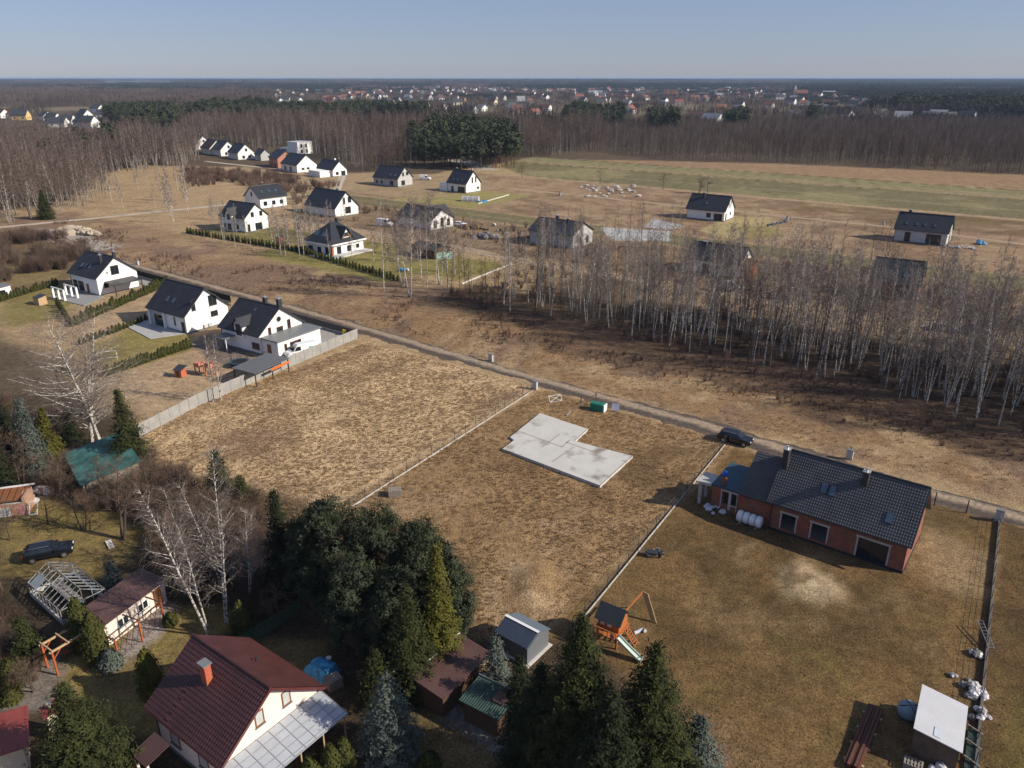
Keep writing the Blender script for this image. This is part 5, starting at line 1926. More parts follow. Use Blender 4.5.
# clear corrugated awning along the gable
POLY = M('polycarbonate', (.37, .40, .44), .3, .08, .9, spec=.6)
aw = MB()
for k in range(11):
    y0, y1 = -6.2 + k * .95, -6.2 + (k + 1) * .95
    aw.slab([(4.3, y0 + .01, 3.25), (7.2, y0 + .01, 2.63), (7.2, y1 - .01, 2.63), (4.3, y1 - .01, 3.25)], .02)
ao = aw.build('awning', POLY, pk)
ar = MB()
for k in range(12):
    y = -6.2 + k * .95
    ar.bar((4.3, y, 3.28), (7.22, y, 2.66), .035, .03)
for x, z in ((4.95, 3.13), (5.6, 2.99), (6.25, 2.855), (6.9, 2.72), (7.15, 2.665)):
    ar.bar((x, -6.2, z), (x, 4.25, z), .05, .03)
ar.build('awning_rib', M('awning_bars', (.30, .30, .33), .5), ao)
for k in range(6):
    q = MB()
    y = -6.0 + k * 2.0
    q.bar((7.05, y, -.1), (7.05, y, 2.58), .1)
    q.build('awning_post', WOODP, pk)
q = MB()
q.slab([(-2.6, -6.9, 2.35), (-.7, -6.9, 2.35), (-.7, -5.0, 2.8), (-2.6, -5.0, 2.8)], .08)
po = q.build('porch_roof', ROOFBROWN, pk)
q = MB()
for x in (-2.4, -.9):
    q.bar((x, -6.7, -.1), (x, -6.7, 2.35), .16)
q.build('porch_post', PINKW, pk)


# ------------------------------------------------------------------ garden trees, hedges
def tree_h(u, v, vt):
    """height of an upright thing whose foot is seen at (u, v) and whose top at row vt"""
    a = rad(22)
    y = gp(u, v).y
    k = (384 - vt) / 759.0
    return CAM_H + y * (k * math.cos(a) - math.sin(a)) / (math.cos(a) + k * math.sin(a))


def conifer(u, v, vt, Rb, kind, needles, label, name='spruce_tree', seed=1, group=None, **kw):
    p = gp(u, v)
    h = tree_h(u, v, vt)
    t = thing(name, label, 'tree', (p.x, p.y, 0), 0, group)
    if kind == 'spruce':
        tk, cr = spruce(seed, h, Rb * 1.22, **kw)
    else:
        tk, cr = pine(seed, h, Rb, **kw)
    tk.build('trunk', PBARK, t)
    cr.build('crown', needles, t)
    return t


GS = 'spruces of the old gardens'
for i, a in enumerate((
    (287, 596, 490, 1.9, 'spruce', N_DARK, 'narrow dark spruce with a sharp tip, left of the rounded pines'),
    (441, 668, 545, 1.9, 'spruce', N_YEL, 'yellow-green spruce at the right edge of the rounded pines'),
    (412, 690, 585, 2.2, 'spruce', N_SPR, 'olive green spruce between the pines and the brown-roofed shed'),
    (378, 700, 648, 1.7, 'spruce', N_SPR, 'low olive spruce beside the blue-grey one, left of the brown shed'),
    (391, 756, 674, 2.3, 'spruce', N_BLUE, 'silvery blue-grey spruce between the pink house and the brown-roofed shed'),
    (575, 792, 612, 3.0, 'spruce', N_SPR, 'big dark spruce just below the wooden playhouse, its tip highest of the clump'),
    (540, 772, 662, 2.4, 'spruce', N_DARK, 'dark spruce at the left side of the clump below the playhouse'),
    (642, 812, 642, 3.2, 'spruce', N_SPR, 'big dark spruce below the green slide, right half of the clump'),
    (602, 836, 690, 3.2, 'spruce', N_DARK, 'dark spruce at the bottom edge in the middle of the clump'),
    (690, 815, 716, 2.1, 'spruce', N_BLUE, 'blue-grey spruce at the right foot of the dark clump'),
    (133, 468, 390, 2.2, 'spruce', N_SPR, 'ragged green spruce in front of the concrete wall, beside the green shed roof'),
    (222, 500, 449, 2.0, 'spruce', N_SPR, 'broad low spruce at the edge of the dry plot above the birches'),
    (244, 508, 476, 1.5, 'spruce', N_SPR, 'smallest green spruce at the edge of the dry plot'),
    (92, 792, 684, 3.7, 'spruce', N_SPR, 'large olive spruce in the lower left corner between the two red roofs'),
    (10, 470, 388, 3.0, 'spruce', N_DARK, 'dark spruce at the left edge behind the junk heap'),
    (-12, 500, 392, 3.4, 'spruce', N_DARK, 'dark spruce cut by the left picture edge'),
    (39, 478, 398, 1.9, 'spruce', N_BLUE, 'slender blue-grey spruce left of the twin white birch'),
    (56, 470, 408, 1.7, 'spruce', N_YEL, 'yellow-green conifer left of the green shed roof'),
    (75, 452, 412, 1.8, 'spruce', N_DARK, 'dark spruce in the shade behind the green shed roof'),
    (30, 660, 618, 1.5, 'spruce', N_SPR, 'dark shaggy conifer left of the orange pergola'),
    (496, 692, 636, 1.4, 'spruce', N_BLUE, 'blue-grey spruce squeezed between the brown shed and the metal shed'),
    (115, 590, 563, 1.0, 'spruce', N_BLUE, 'small blue-green spruce beside the frame greenhouse'),
    (47, 219, 189, 3.0, 'spruce', N_SPR, 'single dark green spruce at the front of the left birch wood'),
    (520, 720, 655, 1.6, 'spruce', N_DARK, 'dark spruce in front of the grey metal shed'),
)):
    if 'clump' in a[6]:
        a = a[:3] + (a[3] * 1.25,) + a[4:]
    kw = dict(ragged=0.55, droop=0.1) if 'ragged' in a[6] else dict(droop=0.5, ragged=.4) if 'large olive' in a[6] else {}
    if a[2] > 600 or a[1] > 660:
        kw.update(size=0.36, dens=1.25)
    conifer(*a, seed=40 + i, group=GS, **kw)
for i, a in enumerate((
    (342, 622, 500, 3.0, 'tall rounded pine at the left of the dense dark group beside the dry plot'),
    (388, 624, 508, 3.3, 'tall rounded pine in the middle of the dense dark group beside the dry plot'),
    (428, 628, 526, 3.2, 'rounded blue-green pine at the right of the dense dark group'),
    (452, 640, 560, 2.4, 'lowest pine at the right corner of the dense dark group'),
    (318, 606, 520, 2.4, 'slim pine next to the narrow dark spruce'),
    (365, 655, 560, 2.6, 'shaded pine at the front of the dense dark group, above the dark shed'),
    (405, 662, 572, 2.4, 'shaded pine at the front right of the dense dark group'))):
    conifer(a[0] - 6, a[1], a[2] + 2, a[3] * .86, 'pine', N_PINE, a[4], 'pine_tree', 80 + i, 'pines beside the dry plot', base=0.22, n=46, size=.40, per=64)
GT = 'garden thujas'
for i, (u, v, vt, Rb, nd, lab) in enumerate((
    (86, 648, 597, 1.15, N_THU, 'tall dark thuja between the frame greenhouse and the pink outbuilding'),
    (100, 660, 612, 1.15, N_THU, 'second tall thuja at the near corner of the pink outbuilding'),
    (153, 694, 648, 1.05, N_YEL, 'golden-tipped thuja on the lawn beside the wine-red roof'),
    (243, 636, 601, .95, N_THU, 'plump egg-shaped thuja beside the green net fence'),
    (14, 684, 660, 1.1, N_THU, 'round clipped bush in the left corner garden below the shaggy conifer'),
    (12, 700, 690, .8, N_THU, 'small low green cushion beside the stone path'),
    (112, 668, 650, .95, N_BLUE, 'low blue-green juniper at the foot of the thujas'),
    (171, 624, 613, .6, N_THU, 'small round bush at the end of the pink outbuilding'),
    (346, 772, 738, .75, N_THU, 'right of the pair of thujas by the awning posts'),
    (333, 780, 744, .75, N_THU, 'left of the pair of thujas by the awning posts'),
    (312, 790, 758, .8, N_THU, 'small thuja at the bottom edge under the awning'),
    (55, 790, 752, .9, N_THU, 'small bushy thuja at the bottom edge left of the large olive spruce'),
    (430, 775, 752, .9, N_THU, 'yellowish bush at the bottom edge right of the blue-grey spruce'),
    (65, 372, 366, .4, N_THU, 'lone little thuja on the lawn by the football goal'))):
    p = gp(u, v)
    o = thuja(130 + i, max(.8, tree_h(u, v, vt)), Rb, .24, 1100).build('thuja', nd)
    o.location = (p.x, p.y, -.03)
    tag(o, lab, 'bush', GT)

# hedges: every plant its own
HK = [thuja(160 + i, 1.5, .42, .16, 260).mesh('thuja', N_THU) for i in range(3)]


def hedge(a, b, n, s, label, group, r=random.Random(4)):
    a, b = Vector((*a, 0)), Vector((*b, 0))
    for i in range(n):
        p = a.lerp(b, i / (n - 1)) + Vector((r.uniform(-.12, .12), r.uniform(-.12, .12), -.02))
        o = put_mesh('hedge_thuja', r.choice(HK), None, p, r.uniform(0, 6))
        q = s * r.uniform(.82, 1.18)
        o.scale = (q, q, q * r.uniform(.9, 1.15))
        tag(o, label, 'hedge plant', group)


def H2(*q):
    return [tuple(gp(*p)[:2]) for p in q]


a, b = H2((73, 326), (168, 285))
hedge(a, b, 34, 1.35, 'dark green hedge thuja in the row along the house with the dark carport', 'hedge of the carport house')
a, b = H2((58, 306), (70, 324))
hedge(a, b, 9, 1.2, 'hedge thuja in the short row closing the pergola terrace', 'short hedge by the pergola terrace')
a, b = H2((80, 345), (153, 318))
hedge(a, b, 20, .85, 'small hedge thuja in the row above the mown lawn', 'low hedge above the lawn')
a, b = H2((106, 376), (191, 347))
hedge(a, b, 26, 1.1, 'hedge thuja in the row below the mown lawn', 'hedge below the lawn')
a, b = H2((-6, 303), (57, 285))
hedge(a, b, 20, 1.1, 'hedge thuja in the row at the left edge behind the dry lawn', 'hedge at the left edge')
a, b = H2((188, 233), (300, 252))
hedge(a, b, 34, 1.15, 'dark hedge thuja bordering the gardens of the birch-grown houses', 'long hedge beyond the first lane')
a, b = H2((300, 252), (398, 281))
hedge(a, b, 32, 1.15, 'dark hedge thuja bordering the lawn of the hipped-roof house', 'hedge of the hipped-roof house')

# bare garden trees
rg = random.Random(31)
gk = []
for i, (h, r0, mult) in enumerate(((5, .10, 1), (5.5, .11, 2), (6.5, .11, 1), (4.5, .09, 2))):
    tk, cr = bare_tree(350 + i, h, r0, .28, .42, 26, 6, 3, .45, .012, .08, mult, .1, .03)
    gk.append((h, tk.mesh('trunk', DBARK), cr.mesh('crown', TWIGB)))
gb_ = []
for i, mult in enumerate((2, 3, 2)):
    tk, cr = bare_tree(370 + i, 15, .105, .25, .19, 50, 8, 3, .9, .010, .06, mult, .25, .012)
    gb_.append((15, tk.mesh('trunk', BBARK), cr.mesh('crown', BTWIG)))


tk, cr = bare_tree(391, 17, .22, .16, .46, 46, 8, 4, .42, .011, .10, 3, .2, .016)
gw_ = [(17, tk.mesh('trunk', BBARK), cr.mesh('crown', BTWIG))]


def bare(u, v, vt, label, kinds=gk, name='bare_tree', group='bare garden trees', z=0):
    p = gp(u, v)
    return birch(p.x, p.y, label, group, kinds, max(2.0, tree_h(u, v, vt)), name, rg)


for u, v, vt, lab in ((212, 635, 478, 'leftmost white birch of the garden group, leaning left, its foot at the wine-red roof'),
                      (203, 604, 490, 'slim white birch directly behind the leftmost one of the garden group'),
                      (225, 624, 465, 'tallest white birch in the middle of the garden group'),
                      (231, 600, 470, 'thin white birch right of the tallest one in the garden group'),
                      (249, 604, 500, 'white birch at the right of the garden group, nearest the dark spruce'),
                      (262, 590, 520, 'slightest pale birch at the right end of the garden group'),
                      (90, 444, 318, 'left stem of the pair of white birches behind the green shed roof'),
                      (101, 440, 312, 'right stem of the pair of white birches behind the green shed roof')):
    bare(u, v, vt, lab, gw_ if 'pair of white' in lab else gb_, 'birch_tree', 'white birches of the old gardens')
for u, v, vt, lab in ((213, 402, 336, 'left of two thin birches standing against the concrete wall'), (221, 400, 336, 'right of two thin birches standing against the concrete wall')):
    bare(u, v, vt, lab, sap_kinds, 'birch_tree', 'birches by the concrete wall')
for u, v, vt, lab in ((48, 524, 488, 'brown leafless fruit tree on the grass between the junk heap and the black car'),
                      (83, 530, 496, 'small leafless fruit tree in the middle of the rough lawn'),
                      (120, 540, 468, 'leafless tree with a thin slanting trunk beside the white ladder'),
                      (10, 540, 500, 'leafless fruit tree at the left edge of the rough lawn'),
                      (60, 500, 455, 'rust-brown leafless tree beside the junk heap'),
                      (20, 495, 440, 'rust-brown leafless tree behind the junk heap'),
                      (4, 480, 425, 'rust-brown leafless tree at the left edge below the dark spruces'),
                      (100, 505, 462, 'leafless bush-like tree in front of the green shed roof'),
                      (150, 505, 455, 'leafless tree right of the green shed, before the dry plot'),
                      (176, 520, 470, 'purplish leafless tree left of the garden birches'),
                      (190, 560, 500, 'leafless tree in the thicket left of the garden birches'),
                      (265, 585, 530, 'leafless tree right of the garden birches before the dark spruce'),
                      (278, 622, 580, 'pale leafless tree beside the green net fence'),
                      (240, 560, 505, 'leafless tree behind the garden birches'),
                      (215, 545, 492, 'leafless tree in the thicket behind the tallest garden birch'),
                      (170, 580, 535, 'leafless tree above the roof of the pink outbuilding'),
                      (345, 660, 622, 'sparse leafless tree in front of the dark shed'),
                      (35, 690, 655, 'leafless ornamental tree by the orange pergola'),
                      (12, 650, 618, 'leafless tree at the left edge by the pergola'),
                      (2, 590, 545, 'leafless tree at the left edge below the black car')):
    bare(u, v, vt, lab)
for u, v, vt, lab in ((600, 184, 168, 'round leafless tree on the near edge of the green field'), (663, 189, 172, 'leafless tree on the field edge left of the lone white house'),
                      (699, 193, 177, 'left tree of the leafless clump behind the lone white house'), (707, 193, 176, 'right tree of the leafless clump behind the lone white house'),
                      (522, 178, 164, 'leafless bush at the left tip of the green field')):
    bare(u, v, vt, lab, name='bare_tree', group='bare trees on the field edge')
GSB = [proto('garden_scrub', shrub(740 + i, 2.2, 1.2, 42, 6, .011), M('garden_twigs', (.105, .07, .052), .9, .3, .4)) for i in range(2)]
scrub('garden_scrub', 'purplish brown leafless thicket around the garden birches and the green shed',
      pxp((118, 470), (160, 470), (235, 490), (270, 520), (275, 590), (255, 620), (190, 600), (160, 560), (150, 520), (120, 500)), 1000, .30, 401, (.6, 1.4), GSB)
scrub('garden_scrub', 'rusty brown leafless bushes at the left edge of the old garden', pxp((0, 400), (60, 420), (85, 470), (75, 500), (30, 490), (-20, 500), (-20, 420)), 520, .34, 402, (.7, 1.5), GSB)
scrub('garden_scrub', 'brown leafless bushes around the teal-roofed shed and along the lawn edge', pxp((60, 492), (84, 478), (130, 478), (165, 500), (170, 525), (140, 530), (120, 512), (80, 512)), 260, .34, 404, (.5, 1.1), GSB)
scrub('garden_scrub', 'dark leafless bushes in the lower left gardens', pxp((-10, 600), (30, 620), (50, 650), (40, 690), (0, 700), (-20, 690)), 160, .40, 405, (.4, .8), GSB)
scrub('garden_scrub', 'leafless shrubs in the orchard left of the dirt lane', pxp((-20, 240), (60, 236), (100, 250), (70, 268), (0, 285), (-20, 285)), 620, .44, 403, (1.0, 2.0), GSB)


# ------------------------------------------------------------------ walls and fences
def fence_line(name, label, a, b, base_h, post_h, gap, base_m, post_m, cat='fence', wires=3, base_w=.08, solid=None, post_w=.05):
    a, b = Vector((a[0], a[1], 0)), Vector((b[0], b[1], 0))
    d = b - a
    L = d.length
    t = thing(name, label, cat, a, math.atan2(d.y, d.x))
    n = max(1, round(L / gap))
    if base_h:
        mb = MB()
        for i in range(n):
            mb.bb(L * i / n + .04, L * (i + 1) / n - .04, -base_w / 2, base_w / 2, -.15, base_h)
        mb.build('base_board', base_m, t)
    if solid:
        for i in range(n):
            mb = MB()
            x0, x1 = L * i / n + post_w / 2 + .003, L * (i + 1) / n - post_w / 2 - .003
            rows = solid[0]
            for k in range(rows):
                z0 = solid[1] + (post_h - .08 - solid[1]) * k / rows
                mb.bb(x0, x1, -.025 - .006 * (k % 2), .025 + .006 * (k % 2), z0, z0 + (post_h - .08 - solid[1]) / rows - solid[3])
            mb.build('panel', solid[2], t)
    if wires:
        mb = MB()
        for k in range(wires):
            z = base_h + .08 + (post_h - base_h - .15) * k / max(1, wires - 1)
            mb.bar((0, .035, z), (L, .035, z), .014)
        mb.build('wire', MGREY, t)
    for i in range(n + 1):
        mb = MB()
        mb.bb(L * i / n - post_w / 2, L * i / n + post_w / 2, -post_w / 2, post_w / 2, -.2, post_h)
        mb.build('post', post_m, t)
    return t


PANEL = M('concrete_panel', (.29, .285, .27), .9, .16, .7, .3, 8)
wall_pts = [gp(358, 338), gp(200, 405), gp(140, 437)]
fence_line('concrete_wall', 'grey concrete panel wall stepping down from the lane past the white van', wall_pts[0], wall_pts[1], 0, 2.0, 2.05, PANEL, PANEL, 'wall', 0, solid=(4, 0, PANEL, .015), post_w=.14)
fence_line('concrete_wall', 'grey concrete panel wall continuing down behind the ragged green spruce', wall_pts[1] + (wall_pts[2] - wall_pts[1]).normalized() * .18, wall_pts[2], 0, 2.0, 2.05, PANEL, PANEL, 'wall', 0, solid=(4, 0, PANEL, .015), post_w=.14)
q0, q1 = Vector((*S(-104.3, 93.8), 0)), Vector((*S(-124, 94.2), 0))
fence_line('slat_fence', 'dark grey slat fence along the lane behind the house with the garage', q0, q1, .2, 1.6, 2.4, PANEL, DGREY, 'fence', 0, solid=(9, .25, DGREY, .03))
fence_line('slat_fence', 'black fence along the lane behind the two upper white houses', Vector((*S(-145, 94.4), 0)), Vector((*S(-196, 95.5), 0)), .2, 1.7, 2.4, PANEL, BLACK, 'fence', 0, solid=(9, .25, BLACK, .02))
fence_line('wire_fence', 'wire fence with a pale concrete base between the tan plot and the concrete slab', gp(531, 392), gp(350, 508), .14, 1.4, 2.5, CONC, DGREY, base_w=.06)
fence_line('wire_fence', 'wire fence with a pale concrete base between the slab plot and the brick house', gp(725, 445), gp(572, 632), .16, 1.5, 2.5, CONC, DGREY, base_w=.07)
fence_line('board_fence', 'long dark boundary fence with a concrete base at the right edge', gp(999, 519), gp(972, 790), .35, 1.3, 2.5, M('dark_concrete', (.10, .095, .09), .9, .2), DGREY, wires=4, base_w=.10)
fence_line('post_fence', 'row of thin wooden posts along the lane right of the brick house', gp(934, 505), gp(966, 513), 0, 1.7, 3.4, WOODD, WOODD, wires=2, post_w=.12)
fence_line('plot_edging', 'low pale concrete edging of the plot among the thin left birches', gp(462, 284), gp(512, 264), .3, .35, 2.5, CONC2, CONC2, 'edging', 0, .2)
fence_line('plot_edging', 'low pale concrete edging beside the grey tunnel tent by the green strip', gp(478, 204), gp(509, 195), .35, .4, 2.5, CONC2, CONC2, 'edging', 0, .2)
NETG = M('green_net', (.05, .12, .075), .8, .2, 3)
t = thing('net_fence', 'green net fence between the plump thuja and the dark shed', 'fence', gp(238, 652), 0)
a, b = gp(238, 652) - gp(238, 652), gp(300, 612) - gp(238, 652)
mb = MB()
for k in range(14):
    z = .1 + k * .1
    mb.bar(a + Vector((0, 0, z)), b + Vector((0, 0, z)), .02)
for k in range(60):
    p = a.lerp(b, k / 59)
    mb.bar(p, p + Vector((0, 0, 1.45)), .018)
mb.build('net', NETG, t)
for k in range(4):
    p = a.lerp(b, k / 3)
    mb = MB()
    mb.bar(p + Vector((0, .06, -.2)), p + Vector((0, .06, 1.5)), .06)
    mb.build('post', NETG, t)


# ------------------------------------------------------------------ paving, slabs
def paving(name, pts, h=.06, m=PAVE):
    mb = MB()
    mb.prism([(p[0], p[1]) for p in pts], -.2, h)
    return struct(mb.build(name, m))


paving('patio', pxp((127, 327), (150, 339), (192, 333), (196, 330), (168, 318), (150, 317)), .10)
paving('patio', pxp((52, 298), (84, 306), (104, 297), (98, 288), (72, 288)), .10, M('grey_paving', (.24, .24, .245), .9, .1))
paving('driveway', pxp((288, 356), (300, 360), (352, 338), (352, 333), (312, 322), (300, 330)), .05, M('drive_paving', (.30, .28, .26), .9, .12))
paving('driveway', pxp((136, 281), (150, 288), (190, 293), (190, 286), (150, 276)), .05, M('drive_paving', (.30, .28, .26), .9, .12))
# the bare foundation slab
SL = [gp(540, 413, .3), gp(588, 429, .3), gp(575, 441, .3), gp(633, 456, .3), gp(600, 486, .3), gp(502, 449, .3), gp(514, 440, .3), gp(510, 437, .3)]
t = thing('foundation_slab', 'bare stepped concrete house slab lying on the brown plot', 'slab', gp(565, 450))
o0 = gp(565, 450)
mb = MB()
mb.prism([(p.x - o0.x, p.y - o0.y) for p in SL], -.1, .3)


def slab_mat():
    m = M('slab_concrete', (.50, .49, .46), .85, .07, .5)
    n, l = m.node_tree.nodes, m.node_tree.links
    b = n['Principled BSDF']
    src = b.inputs['Base Color'].links[0].from_socket
    tc = n.new('ShaderNodeTexCoord')
    nz = n.new('ShaderNodeTexNoise')
    nz.inputs['Scale'].default_value = .33
    nz.inputs['Detail'].default_value = 5
    l.new(tc.outputs['Object'], nz.inputs['Vector'])
    r = n.new('ShaderNodeMapRange')
    r.inputs[1].default_value, r.inputs[2].default_value = .56, .72
    l.new(nz.outputs['Fac'], r.inputs[0])
    mx = n.new('ShaderNodeMix')
    mx.data_type = 'RGBA'
    l.new(r.outputs[0], mx.inputs['Factor'])
    l.new(src, mx.inputs['A'])
    mx.inputs['B'].default_value = (.20, .17, .14, 1)
    l.new(mx.outputs['Result'], b.inputs['Base Color'])
    return m


mb.build('slab', slab_mat(), t)
jm = MB()
for p, q in (((521, 432), (562, 447)), ((552, 462), (574, 447)), ((562, 447), (570, 440)), ((566, 442), (597, 453)), ((542, 447), (560, 434))):
    a, b = gp(*p, .3) - o0, gp(*q, .3) - o0
    a.z = b.z = .308
    jm.bar(a, b, .16, .012)
jm.build('joint', M('joint_dirt', (.30, .27, .22), .9, .2), t)
em = MB()
for i in range(len(SL)):
    a, b = SL[i] - o0, SL[(i + 1) % len(SL)] - o0
    if (b - a).length > 1.5:
        n_ = Vector((b.y - a.y, -(b.x - a.x), 0)).normalized()
        off = n_ * .05
        if i in (1, 3, 4, 5):
            em.bar(a + off * 1 - Vector((0, 0, a.z - .2)), b + off - Vector((0, 0, b.z - .2)), .04, .3)
em.build('formwork_board', WOODG, t)
mb = MB()
pp = gp(566, 416)
mb.bar((0, 0, .1), (.8, 1.6, .15), .25, .12)
o = mb.build('plank', WOODG)
o.location = pp
tag(o, 'single plank lying off the top edge of the concrete slab', 'plank')


# ------------------------------------------------------------------ vehicles
def car(name, label, u, v, heading, paint, kind='wagon', group=None, z=0.0, cat='car', scale=1.0):
    p = gp(u, v)
    t = thing(name, label, cat, (p.x, p.y, z), rad(heading), group)
    t.scale = (scale,) * 3
    L, W = (4.6, 1.82) if kind != 'van' else (5.6, 2.0)
    if kind == 'van':
        lower = [(-2.8, .35), (2.75, .35), (2.85, .8), (2.55, 1.15), (1.75, 1.35), (-2.8, 1.35)]
        cab = [(-2.78, 1.33), (1.80, 1.33), (1.15, 2.15), (.8, 2.42), (-2.7, 2.46), (-2.78, 2.3)]
        glass = [[(1.62, 1.42), (1.05, 2.12), (.35, 2.12), (.35, 1.42)]]
        ws = ((1.74, 1.42), (1.17, 2.12))
        wx = (-1.75, 1.85)
    else:
        lower = [(-2.25, .32), (2.2, .30), (2.3, .62), (2.15, .86), (1.05, 1.0), (-2.15, 1.02), (-2.3, .7)]
        cab = [(-2.12, 1.0), (1.1, .98), (.35, 1.46), (-.3, 1.52), (-1.6, 1.5), (-1.95, 1.36)]
        glass = [[(-1.95, 1.06), (-.85, 1.06), (-.85, 1.42), (-1.7, 1.42)], [(-.78, 1.06), (.75, 1.06), (.25, 1.40), (-.78, 1.43)]]
        ws = ((1.0, 1.06), (.40, 1.44))
        wx = (-1.4, 1.42)

    def shell(prof, w0, w1, zsplit):
        mb = MB()
        n = len(prof)
        zs = [q[1] for q in prof]
        lo, hi = min(zs), max(zs)
        hw = [w0 / 2 + (w1 - w0) / 2 * ((q[1] - lo) / (hi - lo)) for q in prof]
        mb.add([(q[0], -h, q[1]) for q, h in zip(prof, hw)] + [(q[0], h, q[1]) for q, h in zip(prof, hw)],
               [tuple(range(n)), tuple(range(n, 2 * n))[::-1]] + [(i, n + i, n + (i + 1) % n, (i + 1) % n) for i in range(n)])
        return mb, lo, hi
    mb, _, _ = shell(lower, W * .94, W, 0)
    m2, lo, hi = shell(cab, W * .98, W * .78, 0)
    mb.add(m2.v, m2.f)
    body = mb.build('body', paint, t)
    bv = body.modifiers.new('bevel', 'BEVEL')
    bv.width, bv.segments, bv.limit_method = .06, 2, 'ANGLE'
    for sy in (-1, 1):
        for g in glass:
            mb = MB()
            vs = []
            for x, zz in g:
                h = (W * .98 / 2 + (W * .78 - W * .98) / 2 * ((zz - lo) / (hi - lo))) + .008
                vs.append((x, sy * h, zz))
            for x, zz in g:
                h = (W * .98 / 2 + (W * .78 - W * .98) / 2 * ((zz - lo) / (hi - lo))) - .03
                vs.append((x, sy * h, zz))
            mb.add(vs, [(0, 1, 2, 3), (7, 6, 5, 4), (0, 4, 5, 1), (1, 5, 6, 2), (2, 6, 7, 3), (3, 7, 4, 0)])
            mb.build('side_window', GLASS, t)
    for (x0, z0), (x1, z1), nm in ((ws[0], ws[1], 'windscreen'),) + ((((-2.14, 1.08), (-1.97, 1.36), 'rear_window'),) if kind != 'van' else ()):
        mb = MB()
        s_ = 1 if nm == 'windscreen' else -1
        n_ = Vector((z1 - z0, 0, -(x1 - x0))).normalized() * .012
        if n_.x * s_ < 0:
            n_ = -n_
        vs = []
        for k_ in (1, -1):
            for x, zz, yy in ((x0, z0, -1), (x0, z0, 1), (x1, z1, 1), (x1, z1, -1)):
                h = (W * .98 / 2 + (W * .78 - W * .98) / 2 * ((zz - lo) / (hi - lo))) - .1
                vs.append((x + n_.x * k_, yy * h, zz + n_.z * k_))
        mb.add(vs, [(0, 1, 2, 3), (7, 6, 5, 4), (0, 4, 5, 1), (1, 5, 6, 2), (2, 6, 7, 3), (3, 7, 4, 0)])
        mb.build(nm, GLASS, t)
    for x in wx:
        for sy in (-1, 1):
            mb = MB()
            mb.tube([(x, sy * (W / 2 - .2), .33), (x, sy * (W / 2 + .02), .33)], .33, 16)
            w = mb.build('wheel', BLACK, t)
            mb = MB()
            mb.tube([(x, sy * (W / 2 - .05), .33), (x, sy * (W / 2 + .035), .33)], .21, 12)
            mb.build('rim', STEEL, w)
    fx = 2.2 if kind != 'van' else 2.74
    for sy in (-1, 1):
        mb = MB()
        mb.bb(fx - .12, fx + .06, sy * W * .32 - .18, sy * W * .32 + .18, .66, .80)
        mb.build('headlight', M('headlamp', (.75, .77, .8), .15), t)
        mb = MB()
        rx = -2.28 if kind != 'van' else -2.83
        mb.bb(rx, rx + .12, sy * W * .42 - .09, sy * W * .42 + .09, .75, 1.05)
        mb.build('tail_light', M('red_lens', (.35, .02, .015), .25), t)
        mb = MB()
        mx_ = .75 if kind != 'van' else 1.65
        mb.bb(mx_ - .08, mx_ + .08, sy * (W / 2 + .10) - .09, sy * (W / 2 + .10) + .09, 1.02, 1.16)
        mb.build('mirror', paint, t)
    if kind == 'wagon':
        for sy in (-1, 1):
            mb = MB()
            mb.bar((-1.6, sy * .62, 1.545), (.2, sy * .62, 1.545), .045)
            mb.build('roof_rail', STEEL, t)
    return t


BLACKP = M('black_car_paint', (.006, .008, .013), .12, .1, spec=.7)
SILVER = M('silver_paint', (.42, .45, .50), .3, .05)
car('parked_car', 'black estate car parked on the dirt lane above the brick house', 735, 442, -33, BLACKP)
car('parked_car', 'black estate car with silver roof rails on the rough lawn beside the frame greenhouse', 50, 556, 24, BLACKP)
vn = car('delivery_van', 'white high-roofed van with a small green side logo, parked inside the concrete wall', 302, 356, -145, WHITEP, 'van', cat='van')
mb = MB()
mb.lathe([(.001, 0), (.15, .0), (.15, .01), (.001, .012)], 12)
lg = mb.build('logo', M('green_logo', (.05, .35, .25), .5), vn)
lg.rotation_euler = (rad(90), 0, 0)
lg.location = (-1.3, .97, 1.75)
l2 = MB()
l2.bb(-2.25, -1.55, .90, .915, 1.70, 1.80)
lo2 = l2.build('lettering', M('green_logo', (.05, .35, .25), .5), vn)
lo2.location = (0, .045, 0)
car('delivery_van', 'white van parked between the grey-walled house and the far white house', 425, 180, -10, WHITEP, 'van', cat='van')
car('delivery_van', 'white van beside the terrace of the hipped-roof house, before the arched-window house', 385, 226, -20, WHITEP, 'van', cat='van')
car('parked_car', 'white car at the gable of the house with three arched openings', 460, 226, -10, WHITEP)
car('delivery_van', 'silver-blue van on the second lane before the house with the brown bay', 728, 291, -8, SILVER, 'van', cat='van')
car('parked_car', 'dark car on the second lane, seen between the birches', 776, 299, -14, BLACKP)
car('parked_car', 'silver car among the materials right of the brick shell behind the birches', 945, 331, -36, SILVER)
car('parked_car', 'dark car among the materials at the far right of the second lane', 972, 334, -36, BLACKP)


# ------------------------------------------------------------------ small things on the plots
def cabinet(u, v, label, h=1.2, m=None):
    p = gp(u, v)
    t = thing('utility_cabinet', label, 'cabinet', p, rad(-36), 'utility cabinets along the lane')
    mb = MB()
    mb.bb(-.4, .4, -.22, .22, .25, h)
    b = mb.build('body', m or M('cabinet_grey', (.42, .43, .44), .6, .06), t)
    for sx in (-1, 1):
        d = MB()
        d.bb(sx * .2 - .185, sx * .2 + .185, -.235, -.222, .32, h - .05)
        d.build('door', M('cabinet_door', (.46, .47, .48), .6, .05), t)
    r = MB()
    r.bb(-.45, .45, -.28, .27, h + .002, h + .07)
    r.build('cap', MGREY, t)
    r = MB()
    r.bb(-.42, .42, -.24, .24, -.2, .248)
    r.build('base', CONC, t)
    return t


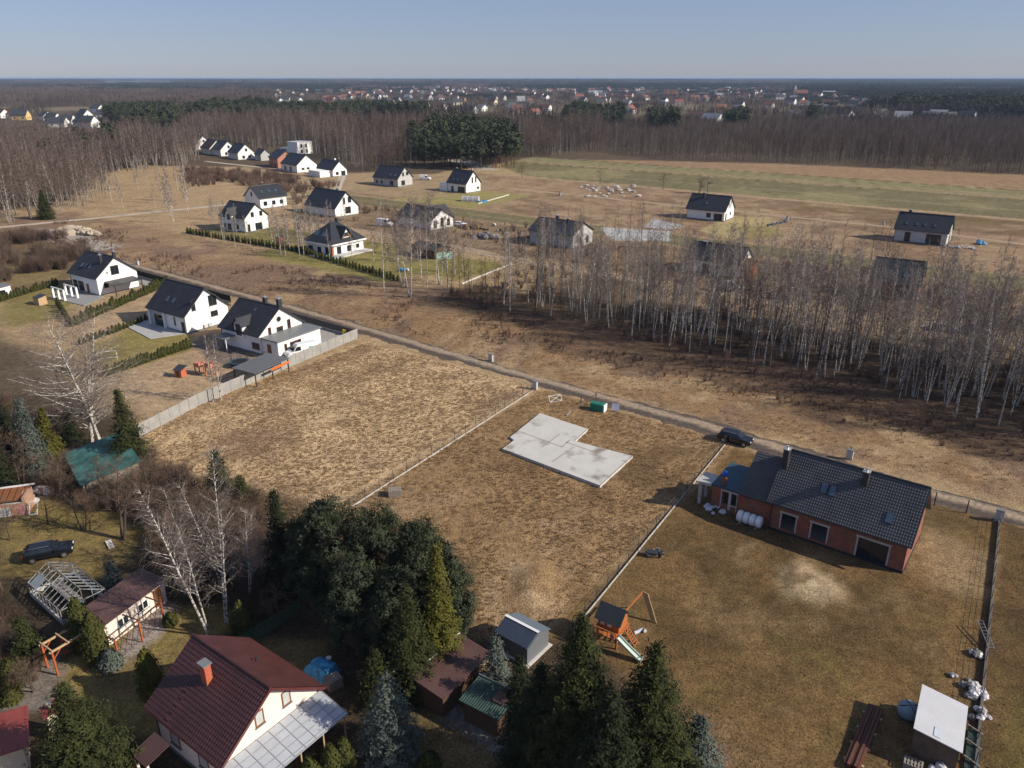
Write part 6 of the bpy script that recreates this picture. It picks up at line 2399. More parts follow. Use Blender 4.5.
cabinet(491, 361, 'pale grey utility cabinet on the far verge of the lane above the tan plot')
cabinet(535, 389, 'grey utility cabinet where the wire fence meets the lane', 1.3)
cabinet(849, 459, 'pale grey utility cabinet beyond the roof of the brick house', 1.3)
cabinet(998, 521, 'grey utility cabinet at the corner of the dark boundary fence', 1.4)
cabinet(138, 265, 'small white utility cabinet by the lane behind the carport house', 1.2)
cabinet(560, 195.5, 'small cabinet on the scrub before the rubble heap', 1.3)
cabinet(883, 225, 'small cabinet on the field lane left of the unfinished house', 1.3)
cabinet(787, 220, 'small cabinet at the end of the row of building materials', 1.3)

p = gp(598, 410)
t = thing('portable_toilet', 'green portable toilet lying on its side by the lane, white end showing', 'toilet', p, rad(-30))
GREENP = M('green_plastic', (.012, .22, .15), .5, .1)
mb = MB()
mb.bb(-1.1, 1.05, -.55, .55, .02, 1.1)
for k in range(5):
    mb.bb(-1.0 + k * .42, -.92 + k * .42, -.575, .575, .03, 1.13)
mb.build('cabin', GREENP, t)
mb = MB()
mb.bb(1.053, 1.2, -.58, .58, .0, 1.14)
mb.build('roof', WHITEP, t)
mb = MB()
mb.bb(-.9, .85, -.4, .4, 1.132, 1.16)
d = mb.build('door', M('green_door', (.02, .17, .12), .5), t)
mb = MB()
mb.bb(.2, .3, .25, .38, 1.162, 1.2)
mb.build('handle', BLACK, d)
p = gp(615, 412)
t = thing('notice_board', 'small pale notice board on two legs beside the green toilet', 'sign', p, rad(-20))
mb = MB()
mb.slab([(-.55, 0, .25), (.55, 0, .25), (.55, .35, 1.2), (-.55, .35, 1.2)], .04)
mb.build('board', M('pale_board', (.55, .57, .66), .5), t)
for sx in (-.4, .4):
    mb = MB()
    mb.bar((sx, .42, -.1), (sx, .25, .75), .05)
    mb.build('leg', WOODG, t)
p = gp(556, 402)
t = thing('tube_barrier', 'white tubular barrier lying by the lane above the slab', 'barrier', p, rad(20))
for a, b in (((-1, 0, .1), (1, 0, .1)), ((-1, 0, .1), (-1, .6, .9)), ((1, 0, .1), (1, .6, .9)), ((-1, .6, .9), (1, .6, .9)), ((-1, 0, .1), (1, .6, .9)), ((1, 0, .1), (-1, .6, .9))):
    mb = MB()
    mb.bar(a, b, .07)
    mb.build('tube', M('pale_tube', (.6, .58, .55), .6), t)
t = thing('gate_posts', 'two dark posts joined by a slanting rail beside the lane above the slab', 'gate', gp(581, 405), rad(25))
for x, hh in ((0, 1.5), (2.6, 1.6)):
    mb = MB()
    mb.bb(x - .05, x + .05, -.05, .05, -.2, hh)
    mb.build('post', WOODD, t)
mb = MB()
mb.bar((0, .06, .4), (2.6, .06, 1.3), .06)
mb.build('rail', WOODD, t)


def crate(u, v, label, sx, sy, sz, rz, m, nm='crate', cat='crate', tilt=0.0):
    p = gp(u, v)
    t = thing(nm, label, cat, p, rad(rz))
    t.rotation_euler = (tilt, 0, rad(rz))
    mb = MB()
    n = max(2, int(sz / .16))
    for k in range(n):
        z0 = sz * k / n
        mb.bb(-sx / 2, sx / 2, -sy / 2, -sy / 2 + .03, z0, z0 + sz / n - .03)
        mb.bb(-sx / 2, sx / 2, sy / 2 - .03, sy / 2, z0, z0 + sz / n - .03)
        mb.bb(-sx / 2, -sx / 2 + .03, -sy / 2 + .032, sy / 2 - .032, z0, z0 + sz / n - .03)
        mb.bb(sx / 2 - .03, sx / 2, -sy / 2 + .032, sy / 2 - .032, z0, z0 + sz / n - .03)
    mb.build('side_board', m, t)
    mb = MB()
    for k in range(6):
        x0 = -sx / 2 + sx * k / 6
        mb.bb(x0 + .01, x0 + sx / 6 - .015, -sy / 2, sy / 2, sz + .002, sz + .025)
    mb.build('top_board', m, t)
    return t


crate(395, 495, 'weathered grey wooden box on the brown plot below the wire fence', 1.5, 1.1, .8, 10, WOODG)


def heap(name, label, u, v, rad_, h, m, seed, cat='heap', stretch=1.0, rz=0, lumps=14, m2=None):
    """an irregular heap of bundles: lumps pressed together into one pile"""
    r = random.Random(seed)
    p = gp(u, v)
    t = thing(name, label, cat, p, rad(rz))
    bm_ = [MB(), MB()]
    for i in range(lumps):
        a, q = r.uniform(0, 6.28), r.random() ** .6
        x, y = math.cos(a) * q * rad_ * stretch, math.sin(a) * q * rad_
        s = rad_ * r.uniform(.25, .5)
        z = h * (1 - q) * r.uniform(.3, .8)
        mb = bm_[i % 2]
        vs, fs = [], []
        n, k = 8, 5
        for j in range(k + 1):
            th = PI * j / k
            for c in range(n):
                ph = 2 * PI * c / n
                w = s * (1 + r.uniform(-.22, .22))
                vs.append((x + math.sin(th) * math.cos(ph) * w * r.uniform(.8, 1.3), y + math.sin(th) * math.sin(ph) * w, z + .05 + math.cos(th) * w * .7))
        for j in range(k):
            for c in range(n):
                fs.append((j * n + c, (j + 1) * n + c, (j + 1) * n + (c + 1) % n, j * n + (c + 1) % n))
        mb.add(vs, fs)
    bm_[0].build('bundle', m, t)
    bm_[1].build('wrapping', m2 or m, t)
    return t


PLAST = M('grey_plastic_wrap', (.50, .52, .55), .3, .3, 3, spec=.6)
heap('wrapped_bundle', 'crumpled pale plastic wrap on the ground before the annex of the brick house', 714, 510, .9, .5, PLAST, 1, 'bundle', 1.3)
# ribbed white tank
p = gp(749, 524)
t = thing('plastic_tank', 'white ribbed plastic tank lying against the brick wall', 'tank', p, rad(-37))
for k in range(4):
    mb = MB()
    x = -1.05 + k * .7
    mb.lathe([(.35, -.33), (.62, -.28), (.68, -.1), (.68, .1), (.62, .28), (.35, .33)], 16)
    o = mb.build('tank_segment', M('white_plastic', (.72, .74, .78), .35, .04), t, True)
    o.rotation_euler = (0, rad(90), 0)
    o.location = (x, 0, .66)
mb = MB()
for x in (-.9, .9):
    mb.bb(x - .15, x + .15, -.6, .6, -.05, .12)
mb.build('support', WOODG, t)
p = gp(719, 506)
t = thing('brick_pier', 'tall toothed pier of red bricks beside the concrete canopy', 'pier', gp(721, 508), rad(-37))
mb = MB()
for k in range(17):
    o_ = .06 if k % 2 else -.06
    mb.bb(-.2 + o_, .2 + o_, -.2, .2, -.1 + k * .25, .14 + k * .25)
mb.build('brickwork', BRICK, t)
mb = MB()
mb.lathe([(.05, 4.12), (.24, 4.2), (.34, 4.4), (.34, 4.55), (.24, 4.75), (.05, 4.83)], 14)
o = mb.build('blue_bucket', M('blue_plastic', (.02, .10, .55), .4, .05), None, True)
o.location = t.location
tag(o, 'round blue bucket upside down on the toothed brick pier', 'bucket')
t = thing('wheelbarrow', 'wheelbarrow with pale sacks tipped beside the wire fence', 'wheelbarrow', gp(652, 556), rad(-20))
mb = MB()
mb.add([(-.6, -.35, .55), (.6, -.4, .6), (.6, .4, .6), (-.6, .35, .55), (-.35, -.2, .22), (.4, -.2, .22), (.4, .2, .22), (-.35, .2, .22)],
       [(4, 7, 6, 5), (0, 4, 5, 1), (1, 5, 6, 2), (2, 6, 7, 3), (3, 7, 4, 0), (0, 1, 2, 3)])
mb.build('tray', DGREY, t)
for sy in (-1, 1):
    mb = MB()
    mb.tube([(.7, sy * .08, .2), (-.4, sy * .28, .35), (-1.4, sy * .33, .6)], .03, 6)
    mb.build('handle', STEEL, t)
mb = MB()
mb.tube([(.75, -.07, .2), (.75, .07, .2)], .2, 14)
mb.build('wheel', BLACK, t)
heap('sack_pile', 'small pile of pale sacks and dark scrap beside the wheelbarrow', 656, 553, .7, .5, M('pale_sack', (.5, .47, .44), .8, .2), 3, 'sacks', 1.4, -30, 9, DGREY)


# ------------------------------------------------------------------ wooden playhouse
def playhouse():
    t = thing('playhouse', 'orange wooden playhouse on stilts with a dark roof, green slide and climbing boards', 'playhouse', gp(611, 638), rad(-34))
    for x in (-1.0, 1.0):
        for y in (-1.0, 1.0):
            mb = MB()
            mb.bb(x - .07, x + .07, y - .07, y + .07, -.2, 1.3)
            mb.build('post', WOODO, t)
    mb = MB()
    mb.bb(-1.2, 1.2, -1.6, 1.15, 1.3, 1.42)
    mb.build('deck', WOODO, t)
    mb = MB()
    mb.add([(-1.0, -.7, 1.42), (1.0, -.7, 1.42), (1.0, 1.0, 1.42), (-1.0, 1.0, 1.42), (-1.0, -.7, 2.55), (1.0, -.7, 2.55), (1.0, 1.0, 2.55), (-1.0, 1.0, 2.55), (-1.0, .15, 3.3), (1.0, .15, 3.3)],
           [(0, 3, 2, 1), (0, 1, 5, 4), (2, 3, 7, 6), (3, 0, 4, 8, 7), (1, 2, 6, 9, 5), (4, 5, 9, 8), (6, 7, 8, 9)])
    mb.build('cabin', WOODO, t)
    mb = MB()
    mb.slab([(-1.25, -1.05, 2.35), (1.25, -1.05, 2.35), (1.25, .15, 3.45), (-1.25, .15, 3.45)], .07)
    mb.slab([(1.25, 1.35, 2.35), (-1.25, 1.35, 2.35), (-1.25, .15, 3.45), (1.25, .15, 3.45)], .07)
    mb.build('roof', M('dark_felt', (.03, .036, .045), .8), t)
    for x in (-.55, .1):
        mb = MB()
        mb.bb(x - .2, x + .2, -.73, -.702, 1.75, 2.2)
        mb.build('window', M('white_frame', (.6, .6, .62), .5), t)
    mb = MB()
    mb.bar((-1.2, -1.55, 2.0), (1.15, -1.55, 2.0), .08)
    for k in range(7):
        mb.bar((-1.2 + k * .39, -1.55, 1.42), (-1.2 + k * .39, -1.55, 2.0), .07)
    mb.build('railing', WOODO, t)
    mb = MB()
    for k in range(10):
        f = k / 9
        x0, z0 = 1.2 + 2.3 * f, 1.35 * (1 - f) ** 1.15 + .12
        if k:
            mb.slab([(px_, -1.5, pz), (x0, -1.5, z0), (x0, -.95, z0), (px_, -.95, pz)], .04)
            mb.bar((px_, -1.5, pz + .1), (x0, -1.5, z0 + .1), .04, .2)
            mb.bar((px_, -.95, pz + .1), (x0, -.95, z0 + .1), .04, .2)
        px_, pz = x0, z0
    mb.build('slide', M('mint_plastic', (.46, .54, .48), .35, .05), t)
    mb = MB()
    mb.bar((1.15, .05, 1.4), (2.3, .05, 0), .07)
    mb.bar((1.15, .75, 1.4), (2.3, .75, 0), .07)
    for k in range(7):
        f = (k + .5) / 7
        mb.bar((1.15 + 1.15 * f, .05, 1.4 * (1 - f) + .05), (1.15 + 1.15 * f, .75, 1.4 * (1 - f) + .05), .08)
    mb.build('ladder', WOODO, t)
    mb = MB()
    mb.bar((.6, 1.0, 2.3), (.8, 4.4, 2.45), .11)
    mb.build('swing_beam', WOODO, t)
    mb = MB()
    mb.slab([(.75, 4.45, 2.55), (1.35, 4.4, 2.5), (2.55, 4.0, .05), (1.95, 4.05, .1)], .06)
    mb.build('climbing_board', WOODP, t)
    mb = MB()
    mb.bar((.8, 4.35, 2.4), (-.5, 4.7, 0), .09)
    mb.build('swing_leg', WOODO, t)
    mb = MB()
    mb.lathe([(.01, 0), (.22, .0), (.22, .03), (.01, .035)], 12)
    o = mb.build('wheel_toy', M('pink_plastic', (.45, .15, .22), .5), t)
    o.rotation_euler = (rad(90), 0, 0)
    o.location = (.85, -1.62, 1.7)


playhouse()
mb = MB()
mb.tube([(0, 0, .1), (.9, .5, .12), (1.0, .1, .25)], .16, 8)
o = mb.build('toy_bag', PLAST)
o.location = gp(634, 634)
tag(o, 'small pale plastic toy lying right of the playhouse ladder', 'toy')


# ------------------------------------------------------------------ sheds of the foreground
def ridge_box(name, label, pts, walls, roof, he, hr, cat='shed', over=.25, group=None, extra=None):
    pass


def shed(name, label, c, az, L, W, h0, h1, wallm, roofm, cat='shed', mono=True, over=.3, doors=(), group=None, th=.08, corr=None):
    """shed on local axes; mono: roof falls from +y (h1) to -y (h0); otherwise a gable with eaves h0, ridge h1"""
    t = thing(name, label, cat, (c[0], c[1], 0), rad(az), group)
    hl, hw = L / 2 - over, W / 2 - over
    mb = MB()
    if mono:
        k = (h1 - h0) / W
        z0, z1 = h0 + k * over - .1, h1 - k * over - .1
        mb.add([(-hl, -hw, -.1), (hl, -hw, -.1), (hl, hw, -.1), (-hl, hw, -.1), (-hl, -hw, z0), (hl, -hw, z0), (hl, hw, z1), (-hl, hw, z1)],
               [(0, 3, 2, 1), (4, 5, 6, 7), (0, 1, 5, 4), (1, 2, 6, 5), (2, 3, 7, 6), (3, 0, 4, 7)])
    else:
        k = (h1 - h0) / (W / 2)
        z0 = h0 + k * over - .1
        pent = [(-hw, -.1), (hw, -.1), (hw, z0), (0, h1 - .1), (-hw, z0)]
        mb.add([(-hl, y, z) for y, z in pent] + [(hl, y, z) for y, z in pent], [(0, 4, 3, 2, 1), (5, 6, 7, 8, 9)] + [(i, (i + 1) % 5, 5 + (i + 1) % 5, 5 + i) for i in range(5)])
    mb.build('wall', wallm, t)
    mb = MB()

    def sheet(q0, q1, q2, q3):
        q0, q1, q2, q3 = map(Vector, (q0, q1, q2, q3))
        if not corr:
            mb.slab([q0, q1, q2, q3], th)
            return
        n = int((q1 - q0).length / corr)
        nn = (q1 - q0).cross(q3 - q0).normalized()
        vs, fs = [], []
        for i in range(n * 4 + 1):
            f = i / (n * 4)
            o = nn * (.03 * (1 if i % 4 in (1, 2) else 0) + .012)
            vs += [q0.lerp(q1, f) + o, q3.lerp(q2, f) + o]
        for i in range(n * 4):
            fs.append((2 * i, 2 * i + 2, 2 * i + 3, 2 * i + 1))
        mb.add(vs, fs)
        mb.slab([q0, q1, q2, q3], .05)
    if mono:
        sheet((-L / 2, -W / 2, h0), (L / 2, -W / 2, h0), (L / 2, W / 2, h1), (-L / 2, W / 2, h1))
    else:
        sheet((-L / 2, -W / 2, h0), (L / 2, -W / 2, h0), (L / 2, 0, h1), (-L / 2, 0, h1))
        sheet((L / 2, W / 2, h0), (-L / 2, W / 2, h0), (-L / 2, 0, h1), (L / 2, 0, h1))
    mb.build('roof', roofm, t)
    for f, u, w, h, m_ in doors:
        door(t, Face(f, hl, hw), u, w, h, m_)
    return t

RSH = M('brown_sheet_roof', (.095, .052, .046), .5, .2, .5)
GSH = M('green_sheet_roof', (.022, .055, .045), .5, .3, .6)
TSH = M('teal_roof', (.030, .115, .105), .55, .55, .45, col2=(.05, .14, .13))
BSH = M('blue_grey_sheet', (.10, .125, .155), .42, .08)
DSH = M('dark_blue_sheet', (.055, .075, .11), .35, .1)
WSH = M('white_sheet_roof', (.54, .55, .57), .45, .05, .8)
t = shed('garden_shed', 'long shed with a brown corrugated roof and plank walls right of the blue-grey spruce', (-4.8, 47.9), 55, 6.2, 3.3, 2.2, 2.6, WOODD, RSH, corr=.22, doors=(('n', 2.2, .9, 1.8, WOODP),))
mb = MB()
mb.bb(1.4, 2.9, -1.62, -1.36, .5, 2.0)
mb.build('open_shutter', WOODP, t)
mb = MB()
mb.bar((-3.1, 1.68, 2.62), (3.1, 1.68, 2.62), .1)
mb.build('gutter', WHITEP, t)
t = shed('garden_shed', 'small shed with a green corrugated roof patched with brown sheets', (-1.8, 44.65), -33, 3.7, 2.7, 2.1, 2.4, WOODD, GSH, corr=.2)
mb = MB()
mb.slab([(.35, -.2, 2.36), (1.5, -.2, 2.36), (1.5, .9, 2.48), (.35, .9, 2.48)], .03)
mb.build('roof_patch', RSH, t)
mb = MB()
mb.bar((-1.85, 1.38, 2.5), (1.85, 1.38, 2.5), .09)
mb.build('gutter', STEEL, t)
t = shed('metal_shed', 'blue-grey sheet metal shed with a white ridge strip beside the wire fence', (.9, 52.75), -38, 3.6, 3.3, 1.75, 2.5, M('grey_sheet_wall', (.13, .14, .155), .5, .08), BSH, mono=False, corr=.2, over=.12)
mb = MB()
for k in range(17):
    x = -1.75 + k * .21
    mb.slab([(x, -1.66, 1.835), (x + .13, -1.66, 1.835), (x + .13, -.06, 2.56), (x, -.06, 2.56)], .03)
mb.build('dark_ribs', DSH, t)
mb = MB()
mb.slab([(-1.8, -.2, 2.56), (1.8, -.2, 2.56), (1.8, .04, 2.60), (-1.8, .04, 2.60)], .03)
mb.build('ridge_strip', WHITEP, t)
mb = MB()
mb.bb(-1.95, 1.95, -1.8, 1.8, -.1, .06)
mb.build('footing', CONC2, t)
t = shed('lean_to_shed', 'open shed with a bright white sheet roof beside the right boundary fence', (31.6, 42.6), 57, 5.1, 3.2, 2.1, 2.6, M('shed_boards', (.12, .085, .06), .8, .25, 2), WSH, corr=.18, over=.15)
mb = MB()
mb.slab([(-2.3, -.15, 2.40), (-1.3, -.15, 2.40), (-1.3, .3, 2.475), (-2.3, .3, 2.475)], .02)
mb.build('roof_window', M('clear_sheet', (.45, .5, .55), .3), t)
shed('garden_shed', 'old shed with a wide teal roof under the trees', (-50.4, 83.0), -52, 10.4, 6.8, 2.3, 3.3, WOODG, TSH, th=.06)
t = shed('outbuilding', 'pink-walled outbuilding with a brown roof behind a wooden trellis', (-35.2, 56.3), 68, 7.4, 3.2, 2.4, 2.8, PINKW, RSH, over=.25)
window(t, Face('n', 3.45, 1.35), -1.4, .9, 1.2, .9, WHITEP, GLASS, 2)
window(t, Face('n', 3.45, 1.35), .8, .9, 1.2, .9, WHITEP, GLASS, 2)
door(t, Face('n', 3.45, 1.35), 2.5, .9, 1.9, WOODF)
t = shed('garden_shed', 'dark flat-roofed shed in deep shade below the pines', (-13.5, 54.3), -37, 4.6, 3.6, 2.2, 2.4, WOODD, M('dark_roof_felt', (.035, .036, .04), .8, .2), th=.1)
t = thing('roof_ladder', 'silvery ladder lying along the edge of the dark flat shed roof', 'ladder', gp(364, 637, 2.45), math.atan2(2.4, 2.1))
for y in (-.2, .2):
    mb = MB()
    mb.bar((-.3, y, .06), (3.1, y, .1), .07)
    mb.build('rail', STEEL, t)
mb = MB()
for k in range(11):
    mb.bar((-.1 + k * .3, -.17, .08), (-.1 + k * .3, .17, .08), .04)
mb.build('rungs', STEEL, t)
t = shed('red_roof_house', 'red-roofed house corner cut by the lower left picture edge', (-37.6, 39.6), -58, 4.4, 6.6, 3.3, 2.9, CREAM, M('red_sheet', (.20, .045, .035), .5, .2, .8), 'house', over=.4)
mb = MB()
mb.bar((-2.2, 3.32, 2.86), (2.2, 3.32, 2.86), .12)
mb.build('gutter', M('red_gutter', (.28, .05, .04), .4), t)
t = thing('garden_oven', 'small red-topped brick garden oven beside the red-roofed house', 'oven', (-34.3, 43.2, 0), rad(-50))
mb = MB()
mb.bb(-.5, .5, -.4, .4, -.1, 2.4)
mb.build('brickwork', CREAM, t)
mb = MB()
mb.slab([(-.7, -.6, 2.42), (.7, -.6, 2.42), (.7, .6, 2.75), (-.7, .6, 2.75)], .08)
mb.build('roof', M('red_sheet', (.2, .045, .035), .5), t)
mb = MB()
mb.lathe([(.12, 2.6), (.12, 3.0), (.18, 3.0), (.18, 3.08)], 8)
mb.build('flue', ZINC, t)


def greenhouse():
    t = thing('greenhouse', 'bare grey frame of a greenhouse, glass partly gone, beside the black car', 'greenhouse', (-42.1, 59.3, 0), rad(-38))
    hl, hw, e, r_ = 3.4, 2.0, 1.5, 2.7
    fm = M('grey_frame', (.30, .31, .31), .6, .15)
    mb = MB()
    mb.bb(-hl, hl, -hw - .08, -hw + .08, -.1, .45)
    mb.bb(-hl, hl, hw - .08, hw + .08, -.1, .45)
    mb.bb(-hl - .08, -hl + .075, -hw + .09, hw - .09, -.1, .45)
    mb.bb(hl - .075, hl + .08, -hw + .09, hw - .09, -.1, .45)
    mb.build('low_wall', CONC, t)
    n = 9
    for k in range(n + 1):
        x = -hl + 2 * hl * k / n
        mb = MB()
        mb.bar((x, -hw, .45), (x, -hw, e), .06)
        mb.bar((x, -hw, e), (x, 0, r_), .06)
        mb.bar((x, 0, r_), (x, hw, e), .06)
        mb.bar((x, hw, e), (x, hw, .45), .06)
        if k in (0, n):
            mb.bar((x, -hw, e), (x, hw, e), .06)
            for y in (-.9, 0, .9):
                mb.bar((x, y, .45), (x, y, r_ - abs(y) * .6), .05)
        mb.build('hoop', fm, t)
    for y, z in ((-hw, e), (hw, e), (0, r_), (-hw / 2, (e + r_) / 2), (hw / 2, (e + r_) / 2)):
        mb = MB()
        mb.bar((-hl, y, z + .035), (hl, y, z + .035), .06)
        mb.build('purlin', fm, t)
    mb = MB()
    for x in (-3.0, -2.25):
        mb.slab([(x, -hw * .98, e + .06), (x + .7, -hw * .98, e + .06), (x + .7, -hw * .5, (e + r_) / 2 + .06), (x, -hw * .5, (e + r_) / 2 + .06)], .015)
    mb.build('pane', M('old_glass', (.28, .32, .33), .2, .1), t)
    mb = MB()
    mb.bb(-2.6, 2.6, -.5, .5, .6, .68)
    for x in (-2.4, 0, 2.4):
        mb.bb(x - .05, x + .05, -.45, .45, -.1, .598)
    mb.build('shelf', WOODG, t)


greenhouse()
mb = MB()
mb.lathe([(.3, 0), (.34, .2), (.32, .8), (.2, .95)], 12)
o = mb.build('water_barrel', M('teal_plastic', (.03, .16, .17), .5))
o.location = (-40.2, 57.6, 0)
tag(o, 'teal water barrel inside the near end of the bare greenhouse frame', 'barrel')


def pergola():
    t = thing('pergola', 'orange-red timber pergola with braced posts on the lawn edge', 'pergola', (-37.6, 51.0, 0), rad(57))
    om = M('red_timber', (.40, .095, .03), .65, .15, 4)
    for x in (-1.4, 1.4):
        for y in (-.8, .8):
            mb = MB()
            mb.bb(x - .07, x + .07, y - .07, y + .07, -.2, 2.3)
            mb.build('post', om, t)
            mb = MB()
            s = 1 if x < 0 else -1
            mb.bar((x, y, 1.6), (x + s * .7, y, 2.28), .08)
            mb.build('brace', om, t)
    for y in (-.8, .8):
        mb = MB()
        mb.bb(-1.6, 1.6, y - .06, y + .06, 2.302, 2.46)
        mb.build('beam', WOODP, t)
    for x in (-1.4, -.1, 1.4):
        mb = MB()
        mb.bb(x - .05, x + .05, -1.0, 1.0, 2.463, 2.58)
        mb.build('rafter', WOODP, t)
    mb = MB()
    for z in (.3, 1.0, 1.7):
        mb.bar((.1, .8, z), (1.35, .8, z), .07)
    mb.bar((.1, .8, .3), (1.35, .8, 1.7), .06)
    mb.bar((1.35, .8, .3), (.1, .8, 1.7), .06)
    mb.bar((.1, .8, 0), (.1, .8, 2.3), .07)
    mb.build('lattice', om, t)


pergola()
t = thing('trellis', 'red timber trellis with slanting bars along the pink outbuilding', 'trellis', (-33.3, 50.9, 0), math.atan2(4.9, 1.75))
for x in (0, 2.6, 5.2):
    mb = MB()
    mb.bb(x - .06, x + .06, -.06, .06, -.2, 2.3)
    mb.build('post', M('red_timber', (.40, .095, .03), .65), t)
    mb = MB()
    mb.bar((x, 0, 2.36), (x, 1.7, 2.5), .09)
    mb.build('rafter', WOODD, t)
mb = MB()
mb.bar((-.2, 0, 2.36), (5.4, 0, 2.36), .1)
for k in range(8):
    mb.bar((k * .65, .03, .2), (k * .65 + .9, .03, 2.3), .035)
    mb.bar((k * .65 + .9, -.03, .2), (k * .65, -.03, 2.3), .035)
mb.build('lattice', WOODD, t)
# small garden things
t = thing('garden_ladder', 'short white ladder lying in the grass beside the leaning leafless tree', 'ladder', gp(110, 545), rad(128))
for y in (-.22, .22):
    mb = MB()
    mb.bar((-.9, y, .12), (.9, y, .12), .07)
    mb.build('rail', WHITEP, t)
mb = MB()
for k in range(6):
    mb.bar((-.75 + k * .3, -.19, .12), (-.75 + k * .3, .19, .12), .05)
mb.build('rungs', WHITEP, t)
t = thing('blue_tarp_pile', 'stack of garden goods under a bright blue tarpaulin beside the pink house', 'tarp', gp(322, 674), rad(-30))
mb = MB()
r = random.Random(8)
vs, fs = [], []
N_ = 9
for i in range(N_):
    for j in range(N_):
        x, y = -1.3 + 2.6 * i / (N_ - 1), -1.0 + 2.0 * j / (N_ - 1)
        edge = min(i, j, N_ - 1 - i, N_ - 1 - j)
        vs.append((x, y, (0.25, .95, 1.15, 1.25, 1.25)[edge] + r.uniform(-.12, .12)))
for i in range(N_ - 1):
    for j in range(N_ - 1):
        fs.append((i * N_ + j, (i + 1) * N_ + j, (i + 1) * N_ + j + 1, i * N_ + j + 1))
mb.add(vs, fs)
mb.build('tarpaulin', M('blue_tarp', (.02, .19, .42), .4, .45, 2.2, col2=(.05, .28, .50)), t)
mb = MB()
mb.bb(-1.15, 1.15, -.85, .85, 0, .22)
mb.build('pallet', WOODG, t)
crate(334, 686, 'slatted wooden crate beside the blue tarpaulin', 1.2, 1.0, .9, 40, WOODG)
mb = MB()
mb.lathe([(.18, 0), (.24, .45), (.25, .47)], 10)
o = mb.build('bucket', WHITEP)
o.location = gp(329, 662)
tag(o, 'small white bucket behind the blue tarpaulin', 'bucket')
# ruin and junk at the left edge
t = thing('brick_ruin', 'half-fallen brick and plaster shed with a white framed door at the left edge', 'ruin', gp(14, 515), rad(15))
mb = MB()
mb.bb(-2.5, 1.2, -.15, .15, -.1, 1.5)
mb.bb(1.2, 1.5, -.15, 2.6, -.1, 2.1)
mb.bb(-2.5, -2.2, .15, 2.6, -.1, 1.2)
mb.build('wall', M_brick('old_brick', (.42, .20, .14), (.36, .16, .11), (.45, .40, .35)), t)
mb = MB()
mb.bb(-2.5, -.2, -.2, -.152, -.05, 1.1)
mb.build('plaster', CONC2, t)
mb = MB()
mb.bar((-2.6, 2.7, 2.2), (1.8, 2.7, 2.3), .25, .12)
mb.build('roof_beam', WHITEP, t)
mb = MB()
for k in range(6):
    mb.slab([(-2.6 + k * .7, .2, 1.7), (-2.0 + k * .7, .2, 1.7), (-2.0 + k * .7, 2.6, 2.2), (-2.6 + k * .7, 2.6, 2.2)], .05)
mb.build('roof_board', WOODF, t)
mb = MB()
for a, b in (((1.7, -.5, 0), (2.0, -.3, 1.6)), ((2.5, -.5, 0), (2.8, -.3, 1.6)), ((2.0, -.3, 1.6), (2.8, -.3, 1.6)), ((1.7, -.5, .05), (2.5, -.5, .05))):
    mb.bar(a, b, .1)
mb.build('door_frame', WHITEP, t)
heap('junk_heap', 'heap of pale and red scrap at the left edge below the rust-brown trees', 34, 497, 1.6, 1.0, M('pale_scrap', (.5, .48, .46), .7, .3, 2), 11, 'junk', 1.5, 20, 18, M('mixed_scrap', (.30, .10, .06), .7, .6, 1.5, col2=(.3, .3, .32)))
heap('junk_heap', 'low pale scrap behind the trunk of the ragged spruce, beside the teal roof', 99, 492, .6, .9, CONC2, 12, 'junk', .6, 0, 8)

# ---- right boundary: stacks and bundles along the dark fence
t = thing('beam_stack', 'stack of long rust-brown beams lying near the white-roofed shed', 'beams', (26.4, 42.9, 0), math.atan2(5.7, 4.3))
for k in range(5):
    mb = MB()
    mb.bb(-3.6 + .12 * (k % 3), 3.5 - .1 * (k % 2), -.55 + k * .225, -.36 + k * .225, .12, .34 + .12 * (k % 2))
    mb.build('beam', M('rusty_steel', (.105, .040, .024), .7, .3, 3), t)
mb = MB()
for x in (-2.8, -1.0, .8, 2.6):
    mb.bb(x - .1, x + .1, -.7, .7, -.05, .118)
mb.build('bearer', WOODP, t)
p = gp(908, 715)
t = thing('water_tank', 'round grey-blue tank lid in the shadow left of the white-roofed shed', 'tank', p, 0)
mb = MB()
mb.lathe([(.75, 0), (.85, .3), (.82, .75), (.6, .95), (.1, 1.0)], 18)
mb.build('tank', M('grey_blue_plastic', (.20, .27, .32), .5, .08), t, True)
mb = MB()
mb.bar((-.8, 0, .98), (.8, 0, .98), .06)
mb.bar((0, -.8, .975), (0, .8, .975), .06)
mb.build('lid_rib', DGREY, t)
WRAP = M('dirty_white_wrap', (.52, .51, .52), .5, .35, 2.5, spec=.5)
for i, (u, v, r_, h, lab) in enumerate(((975, 655, .5, .9, 'small pale bundle against the fence above the wrapped pallet'),
                                        (974, 690, .95, 1.0, 'large wrapped white pallet load between the fence and the white-roofed shed'),
                                        (979, 715, .7, .8, 'grey wrapped bundle beside the right edge of the white roof'),
                                        (953, 676, .35, .3, 'scattered grey scraps on the grass above the white-roofed shed'),
                                        (943, 770, .9, .9, 'crumpled grey bundle under the near edge of the white-roofed shed'))):
    heap('wrapped_bundle', lab, u, v, r_, h, WRAP, 60 + i, 'bundle', 1.2, 55, 12, M('grey_scrap', (.22, .21, .20), .8, .4, 3))
t = thing('leaning_ladder', 'grey ladder leaning along the dark boundary fence', 'ladder', gp(984, 640), math.atan2(3, .6))
for y in (-.22, .22):
    mb = MB()
    mb.bar((-1.6, y, .4), (1.6, y, .9), .06)
    mb.build('rail', MGREY, t)
mb = MB()
for k in range(9):
    f = k / 8
    mb.bar((-1.5 + 3 * f, -.19, .42 + .46 * f), (-1.5 + 3 * f, .19, .42 + .46 * f), .05)
mb.build('rungs', MGREY, t)
